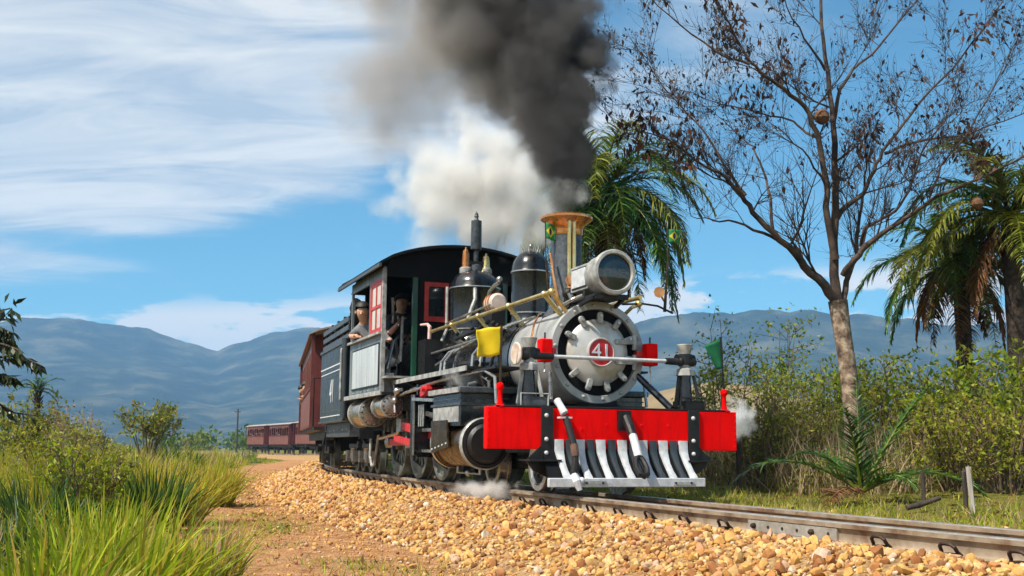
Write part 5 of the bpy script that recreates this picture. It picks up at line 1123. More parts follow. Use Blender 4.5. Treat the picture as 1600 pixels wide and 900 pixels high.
cloth('flag_cloth', lambda u, v: (-0.05 + 0.03 * math.sin(u * 6 + v * 2) * u - 0.02 * u, 1.065 + 0.215 * u + 0.006 * math.sin(v * 9), 1.42 - 0.265 * v * (0.93 + 0.07 * u) - 0.035 * u * (1 - v) - 0.012 * u * v + 0.010 * math.sin(u * 9 + v) * (v - 0.4)), M_YEL, yf)
gf = flag_root('green_flag', 'small green cloth flag on the far end of the red beam')
MB().tube([(-0.05, -1.105, 0.945), (-0.05, -1.095, 1.10), (-0.05, -1.075, 1.42)], 0.009, 8).build('staff', M_IRON, gf)
cloth('flag_cloth', lambda u, v: (-0.05 + 0.03 * math.sin(u * 5 + v * 2) * u, -1.077 - 0.012 * v + (0.155 * (1 - 0.62 * v)) * u, 1.405 - 0.275 * v - 0.055 * u * (1 - v) - 0.012 * u), M_GRN, gf)
def brazil_mat():
    m = bpy.data.materials.new('green_yellow_blue_flag_cloth'); m.use_nodes = True; t = NT(m.node_tree); b = t.n['Principled BSDF']
    at = t.new('ShaderNodeAttribute', attribute_name='flag_uv'); sp = t.new('ShaderNodeSeparateXYZ'); t.l.new(at.outputs['Vector'], sp.inputs[0])
    dx = t.math('ABSOLUTE', t.math('SUBTRACT', sp.outputs[0], 0.5)); dy = t.math('ABSOLUTE', t.math('SUBTRACT', sp.outputs[1], 0.5))
    rh = t.math('LESS_THAN', t.math('ADD', t.math('DIVIDE', dx, 0.42), t.math('DIVIDE', dy, 0.40)), 1.0)
    ds = t.math('LESS_THAN', t.math('ADD', t.math('MULTIPLY', t.math('POWER', dx, 2.0), 2.0), t.math('POWER', dy, 2.0)), 0.05)
    c = t.mix(rh, (0.02, 0.20, 0.05), (0.70, 0.55, 0.03)); c = t.mix(ds, c, (0.02, 0.03, 0.12)); t.l.new(c, b.inputs['Base Color']); b.inputs['Roughness'].default_value = 0.8
    return m
M_BRA = brazil_mat()
def small_flag(label, p0, p1, fn):
    r_ = flag_root('national_flag', label); MB().tube([p0, p1], [0.016, 0.010], 8).build('staff', M_BRONZE, r_)
    o = cloth('flag_cloth', fn, M_BRA, r_, 8, 8); a = o.data.attributes.new('flag_uv', 'FLOAT_VECTOR', 'POINT')
    a.data.foreach_set('vector', [q for i in range(9) for j in range(9) for q in (i / 8, j / 8, 0.0)])
small_flag('small green and yellow flag with blue disc right of the headlight', (-0.60, -0.80, 1.70), (-0.56, -0.82, 2.20), lambda u, v: (-0.56 + 0.02 * math.sin(5 * u), -0.82 - 0.135 * u, 2.50 - 0.13 * v + 0.01 * u))
MB().tube([(-0.56, -0.82, 2.19), (-0.555, -0.815, 2.51)], 0.007, 6).build('staff_tip', M_BRONZE, [o for o in bpy.data.objects if o.name.startswith('national_flag')][0])
MB().lathe([(0, 0), (0.004, 0.05), (0.012, 0.055), (0.016, 0)], (-0.56, -0.72, 1.88), (1, 0.3, 0), 8).tube([(-0.60, -0.80, 1.80), (-0.56, -0.72, 1.88)], 0.010, 6).build('staff_boss', M_COPPER, [o for o in bpy.data.objects if o.name.startswith('national_flag')][0])
small_flag('small green and yellow flag tucked against the left of the chimney', (-0.98, 0.24, 1.76), (-1.05, 0.25, 2.20), lambda u, v: (-1.06 + 0.015 * math.sin(6 * u), 0.255 - 0.11 * u, 2.58 - 0.16 * v - 0.02 * u))
MB().tube([(-1.05, 0.25, 2.19), (-1.06, 0.255, 2.59)], 0.006, 6).build('staff_tip', M_BRONZE, [o for o in bpy.data.objects if o.name.startswith('national_flag')][1])
FLIP[0] = False

# ================================================================== VEGETATION
CPV = Vector((0, 0, 0.44)); _cf = Vector((0, math.cos(PITCH), math.sin(PITCH))); _cu = Vector((0, -math.sin(PITCH), math.cos(PITCH)))
def at(x, y, Y):
    """the point Y metres out along the line of sight through a place in the photograph"""
    d = Vector((1, 0, 0)) * ((x - 800) / 1730) + _cu * ((450 - y) / 1730) + _cf
    return CPV + d * (Y / d.y)
def on_ground(x, Y):
    X = (x - 800) / 1730 * Y * 1.0; return Vector((X, Y, gz(X, Y)))

def unit(v): return v / np.maximum(np.linalg.norm(v, axis=-1, keepdims=True), 1e-9)
def leaf_mesh(Pn, D, Ln, Wd, rng, fold=0.25):
    """rhombic leaves: base points, directions, lengths, widths -> verts, quads (two per leaf)"""
    n = len(Pn); D = unit(D); r = rng.normal(size=(n, 3)); S = unit(np.cross(D, r)); N_ = np.cross(D, S)
    Ln = np.broadcast_to(Ln, (n,))[:, None]; Wd = np.broadcast_to(Wd, (n,))[:, None]
    v = np.stack([Pn, Pn + D * Ln * 0.45 + S * Wd * 0.5 + N_ * Wd * fold, Pn + D * Ln, Pn + D * Ln * 0.45 - S * Wd * 0.5 + N_ * Wd * fold], 1)
    i = np.arange(n)[:, None] * 4
    return v.reshape(-1, 3), np.concatenate([i, i + 1, i + 2, i + 3], 1)
def blades(C, Dv, Ln, Wd, rng, seg=4, droop=0.5, curl=None):
    """grass blades: base points, start directions, lengths, widths"""
    n = len(C); D = unit(Dv); side = unit(np.cross(D, np.array([0, 0, 1.0]) + rng.normal(size=(n, 3)) * 0.35))
    Ln = np.broadcast_to(Ln, (n,)); Wd = np.broadcast_to(Wd, (n,)); droop = np.broadcast_to(droop, (n,))
    vs = []; p = C.copy(); d = D.copy()
    for k in range(seg + 1):
        w = Wd * (1 - (k / seg) ** 1.6) * 0.5 + 0.0004
        vs.append(p - side * w[:, None]); vs.append(p + side * w[:, None])
        p = p + d * (Ln / seg)[:, None]
        d = unit(d + np.array([0, 0, -1.0]) * (droop * (0.35 + 0.5 * k / seg))[:, None])
    v = np.stack(vs, 1); m = 2 * (seg + 1); i = np.arange(n)[:, None, None] * m + np.arange(seg)[None, :, None] * 2
    q = np.concatenate([i, i + 1, i + 3, i + 2], 2).reshape(-1, 4)
    return v.reshape(-1, 3), q
class Acc:
    def __init__(s): s.v = []; s.q = []; s.o = 0; s.mi = []
    def add(s, vq, mi=0):
        v, q = vq; s.v.append(v); s.q.append(q + s.o); s.o += len(v); s.mi.append(np.full(len(q), mi)); return s
    def build(s, name, mats, parent=None, origin=None, smooth=False):
        v = np.concatenate(s.v)
        if origin is not None: v = v - np.array(tuple(origin))
        return np_mesh(name, v, np.concatenate(s.q), mats=mats, parent=parent, smooth=smooth, mi=np.concatenate(s.mi))

G_BRIGHT = mat('grass_bright', (0.19, 0.29, 0.010), (0.37, 0.43, 0.025), 0.5, scale=2.5, island=0.4, trans=0.45, spec=0.3)
G_YELLOW = mat('grass_yellow', (0.38, 0.33, 0.02), (0.52, 0.42, 0.07), 0.6, scale=2.5, island=0.4, trans=0.4, spec=0.3)
G_DARK = mat('strap_leaf_dark', (0.016, 0.06, 0.012), (0.05, 0.12, 0.02), 0.42, scale=3, island=0.35, trans=0.2, spec=0.4)
G_DRY = mat('grass_dry', (0.28, 0.20, 0.10), (0.42, 0.34, 0.20), 0.8, scale=3, island=0.3, trans=0.25, spec=0.2)
L_LIME = mat('leaf_lime', (0.21, 0.27, 0.010), (0.36, 0.40, 0.025), 0.5, scale=3, island=0.35, trans=0.5, spec=0.35)
L_MID = mat('leaf_mid_green', (0.07, 0.13, 0.010), (0.16, 0.22, 0.018), 0.5, scale=3, island=0.4, trans=0.45, spec=0.35)
L_OLIVE = mat('leaf_olive', (0.20, 0.21, 0.018), (0.35, 0.31, 0.04), 0.6, scale=3, island=0.4, trans=0.45, spec=0.25)
L_BROWN = mat('leaf_brown_dark', (0.022, 0.012, 0.008), (0.075, 0.032, 0.014), 0.6, scale=3, island=0.5, trans=0.15, spec=0.3)
L_RUST = mat('frond_dead', (0.13, 0.055, 0.02), (0.26, 0.14, 0.06), 0.8, scale=3, island=0.4, trans=0.2, spec=0.2)
L_PALM = mat('palm_leaf', (0.025, 0.085, 0.012), (0.075, 0.16, 0.02), 0.38, scale=2, island=0.4, trans=0.25, spec=0.5)
L_PALMY = mat('palm_leaf_yellow', (0.12, 0.17, 0.012), (0.26, 0.26, 0.03), 0.42, scale=2, island=0.4, trans=0.3, spec=0.45)
B_BARK = mat('bark_grey_brown', (0.07, 0.045, 0.03), (0.46, 0.36, 0.26), 0.9, scale=11, c3=(0.24, 0.165, 0.11), bump=0.012, bscale=26, detail=8)
B_LIMB_BACKLIT = mat('limb_bark_backlit', (0.022, 0.014, 0.010), (0.11, 0.07, 0.05), 0.9, scale=7, bump=0.006, bscale=30)  # bark darkened so the limbs look backlit; the shade is in the colour
B_PALM = mat('palm_bark_dark', (0.012, 0.009, 0.007), (0.075, 0.05, 0.035), 0.9, scale=14, bump=0.015, bscale=30)
B_TWIG = mat('twig_dark', (0.022, 0.014, 0.010), (0.06, 0.038, 0.026), 0.8, scale=9)
B_STEM = mat('stem_brown', (0.09, 0.06, 0.03), (0.20, 0.14, 0.08), 0.85, scale=12)

# ------------------------------------------------------------------ the bare tree beside the line
def build_tree():
    rng = random.Random(21); YT = 12.5; KT = YT / 16.0
    base = on_ground(1338, YT); root = empty('tree', base); tag(root, 'tall almost bare tree with forked trunk and scattered dark leaves', 'tree')
    def pl(pts, y0, y1):
        n = len(pts); return [at(x, y, KT * (y0 + (y1 - y0) * i / (n - 1))) - base for i, (x, y) in enumerate(pts)]
    trunk = MB()
    tp = [Vector((0, 0, -0.1))] + pl([(1336, 700), (1333, 650), (1328, 600), (1321, 550), (1314, 505), (1309, 470)], 16.0, 16.0)
    trunk.tube(tp, [0.15, 0.112, 0.102, 0.098, 0.096, 0.10, 0.11], 14)
    limbs = [  # outline, radii, depth at start and end
        ([(1309, 485), (1307, 430), (1303, 350), (1304, 280), (1301, 200), (1291, 120), (1284, 40), (1281, -60), (1270, -170)], 0.090, 0.014, 16.0, 16.4),
        ([(1312, 480), (1285, 445), (1258, 412), (1240, 395), (1205, 362), (1180, 330), (1160, 300), (1135, 280), (1100, 258), (1050, 222), (1000, 205)], 0.085, 0.010, 16.0, 14.6),
        ([(1306, 405), (1296, 340), (1289, 280), (1281, 205), (1262, 162), (1225, 140), (1195, 120), (1170, 98), (1150, 62), (1132, 25), (1110, -20)], 0.060, 0.012, 16.0, 15.2),
        ([(1316, 480), (1328, 440), (1333, 400), (1337, 355), (1345, 310), (1352, 260), (1350, 200)], 0.060, 0.010, 16.0, 17.0),
        ([(1318, 430), (1332, 405), (1352, 383), (1400, 350), (1435, 325), (1458, 305), (1520, 288), (1590, 250), (1660, 210)], 0.058, 0.012, 16.0, 15.0),
        ([(1306, 345), (1325, 322), (1350, 300), (1366, 268), (1382, 238), (1410, 190), (1450, 150), (1486, 110), (1536, 50), (1580, -20)], 0.050, 0.010, 16.1, 16.9),
        ([(1303, 190), (1315, 140), (1335, 108), (1362, 84), (1400, 42), (1440, -10), (1470, -60)], 0.036, 0.010, 16.2, 17.2),
        ([(1345, 385), (1352, 355), (1395, 330), (1420, 298), (1436, 240), (1470, 190), (1500, 120)], 0.034, 0.008, 15.9, 15.2),
        ([(1382, 240), (1412, 228), (1446, 220), (1506, 208), (1552, 194), (1620, 170)], 0.030, 0.008, 16.5, 16.0),
        ([(1225, 380), (1190, 366), (1150, 348), (1115, 342), (1080, 338)], 0.034, 0.006, 15.7, 15.0),
        ([(1208, 362), (1203, 310), (1194, 262), (1180, 230), (1160, 212), (1120, 180)], 0.030, 0.006, 15.5, 16.4),
        ([(1282, 215), (1262, 205), (1235, 190), (1190, 175), (1130, 165), (1060, 140)], 0.028, 0.006, 15.8, 16.6),
        ([(1165, 305), (1140, 262), (1105, 215), (1070, 170), (1020, 120), (985, 60)], 0.026, 0.006, 15.2, 15.8),
        ([(1290, 110), (1265, 70), (1240, 30), (1215, -30)], 0.026, 0.006, 16.3, 15.6),
        ([(1172, 100), (1130, 85), (1080, 50), (1030, 10), (990, -30)], 0.024, 0.006, 15.4, 15.8),
        ([(1290, 290), (1262, 250), (1225, 215), (1200, 190)], 0.022, 0.006, 15.9, 15.3),
        ([(1452, 308), (1470, 260), (1510, 215), (1560, 120), (1590, 60)], 0.024, 0.006, 15.5, 15.9)]
    twigs = MB(); tips = []
    def grow(p, d, ln, r, lev):
        n = 4; pts = [p]; dd = d.copy(); q = p.copy()
        for k in range(n):
            dd = (dd + Vector((rng.uniform(-.28, .28), rng.uniform(-.28, .28), rng.uniform(-.16, .30)))).normalized(); q = q + dd * (ln / n); pts.append(q.copy())
        twigs.tube(pts, [r * (1 - 0.65 * k / n) for k in range(n + 1)], 4, caps=False)
        if lev == 0: tips.extend(pts[1:])
        else:
            for k in range(1, n + 1):
                for _ in range(2 if lev > 1 else rng.choice((1, 2, 2))):
                    ax = Vector((rng.gauss(0, 1), rng.gauss(0, 1), rng.gauss(0, 1))).normalized(); nd = (dd + ax * rng.uniform(0.5, 1.0) + Vector((0, 0, 0.12))).normalized()
                    grow(pts[k], nd, ln * rng.uniform(0.45, 0.75), max(0.0022, r * (1 - 0.65 * k / n) * 0.65), lev - 1)
    lm_all = MB()
    for pts, r0, r1, y0, y1 in limbs:
        L = pl(pts, y0, y1); n = len(L); r0 *= KT * 0.92; r1 *= KT * 0.8
        # bend each run a little so that limbs are not straight
        for i in range(1, n - 1): L[i] += Vector((rng.uniform(-.03, .03), rng.uniform(-.08, .08), rng.uniform(-.02, .02)))
        fine = []
        for i in range(n - 1):
            for k in range(3): fine.append(L[i].lerp(L[i + 1], k / 3) + (Vector((rng.uniform(-.014, .014),) * 1 + (rng.uniform(-.014, .014), rng.uniform(-.014, .014))) if k else Vector()))
        fine.append(L[-1]); m = len(fine)
        limb = MB().tube(fine, [r0 + (r1 - r0) * (i / (m - 1)) ** 0.8 for i in range(m)], 8)
        limb.build('limb', B_LIMB_BACKLIT, root, smooth=60)
        for i in range(4, m):
            t = i / (m - 1)
            if rng.random() < 0.34 + 0.26 * t:
                d = (fine[i] - fine[i - 1]).normalized(); ax = Vector((rng.gauss(0, 1), rng.gauss(0, 1), rng.gauss(0, 1))).normalized()
                nd = (d * 0.8 + ax * 0.9 + Vector((0, 0, 0.25))).normalized(); grow(fine[i], nd, rng.uniform(0.40, 0.95) * (1.1 - 0.3 * t), max(0.005, (r0 + (r1 - r0) * t) * 0.36), 2)
    trunk.build('trunk', B_BARK, root, smooth=60)
    twigs.build('twig', B_TWIG, root, smooth=0, recalc=False)['kind'] = 'stuff'
    T_ = np.array([tuple(t) for t in tips]); r = np.random.default_rng(4)
    hz = T_[:, 2] + base.z
    w = 0.25 + 0.75 * (hz > 3.7) + 0.9 * (fbm(T_[:, 0] * 0.9, T_[:, 2] * 0.9, 3) > 0.12); w /= w.sum()
    pk_ = r.choice(len(T_), size=5600, p=w); A = Acc()
    small = pk_[:4400]; big = pk_[4400:]
    A.add(leaf_mesh(T_[small] + r.normal(size=(len(small), 3)) * 0.02, r.normal(size=(len(small), 3)) * 0.7 + np.array([0, 0, -0.8]), r.uniform(0.025, 0.05, len(small)), r.uniform(0.013, 0.024, len(small)), r), 0)
    A.add(leaf_mesh(T_[big] + r.normal(size=(len(big), 3)) * 0.02, r.normal(size=(len(big), 3)) * 0.5 + np.array([0, 0, -1.0]), r.uniform(0.06, 0.11, len(big)), r.uniform(0.026, 0.046, len(big)), r), 0)
    # a few hanging bunches of withered leaves
    for k in range(16):
        c = T_[r.choice(len(T_), p=w)]; n = 45
        A.add(leaf_mesh(c + r.normal(size=(n, 3)) * np.array([0.10, 0.10, 0.14]), r.normal(size=(n, 3)) * 0.5 + np.array([0, 0, -1.0]), r.uniform(0.07, 0.14, n), r.uniform(0.03, 0.05, n), r), 1 if k % 3 == 0 else 0)
    A.build('crown', [L_BROWN, mat('leaf_withered', (0.06, 0.022, 0.010), (0.14, 0.06, 0.025), 0.7, scale=3, island=0.4, trans=0.2)], root)['kind'] = 'stuff'
    # wasps' nest in the fork
    c = at(1284, 182, 12.4); nb = MB().lathe([(0.09, 0), (0.08, 0.04), (0.04, 0.08), (-0.02, 0.09), (-0.06, 0.07), (-0.09, 0.03), (-0.095, 0)], (0, 0, 0), (0, 0, 1), 14)
    o = nb.build('nest', mat('nest_paper', (0.10, 0.045, 0.02), (0.20, 0.10, 0.05), 0.9, scale=25, bump=0.01), None); o.location = c; tag(o, 'round brown nest lodged in the bare tree beside the trunk', 'nest')
    c = at(1527, 318, 11.9); o2 = o.copy(); COL.objects.link(o2); o2.location = c; o2.scale = (0.75, 0.75, 0.75); o2['label'] = 'small brown nest hanging from the low right branch of the bare tree'
build_tree()

# ------------------------------------------------------------------ palms
def frond_geo(rng, L, elev, az, droop, nleaf=46, leaf=0.5, wid=0.022, hang=0.6, side_droop=1.0):
    """one feather frond from the origin; returns rachis points and leaflet mesh"""
    seg = 14; d = np.array([math.cos(az) * math.cos(elev), math.sin(az) * math.cos(elev), math.sin(elev)]); p = np.zeros(3); P_ = [p]
    for k in range(seg):
        d = d + np.array([0, 0, -droop * (0.35 + 1.3 * k / seg) / seg * 2.2]); d /= np.linalg.norm(d); p = p + d * (L / seg); P_.append(p)
    P_ = np.array(P_); t = np.linspace(0.10, 0.99, nleaf); idx = t * seg; i0 = np.minimum(idx.astype(int), seg - 1); fr = (idx - i0)[:, None]
    B = P_[i0] * (1 - fr) + P_[i0 + 1] * fr; T_ = unit(P_[i0 + 1] - P_[i0]); S = unit(np.cross(T_, np.array([0, 0, 1.0]))); S[np.isnan(S)] = 0
    vs = []; off = 0; qs = []
    ln = leaf * np.clip(np.sin(np.clip(t * 1.12, 0, 1) ** 0.75 * math.pi) + 0.32, 0, 1.1) * (1 - 0.35 * t)
    for sg in (1, -1):
        D = unit(S * sg * (0.8 + 0.25 * rng.random((nleaf, 1))) + T_ * 0.75 + rng.normal(size=(nleaf, 3)) * 0.16 + np.array([0, 0, 0.12]))
        v, q = blades(B, D, ln * rng.uniform(0.8, 1.1, nleaf), wid, rng, seg=4, droop=hang * rng.uniform(0.6, 1.3, nleaf)); vs.append(v); qs.append(q + off); off += len(v)
    return P_, np.concatenate(vs), np.concatenate(qs)
def palm(name, label, base, ztop, nf, L, mats_, seed, trunk_r=0.10, lean=(0, 0), dead=0, leaf=0.5, hang=0.6, elev=(0.0, 1.2), droop=1.0, nleaf=46, wid=0.022, cat='palm', group=None, trunk=True, spec=None, deadlen=0.8):
    rng = np.random.default_rng(seed); root = empty(name, base); tag(root, label, cat, group); H = ztop - base.z; top = np.array([lean[0], lean[1], H])
    if trunk:
        n = 14; pts = [Vector((lean[0] * (k / n) ** 1.5, lean[1] * (k / n) ** 1.5, -0.1 + (H + 0.1) * k / n)) for k in range(n + 1)]
        MB().tube(pts, [trunk_r * (1.25 - 0.25 * k / n) * (1 + 0.06 * (k % 2)) for k in range(n + 1)], 12).build('trunk', B_PALM, root)
        bt = MB()
        for k in range(22):
            a = 2.4 * k; z = H - 0.55 + 0.03 * k; bt.tube([Vector((lean[0] + 0.8 * trunk_r * math.cos(a), lean[1] + 0.8 * trunk_r * math.sin(a), z)), Vector((lean[0] + 2.1 * trunk_r * math.cos(a), lean[1] + 2.1 * trunk_r * math.sin(a), z + 0.16))], [0.035, 0.014], 5)
        bt.build('leaf_bases', B_PALM, root)['kind'] = 'stuff'
    fl = spec or []
    if not fl:
        for k in range(nf):
            u = (k + 0.5) / nf; fl.append((2.399 * k + rng.uniform(-.2, .2), elev[0] + (elev[1] - elev[0]) * u + rng.uniform(-.1, .1), L * rng.uniform(0.85, 1.1), droop * rng.uniform(0.8, 1.2), None))
        for k in range(dead): fl.append((2.399 * k + 0.9, rng.uniform(-0.9, -0.2), L * deadlen * rng.uniform(0.7, 1.0), droop * 1.3, 'dead'))
    for az, el, ll, dr, kind in fl:
        P_, v, q = frond_geo(rng, ll, el, az, dr, nleaf, leaf * (0.85 if kind else 1), wid, hang * (1.5 if kind else 1))
        m = L_RUST if kind == 'dead' else mats_[int(rng.integers(len(mats_)))]
        o = np_mesh('frond', v + top, q, mats=m, parent=root)
        MB().tube([tuple(x + top) for x in P_], [0.020 * (1 - 0.85 * i / 14) for i in range(15)], 5).build('midrib', L_PALMY if kind is None else L_RUST, o, smooth=60)
    return root
pb = on_ground(935, 18.5)
palm('palm_tree', 'green palm with drooping fronds behind the headlight', pb, 4.62, 46, 2.45, [L_PALM, L_PALM, L_PALMY], 2, lean=(0.1, 0), dead=9, leaf=0.62, hang=0.85, elev=(-0.5, 1.25), droop=1.35, nleaf=70, wid=0.026)
pb = on_ground(1592, 13.5)
palm('palm_tree', 'dark trunked palm at the right edge with glossy arching fronds', pb, 3.25, 28, 1.85, [L_PALM, L_PALMY, L_PALMY], 5, trunk_r=0.10, dead=3, leaf=0.50, hang=0.7, elev=(-0.3, 1.3), droop=1.1, nleaf=66, wid=0.026)
pb = on_ground(1508, 14.6)
palm('palm_tree', 'shorter palm with a skirt of dead brown fronds among the shrubs', pb, 2.85, 22, 1.6, [L_PALMY, L_PALM], 8, trunk_r=0.09, dead=7, leaf=0.46, hang=0.75, elev=(-0.2, 1.2), droop=1.25, nleaf=60, wid=0.026, deadlen=0.95)
pb = on_ground(1338, 10.4)
palm('young_palm', 'young stemless palm arching its fronds beside the track', pb, pb.z + 0.10, 0, 1.0, [L_PALM], 11, trunk=False, leaf=0.27, hang=0.25, nleaf=60, wid=0.018,
     spec=[(math.pi * 0.98, 0.66, 1.45, 0.85, None), (0.02, 0.50, 1.45, 0.80, None), (0.25, 1.02, 1.30, 0.22, None), (1.3, 1.36, 1.10, 0.15, None), (-2.2, 1.25, 0.85, 0.3, None), (2.3, 0.9, 0.9, 0.7, None), (-1.0, 0.7, 0.7, 0.8, None), (3.9, 0.25, 0.75, 0.6, 'dead')])
pb = on_ground(62, 34)
palm('palm_tree', 'small distant green palm above the grass on the left', pb, 2.05, 13, 0.85, [mat('far_palm', (0.02, 0.09, 0.03), (0.05, 0.15, 0.05), 0.5, island=0.3)], 14, trunk_r=0.08, leaf=0.22, hang=0.3, elev=(-0.1, 1.4), droop=0.8, nleaf=24, wid=0.03)

# ------------------------------------------------------------------ shrubs
def shrub(name, label, base, h, spread, nst, nleaf, lsize, mats_, seed, cat='shrub', group=None, crown=0.45, stem_r=0.012, branch=5, lw=0.45, flat=0.0, stem_mat=None):
    rng = np.random.default_rng(seed); pr = random.Random(seed); root = empty(name, base); tag(root, label, cat, group)
    st = MB(); tips = []
    for k in range(nst):
        a = pr.uniform(0, 6.283); rr = spread * math.sqrt(pr.random()); hh = h * pr.uniform(0.65, 1.0) * (1 - flat * (rr / spread) ** 2)
        p0 = Vector((0.18 * rr * math.cos(a), 0.18 * rr * math.sin(a), -0.05)); p3 = Vector((rr * math.cos(a), rr * math.sin(a), hh))
        pts = [p0.lerp(p3, t) + Vector((pr.uniform(-.05, .05), pr.uniform(-.05, .05), 0.10 * math.sin(t * 3.14))) * (1 if 0 < t < 1 else 0) for t in (0, .25, .5, .75, 1)]
        st.tube(pts, [stem_r * (1 - 0.75 * i / 4) for i in range(5)], 5, caps=False)
        for _ in range(branch):
            t = pr.uniform(crown, 1.0); q = pts[0].lerp(pts[4], t); d = Vector((pr.gauss(0, 1), pr.gauss(0, 1), abs(pr.gauss(0.5, .6)))).normalized(); ln = h * pr.uniform(0.10, 0.26)
            e = q + d * ln; st.tube([q, q.lerp(e, 0.5) + Vector((pr.uniform(-.02, .02), pr.uniform(-.02, .02), 0.01)), e], [stem_r * 0.45, stem_r * 0.3, stem_r * 0.15], 4, caps=False)
            tips += [tuple(q.lerp(e, u)) for u in (0.45, 0.7, 0.85, 1.0, 1.0)]
        tips += [tuple(pts[4]), tuple(pts[3])]
    st.build('stem', stem_mat or B_STEM, root, smooth=60, recalc=False)['kind'] = 'stuff'
    T_ = np.array(tips); idx = rng.integers(len(T_), size=nleaf); A = Acc(); mi = rng.integers(len(mats_), size=nleaf)
    Pn = T_[idx] + rng.normal(size=(nleaf, 3)) * h * 0.035; D = rng.normal(size=(nleaf, 3)) * 0.8 + np.array([0, 0, 0.45])
    for k in range(len(mats_)):
        s_ = mi == k; ls = lsize * rng.uniform(0.6, 1.25, s_.sum()); A.add(leaf_mesh(Pn[s_], D[s_], ls, ls * lw, rng), k)
    A.build('crown', mats_, root)['kind'] = 'stuff'; return root
# right-hand thicket beyond the verge
SH = [ # photo column, distance, height, spread, leaves, leaf, colours, label
    (1178, 13.0, 1.05, 0.60, 1500, 0.055, [L_OLIVE, L_OLIVE, L_MID], 'low olive shrub just right of the white steam'),
    (1225, 15.5, 1.45, 0.75, 2200, 0.06, [L_OLIVE, L_MID], 'olive green shrub left of the bare tree trunk'),
    (1262, 13.6, 0.95, 0.60, 1600, 0.055, [L_OLIVE, L_OLIVE, L_MID], 'brownish shrub behind the left frond of the young palm'),
    (1290, 16.5, 1.75, 0.85, 2800, 0.075, [L_LIME, L_MID], 'leafy green shrub directly left of the bare tree trunk'),
    (1372, 15.0, 1.60, 0.80, 2800, 0.075, [L_LIME, L_MID, L_LIME], 'lime green shrub directly right of the bare tree trunk'),
    (1392, 13.2, 0.95, 0.65, 1700, 0.055, [L_OLIVE, L_LIME, L_OLIVE], 'low olive shrub behind the young palm on its right'),
    (1440, 13.6, 1.45, 0.80, 2600, 0.075, [L_LIME, L_OLIVE], 'broad yellow green shrub below the shorter palm'),
    (1478, 11.4, 0.95, 0.60, 1700, 0.055, [L_OLIVE, L_LIME], 'olive shrub behind the pale fence post'),
    (1515, 12.6, 1.45, 0.75, 2600, 0.08, [L_LIME, L_LIME, L_MID], 'bright lime shrub in front of the shorter palm trunk'),
    (1560, 10.8, 0.95, 0.60, 1700, 0.055, [L_OLIVE, L_LIME, L_OLIVE], 'low olive shrub near the right edge of the verge'),
    (1588, 11.6, 1.30, 0.60, 2200, 0.075, [L_LIME, L_MID], 'tall lime shrub at the right edge of the thicket'),
    (1640, 12.4, 1.45, 0.80, 2000, 0.075, [L_LIME, L_MID], 'green shrub cut by the right edge of the picture')]
for i, (x, Y, h, sp, nl, ls, ms, lb) in enumerate(SH):
    shrub('shrub', lb, on_ground(x, Y), h, sp, 22, nl, ls, ms, 100 + i, group='shrubs of the thicket right of the track', crown=0.22, branch=8)
def sapling(x, Y, ztop, w, seed, lb, ms):
    shrub('sapling', lb, on_ground(x, Y), ztop, w, 7, 560, 0.085, ms, seed, cat='sapling', group='saplings right of the locomotive', crown=0.55, branch=7, stem_r=0.016, lw=0.5)
sapling(1140, 19.0, 2.55, 0.42, 61, 'slender sapling behind the green flag', [L_LIME, L_MID, L_OLIVE])
sapling(1218, 19.5, 2.65, 0.45, 62, 'slender sapling halfway between green flag and bare tree', [L_LIME, L_MID])
sapling(1108, 21.0, 1.9, 0.40, 63, 'short sapling left of the green flag', [L_OLIVE, L_LIME])
# undergrowth that fills the thicket
def undergrowth():
    rng = np.random.default_rng(31); A = Acc(); n = 26000
    x = rng.uniform(1090, 1720, n); Y = rng.uniform(11.2, 19.0, n); X = (x - 800) / 1730 * Y
    d = trk_np(np.column_stack([X, Y]))[0]; k = d < -2.7; X, Y = X[k], Y[k]; n = len(X); z0 = ground_z(np.column_stack([X, Y]))
    hh = 0.75 * (0.65 + fbm(X * 0.9, Y * 0.9, 3)) ; z = z0 + rng.random(n) ** 0.8 * np.clip(hh, 0.15, 1.1)
    C = np.column_stack([X, Y, z]); mi = rng.integers(3, size=n)
    for k in range(3):
        s_ = mi == k; A.add(leaf_mesh(C[s_], rng.normal(size=(s_.sum(), 3)) + np.array([0, 0, 0.3]), rng.uniform(0.03, 0.075, s_.sum()), rng.uniform(0.014, 0.03, s_.sum()), rng), k)
    m = 2600; j = rng.integers(n, size=m); C2 = np.column_stack([X[j], Y[j], z0[j]])
    A.add(blades(C2, np.column_stack([rng.normal(size=m) * 0.35, rng.normal(size=m) * 0.35, np.ones(m)]), rng.uniform(0.35, 1.05, m), 0.010, rng, 4, 0.12), 3)
    m = 5200; j = rng.integers(n, size=m); C2 = np.column_stack([X[j], Y[j], z0[j]])
    A.add(blades(C2, np.column_stack([rng.normal(size=m) * 0.4, rng.normal(size=m) * 0.4, np.ones(m)]), rng.uniform(0.25, 0.8, m), 0.012, rng, 4, 0.3), 4)
    o = A.build('undergrowth', [L_OLIVE, L_OLIVE, L_MID, B_STEM, G_DRY]); tag(o, 'tangled olive undergrowth and dry stems between the shrubs', 'undergrowth', kind='stuff')
undergrowth()

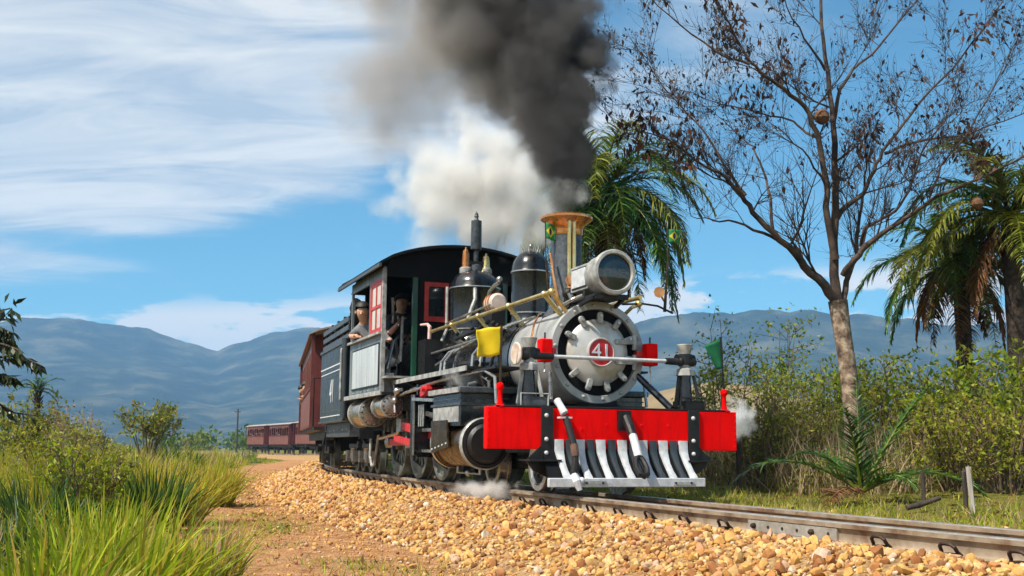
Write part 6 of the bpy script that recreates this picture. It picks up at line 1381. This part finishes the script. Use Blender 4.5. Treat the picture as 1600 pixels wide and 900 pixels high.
# ------------------------------------------------------------------ grasses on the path side
def tussock_geo(rng, c, h, n, spread, wid, droop, lean=1.0):
    a = rng.uniform(0, 2 * math.pi, n); r = spread * 0.32 * np.sqrt(rng.random(n)); t = np.abs(rng.normal(0.36, 0.24, n)) * lean
    C = np.column_stack([c[0] + r * np.cos(a), c[1] + r * np.sin(a), np.full(n, c[2] - 0.02)]); a2 = a + rng.normal(size=n) * 0.5
    D = np.column_stack([np.cos(a2) * np.sin(t), np.sin(a2) * np.sin(t), np.cos(t)])
    return blades(C, D, h * rng.uniform(0.55, 1.15, n), wid * rng.uniform(0.7, 1.25, n), rng, 5, droop * rng.uniform(0.5, 1.4, n))
TS = [ # column, distance, height, blades, spread, width, droop, kind, label
    (195, 4.9, 0.60, 480, 0.85, 0.021, 0.40, 'b', 'large bright green grass tussock nearest the camera at the path edge'),
    (75, 4.2, 0.50, 380, 0.70, 0.021, 0.40, 'b', 'bright grass tussock at the bottom left corner'),
    (330, 6.6, 0.42, 420, 0.60, 0.009, 0.42, 'd', 'pale dry grass tussock leaning over the path'),
    (25, 6.2, 0.46, 320, 0.60, 0.018, 0.34, 'k', 'dark strap-leaved clump at the left edge of the grass'),
    (72, 8.2, 0.56, 320, 0.60, 0.022, 0.34, 'k', 'dark strap-leaved clump left of the bright leafy weed'),
    (248, 10.6, 0.62, 380, 0.75, 0.026, 0.38, 'k', 'dark green strap-leaved clump in the middle of the grass'),
    (280, 11.8, 0.70, 520, 0.90, 0.018, 0.34, 'y', 'yellow green grass clump right of the dark strap-leaved one'),
    (335, 15.2, 0.72, 560, 0.90, 0.020, 0.34, 'y', 'yellow grass clump nearest the far carriages at the path edge'),
    (150, 6.8, 0.50, 380, 0.80, 0.019, 0.40, 'b', 'bright grass tussock behind the nearest large one'),
    (200, 13.2, 0.80, 520, 1.00, 0.018, 0.30, 'y', 'yellow grass clump behind the dark strap-leaved one'),
    (110, 11.0, 0.72, 520, 0.90, 0.014, 0.30, 'y', 'yellow green grass clump below the small distant palm')]
GM = {'b': [G_BRIGHT, G_BRIGHT, G_YELLOW], 'd': [G_DRY, G_YELLOW, G_BRIGHT], 'k': [G_DARK, G_DARK, L_MID], 'y': [G_YELLOW, G_BRIGHT, G_YELLOW]}
for i, (x, Y, h, n, sp, wd, dr, kd, lb) in enumerate(TS):
    c = on_ground(x, Y); rng = np.random.default_rng(200 + i); root = empty('grass_tussock', c); tag(root, lb, 'grass', 'grass tussocks beside the path')
    for k, m in enumerate(GM[kd]):
        A = Acc(); A.add(tussock_geo(rng, (0, 0, 0), h, n // 3, sp, wd, dr)); A.build('blades', m, root)['kind'] = 'stuff'
def meadow():
    rng = np.random.default_rng(77); A = Acc(); n = 5200
    px_ = rng.uniform(-260, 440, n); Y = 4.0 + rng.random(n) ** 1.5 * 60; X = (px_ - 800) / 1730 * Y
    d = trk_np(np.column_stack([X, Y]))[0]; k = (d > 3.6) & (d < 60); X, Y, d = X[k], Y[k], d[k]; z = ground_z(np.column_stack([X, Y]))
    edge = np.clip((d - 3.6) / 1.6, 0.25, 1.0)
    for i in range(len(X)):
        far = Y[i] > 16; kd = rng.random(); big = rng.random() < (0.30 if Y[i] > 9 else 0.15)
        h = (rng.uniform(0.42, 0.82) if big else rng.uniform(0.14, 0.40)) * edge[i] * (1.0 if Y[i] > 11 else 0.62); nb = int((60 if big else 26) * (0.40 if far else 0.66))
        v = fbm(X[i] * 0.30 + 4, Y[i] * 0.30, 2) + rng.normal() * 0.16
        mi = 2 if v < -0.22 else (0 if v < 0.06 else (1 if v < 0.33 else 3))
        A.add(tussock_geo(rng, (X[i], Y[i], z[i]), h, nb, 0.5 if big else 0.3, (0.016 if not far else 0.024) * (1.8 if mi == 2 else 1), 0.34), mi)
    o = A.build('meadow_grass', [G_BRIGHT, G_YELLOW, G_DARK, G_DRY]); tag(o, 'rough meadow grass left of the earth path', 'grass', kind='stuff')
meadow()
def low_turf():
    rng = np.random.default_rng(78); A = Acc()
    # verge behind the far rail, wisps on the path
    n = 40000; s = rng.random(n) ** 1.1 * 30; d = -0.75 - np.abs(rng.normal(0, 1.1, n)) - 0.1; 
    m2 = 9000; s2 = rng.random(m2) * 26 + 1.5; d2 = 2.5 + rng.normal(0, 0.26, m2)
    s = np.concatenate([s, s2]); d = np.concatenate([d, d2])
    p = np.stack([np.interp(s, _S, _T[:, 0]), np.interp(s, _S, _T[:, 1])], 1); dx = np.interp(s, _S, _D[:, 0]); dy = np.interp(s, _S, _D[:, 1])
    xy = p + np.stack([-dy, dx], 1) * d[:, None]; keep = fbm(xy[:, 0] * 0.9, xy[:, 1] * 0.9, 3) > np.where(d > 0, -0.02, -0.3); xy, d = xy[keep], d[keep]
    z = np.maximum(ground_z(xy), np.where(d < 0, np.interp(d, BD, BZ), -9)); C = np.column_stack([xy, z - 0.005]); n = len(C)
    D = np.column_stack([rng.normal(size=n) * 0.6, rng.normal(size=n) * 0.6, np.ones(n)]); mi = rng.integers(4, size=n)
    for k in range(4):
        q = mi == k; A.add(blades(C[q], D[q], rng.uniform(0.03, 0.13, q.sum()) * np.where(d[q] > 0, 0.7, 1.0), 0.007, rng, 3, 0.4), [0, 0, 1, 2][k])
    j = rng.integers(n, size=3000); A.add(leaf_mesh(C[j] + np.array([0, 0, 0.02]), rng.normal(size=(3000, 3)) * np.array([1, 1, 0.3]), rng.uniform(0.03, 0.09, 3000), rng.uniform(0.015, 0.035, 3000), rng), 3)
    o = A.build('verge_turf', [G_BRIGHT, G_YELLOW, G_DRY, L_RUST]); tag(o, 'short turf on the verge and in wisps on the path', 'grass', kind='stuff')
low_turf()
shrub('leafy_weed', 'bright light green leafy weed in the middle of the left grass', on_ground(140, 9.0), 0.72, 0.42, 26, 2200, 0.055, [L_LIME, L_LIME, G_BRIGHT], 301, cat='weed', crown=0.15, branch=8, lw=0.35)
shrub('leafy_weed', 'second light green weed further back above the first', on_ground(95, 12.5), 0.95, 0.55, 24, 2000, 0.06, [L_LIME, L_OLIVE], 302, cat='weed', crown=0.2, branch=8, lw=0.35)
shrub('bush', 'rounded olive bush below the small distant palm', on_ground(50, 26), 1.75, 0.85, 24, 1800, 0.13, [L_OLIVE, L_OLIVE, L_MID], 303, cat='bush', crown=0.25, branch=8)
shrub('spreading_tree', 'small spreading tree with flat crown above the left grass', on_ground(238, 37), 2.0, 1.05, 16, 1500, 0.15, [L_OLIVE, L_MID, L_OLIVE], 304, cat='tree', crown=0.6, branch=7, flat=0.25, stem_r=0.03)
shrub('dry_weed', 'tall grey dry weed stalks beside the olive bush', on_ground(112, 22), 1.55, 0.50, 26, 420, 0.06, [G_DRY, B_STEM], 305, cat='weed', crown=0.6, branch=4, stem_mat=G_DRY)
shrub('dry_weed', 'single tall dry stalk standing above the left grass', on_ground(172, 20), 1.22, 0.06, 3, 60, 0.06, [B_TWIG], 306, cat='weed', crown=0.6, branch=5, stem_mat=B_TWIG)
# left-hand tree reaching into the picture with long hanging leaves
def edge_tree():
    Y = 9.0; base = on_ground(-70, Y); root = empty('tree', base); tag(root, 'tree at the left edge reaching in with long drooping dark leaves', 'tree'); rng = np.random.default_rng(9)
    MB().tube([Vector((0, 0, -0.1)), Vector((0.02, 0, 0.5)), Vector((-0.03, 0.02, 1.0)), at(-60, 520, Y) - base, at(-40, 440, Y) - base], [0.09, 0.075, 0.06, 0.045, 0.02], 10).build('trunk', B_BARK, root, smooth=60)
    A = Acc()
    for k in range(9):   # the rest of the crown, outside the picture
        a = 2.1 + 0.45 * k; p0 = np.array([-0.03, 0.02, 0.75 + 0.10 * k]); p1 = p0 + np.array([math.cos(a) * 0.75, math.sin(a) * 0.75, 0.22])
        MB().tube([p0, (p0 + p1) / 2 + np.array([0, 0, 0.08]), p1], [0.018, 0.011, 0.005], 6).build('branch', B_TWIG, root, smooth=60)
        q = p0 + (p1 - p0) * rng.uniform(0.3, 1.05, (60, 1)) + rng.normal(size=(60, 3)) * 0.05
        A.add(leaf_mesh(q, rng.normal(size=(60, 3)) * 0.5 + np.array([0, 0, -0.8]), rng.uniform(0.09, 0.13, 60), rng.uniform(0.028, 0.042, 60), rng), 0)
    for pts, y1 in (([(-65, 560), (-20, 560), (20, 556), (45, 562), (66, 572)], 8.6), ([(-60, 520), (-20, 520), (5, 525), (25, 540)], 9.2), ([(-65, 600), (-25, 590), (5, 585), (22, 592)], 8.8), ([(-65, 640), (-30, 628), (0, 632), (22, 645), (60, 650)], 9.3), ([(-60, 535), (-25, 535), (5, 538), (32, 548)], 8.4), ([(-60, 500), (-30, 500), (0, 512), (18, 520)], 9.0)):
        P_ = [at(x, y, Y + (y1 - Y) * i / (len(pts) - 1)) - base for i, (x, y) in enumerate(pts)]
        MB().tube(P_, [0.018, 0.013, 0.010, 0.007, 0.004][:len(P_)], 6).build('branch', B_TWIG, root, smooth=60)
        if pts[0][1] == 640: n = 8
        else: n = 26
        for i in range(n):
            t = 0.35 + 0.65 * i / n; k = min(int(t * (len(P_) - 1)), len(P_) - 2); f_ = t * (len(P_) - 1) - k; q = np.array(tuple(P_[k].lerp(P_[k + 1], f_)))
            for sg in (1, -1): A.add(leaf_mesh(q[None] + rng.normal(size=(1, 3)) * 0.01, np.array([[0.35 + rng.normal() * 0.2, 0.55 * sg, -0.75 + rng.normal() * 0.25]]), rng.uniform(0.09, 0.13), rng.uniform(0.028, 0.042), rng), 0)
    A.build('crown', [mat('leaf_glossy_dark', (0.016, 0.03, 0.008), (0.05, 0.065, 0.014), 0.4, island=0.4, trans=0.15, spec=0.5)], root)['kind'] = 'stuff'
edge_tree()
# scrub line in the far valley
def far_scrub():
    rng = np.random.default_rng(90); A = Acc(); n = 260
    az = rng.uniform(-0.48, 0.5, n); r = rng.uniform(95, 330, n); X = np.sin(az) * r; Y = np.cos(az) * r; d = trk_np(np.column_stack([X, Y]))[0]; keep = np.abs(d) > 7; X, Y, r = X[keep], Y[keep], r[keep]
    z = ground_z(np.column_stack([X, Y]))
    for i in range(len(X)):
        h = rng.uniform(0.9, 2.4) * (1 + r[i] / 260); m = 150; c = rng.normal(size=(m, 3)); c = unit(c) * rng.random((m, 1)) ** 0.4 * np.array([h * 0.7, h * 0.7, h * 0.5]) + np.array([X[i], Y[i], z[i] + h * 0.42])
        A.add(leaf_mesh(c, rng.normal(size=(m, 3)) + np.array([0, 0, 0.5]), h * rng.uniform(0.14, 0.3, m), h * 0.13, rng), int(rng.integers(3)))
    o = A.build('distant_scrub', [L_MID, L_OLIVE, L_MID]); tag(o, 'scattered distant scrub across the valley floor', 'scrub', kind='stuff')
far_scrub()

# ------------------------------------------------------------------ posts, log, pole
M_PALEW = mat('weathered_wood', (0.26, 0.23, 0.19), (0.48, 0.44, 0.38), 0.9, scale=18, stretch=(1, 1, 0.15), bump=0.008, bscale=40)
M_DARKW = mat('dark_wood', (0.022, 0.016, 0.012), (0.07, 0.05, 0.036), 0.9, scale=18, stretch=(1, 1, 0.15), bump=0.008, bscale=40)
def post(x, Y, h, r_, m, lb, seed, tilt=(0, 0)):
    pr = random.Random(seed); mb = MB(); n = 9; rows = 6; vs = []
    prof = [1 + pr.uniform(-.16, .16) for _ in range(n)]
    for j in range(rows):
        z = -0.1 + (h + 0.1) * j / (rows - 1)
        for k in range(n): a = 2 * PI * k / n; q = r_ * prof[k] * (1 - 0.12 * j / rows) * (1 + pr.uniform(-.04, .04)); vs.append((q * math.cos(a), q * math.sin(a), z + (pr.uniform(-.03, .03) if j == rows - 1 else 0)))
    mb.add(vs, [(j * n + k, j * n + (k + 1) % n, (j + 1) * n + (k + 1) % n, (j + 1) * n + k) for j in range(rows - 1) for k in range(n)] + [tuple(range((rows - 1) * n, rows * n))])
    o = mb.build('fence_post', m, None, smooth=50); o.location = on_ground(x, Y); o.rotation_euler = (R(tilt[0]), R(tilt[1]), 0); tag(o, lb, 'post', 'old fence posts behind the verge'); return o
post(1508, 8.9, 0.36, 0.024, M_PALEW, 'pale weathered fence post under the right frond of the young palm', 1, (0, -3))
post(1497, 9.0, 0.33, 0.018, M_DARKW, 'thin dark fence post touching the pale one', 2)
post(1433, 9.8, 0.30, 0.018, M_DARKW, 'short dark fence post behind the fallen stick', 3)
post(1150, 12.2, 0.62, 0.035, M_DARKW, 'dark fence post right of the red beam', 4)
lg = MB().tube([(-0.14, 0, 0.02), (-0.04, 0.01, 0.04), (0.14, 0.0, 0.10)], [0.022, 0.024, 0.018], 8).build('fallen_stick', M_DARKW, None, smooth=50); lg.location = on_ground(1432, 9.2) + Vector((0, 0, 0.02)); tag(lg, 'short broken stick lying on the verge', 'stick')
po = empty('utility_pole', on_ground(374, 118)); tag(po, 'thin dark utility pole standing far off in the valley', 'pole')
MB().tube([(0, 0, -0.5), (0.03, 0, 4.6)], [0.09, 0.07], 8).build('pole', M_DARKW, po); MB().bx(-0.35, 0.35, -0.04, 0.04, 4.25, 4.33).build('crossarm', M_DARKW, po)

# ================================================================== SMOKE, STEAM AND AIR
def vol_material(name, build):
    m = bpy.data.materials.new(name); m.use_nodes = True; t = NT(m.node_tree); t.n.clear()
    out = t.new('ShaderNodeOutputMaterial'); pv = t.new('ShaderNodeVolumePrincipled'); t.l.new(pv.outputs[0], out.inputs['Volume'])
    build(t, pv); return m
def billow(t, co, s1, s2, warp=0.35):
    """rounded, cauliflower-like relief: cells pushed about by soft noise, with finer torn noise on top"""
    n = t.noise(co, s2 * 0.9, 4, 0.62, 0.0)
    w = t.math('MULTIPLY', t.math('SUBTRACT', n, 0.5), warp * 1.6)
    cb = t.new('ShaderNodeCombineXYZ')
    for i in range(3): t.put(cb.inputs[i], w)
    v = t.new('ShaderNodeTexVoronoi'); v.feature = 'F1'; v.inputs['Scale'].default_value = s1 * 1.25; t.put(v.inputs['Vector'], t.vmath('ADD', co, cb.outputs[0]))
    a = t.math('SUBTRACT', 0.52, v.outputs['Distance'])
    return t.math('ADD', t.math('MULTIPLY', a, 0.9), t.math('MULTIPLY', t.math('SUBTRACT', n, 0.5), 1.3))

ST = W(-1.13, 0, 2.60)
DR = Vector((-0.86, 0.50, 0)).normalized()
def plume_axis(h): return DR * (0.05 * h + 0.10 * h * h)
def plume_rad(h): return 0.12 + 0.42 * h if h < 2.6 else 0.12 + 0.42 * 2.6 + 0.30 * (h - 2.6)
def smoke_nodes(t, pv):
    tc = t.new('ShaderNodeTexCoord'); co = tc.outputs['Object']; sp = t.new('ShaderNodeSeparateXYZ'); t.l.new(co, sp.inputs[0]); x, y, h = sp.outputs
    hc = t.math('MAXIMUM', h, 0.0); k = t.math('ADD', t.math('MULTIPLY', hc, 0.05), t.math('MULTIPLY', t.math('MULTIPLY', hc, hc), 0.10))
    dx = t.math('SUBTRACT', x, t.math('MULTIPLY', k, DR.x)); dy = t.math('SUBTRACT', y, t.math('MULTIPLY', k, DR.y))
    rad = t.math('MINIMUM', t.math('ADD', 0.12, t.math('MULTIPLY', hc, 0.42)), t.math('ADD', 0.432, t.math('MULTIPLY', hc, 0.30)))
    al = t.math('ADD', t.math('MULTIPLY', dx, DR.x), t.math('MULTIPLY', dy, DR.y)); ac = t.math('SUBTRACT', t.math('MULTIPLY', dx, DR.y), t.math('MULTIPLY', dy, DR.x))
    # the wind pulls the lee side out to nearly twice the width
    st = t.maprange(hc, 0.3, 1.6, 1.0, 1.9); als = t.math('MAXIMUM', t.math('DIVIDE', al, st), t.math('MULTIPLY', al, -1.0))
    q = t.math('DIVIDE', t.math('SQRT', t.math('ADD', t.math('MULTIPLY', als, als), t.math('MULTIPLY', ac, ac))), rad)
    b = billow(t, co, 1.5, 3.8)
    grow = t.maprange(hc, 0.0, 0.7, 0.2, 1.0)
    f = t.math('ADD', t.math('SUBTRACT', 0.88, q), t.math('MULTIPLY', b, grow))
    leef = t.maprange(t.math('DIVIDE', al, rad), -0.1, 1.3, 0.0, 1.0)
    dens = t.maprange(f, 0.0, t.math('ADD', 0.30, t.math('MULTIPLY', leef, 0.45)), 0.0, 1.0, True)
    base = t.maprange(hc, 0.0, 2.4, 26.0, 7.0)
    low = t.math('MULTIPLY', t.maprange(h, -0.12, 0.02, 0.0, 1.0), t.maprange(h, 2.75, 3.25, 1.0, 0.0, True))
    lee = t.maprange(leef, 0.0, 1.0, 1.0, 0.16)
    t.l.new(t.math('MULTIPLY', t.math('MULTIPLY', t.math('MULTIPLY', dens, base), low), lee), pv.inputs['Density'])
    mixq = t.math('ADD', t.math('MULTIPLY', t.maprange(hc, 0.0, 2.4, 0.0, 1.0), 0.30), t.math('MULTIPLY', leef, 0.75), clamp=True)
    t.l.new(t.ramp(mixq, [(0.0, (0.07, 0.07, 0.075)), (0.3, (0.17, 0.167, 0.17)), (0.6, (0.42, 0.405, 0.395)), (1.0, (0.66, 0.63, 0.60))]), pv.inputs['Color']); pv.inputs['Absorption Color'].default_value = (0.0, 0.0, 0.0, 1); pv.inputs['Anisotropy'].default_value = 0.1
dom = MB(); hs = [-0.10, 0.15, 0.5, 0.9, 1.4, 1.9, 2.4, 2.9, 3.3]
dom.tube([plume_axis(max(h, 0)) + DR * (plume_rad(max(h, 0)) * max(0, min(0.75, (h - 0.2) * 0.5))) + Vector((0, 0, h)) for h in hs], [0.16] + [plume_rad(h) * (1.50 + max(0, min(0.75, (h - 0.2) * 0.5))) + 0.05 for h in hs[1:]], 24)
sm = dom.build('smoke_plume', vol_material('coal_smoke', smoke_nodes), None, smooth=0); sm.location = ST; tag(sm, 'dark grey coal smoke billowing up from the copper-capped chimney', 'smoke', kind='stuff')

def puff(name, label, c, rx, ry, rz, dens, col, s1, s2, soft=0.5, amp=1.0, core=0.75, taper=0.0, shift=0.0, cat='steam'):
    def nodes(t, pv):
        tc = t.new('ShaderNodeTexCoord'); co = tc.outputs['Object']; sp = t.new('ShaderNodeSeparateXYZ'); t.l.new(co, sp.inputs[0]); x, y, z = sp.outputs
        zz = t.math('DIVIDE', z, rz); w = t.math('SUBTRACT', 1.0, t.math('MULTIPLY', zz, taper))
        xs = t.math('SUBTRACT', x, t.math('MULTIPLY', zz, shift * rx))
        ex = t.math('DIVIDE', t.math('DIVIDE', xs, rx), w); ey = t.math('DIVIDE', t.math('DIVIDE', y, ry), w)
        q = t.math('SQRT', t.math('ADD', t.math('ADD', t.math('MULTIPLY', ex, ex), t.math('MULTIPLY', ey, ey)), t.math('MULTIPLY', zz, zz)))
        f = t.math('ADD', t.math('SUBTRACT', core, q), t.math('MULTIPLY', billow(t, co, s1, s2, 0.5 / s1) if amp else t.math('MULTIPLY', t.math('SUBTRACT', t.noise(co, s1, 3, 0.6), 0.5), 2.2), amp * 0.8 or 0.8))
        t.l.new(t.math('MULTIPLY', t.maprange(f, 0.0, soft, 0.0, 1.0, True), dens), pv.inputs['Density'])
        pv.inputs['Color'].default_value = tuple(col) + (1,); pv.inputs['Anisotropy'].default_value = 0.0
    mb = MB().ball((0, 0, 0), 1.0, 20, 12, (rx * 1.45, ry * 1.45, rz * 1.35))
    o = mb.build(name, vol_material(name + '_vapour', nodes), None, smooth=0); o.location = c; tag(o, label, cat, kind='stuff'); return o
puff('steam_cloud', 'white steam cloud rising over the cab from the safety valves', at(758, 298, 14.5), 1.50, 0.62, 1.32, 8.5, (0.995, 0.985, 0.965), 1.5, 3.4, soft=0.95, core=0.92, taper=0.22, amp=0.85)
puff('smoke_veil', 'thin brownish grey smoke drifting left of the plume', at(645, 100, 15.0), 1.85, 1.2, 1.75, 2.4, (0.56, 0.53, 0.505), 0.9, 2.0, soft=0.8, core=0.72, amp=0, cat='smoke')
puff('steam_wisp', 'wisp of steam over the near cylinder', W(-1.95, 0.74, 1.10), 0.30, 0.24, 0.17, 7.0, (0.97, 0.97, 0.97), 6, 14, soft=0.7, core=0.7)
puff('steam_wisp', 'low wisp of steam lying on the near rail', W(-1.35, 0.74, 0.0), 0.46, 0.40, 0.15, 9.0, (0.97, 0.97, 0.97), 5, 12, soft=0.8, core=0.7)
puff('steam_wisp', 'round puff of steam behind the far end of the red beam', at(1150, 655, 11.6), 0.30, 0.28, 0.30, 8.0, (0.97, 0.98, 0.99), 5, 11, soft=0.6, core=0.72)

hzb = MB().bx(-2650, 2650, -120, 2750, -12, 245).build('haze', None, None, smooth=0); hzb.data.materials.clear()
def haze_nodes(t, pv):
    pv.inputs['Density'].default_value = 0.00036; pv.inputs['Color'].default_value = (0.29, 0.57, 0.97, 1); pv.inputs['Anisotropy'].default_value = 0.0
hzb.data.materials.append(vol_material('hazy_air', haze_nodes)); tag(hzb, 'pale blue haze filling the valley', 'haze', kind='stuff')
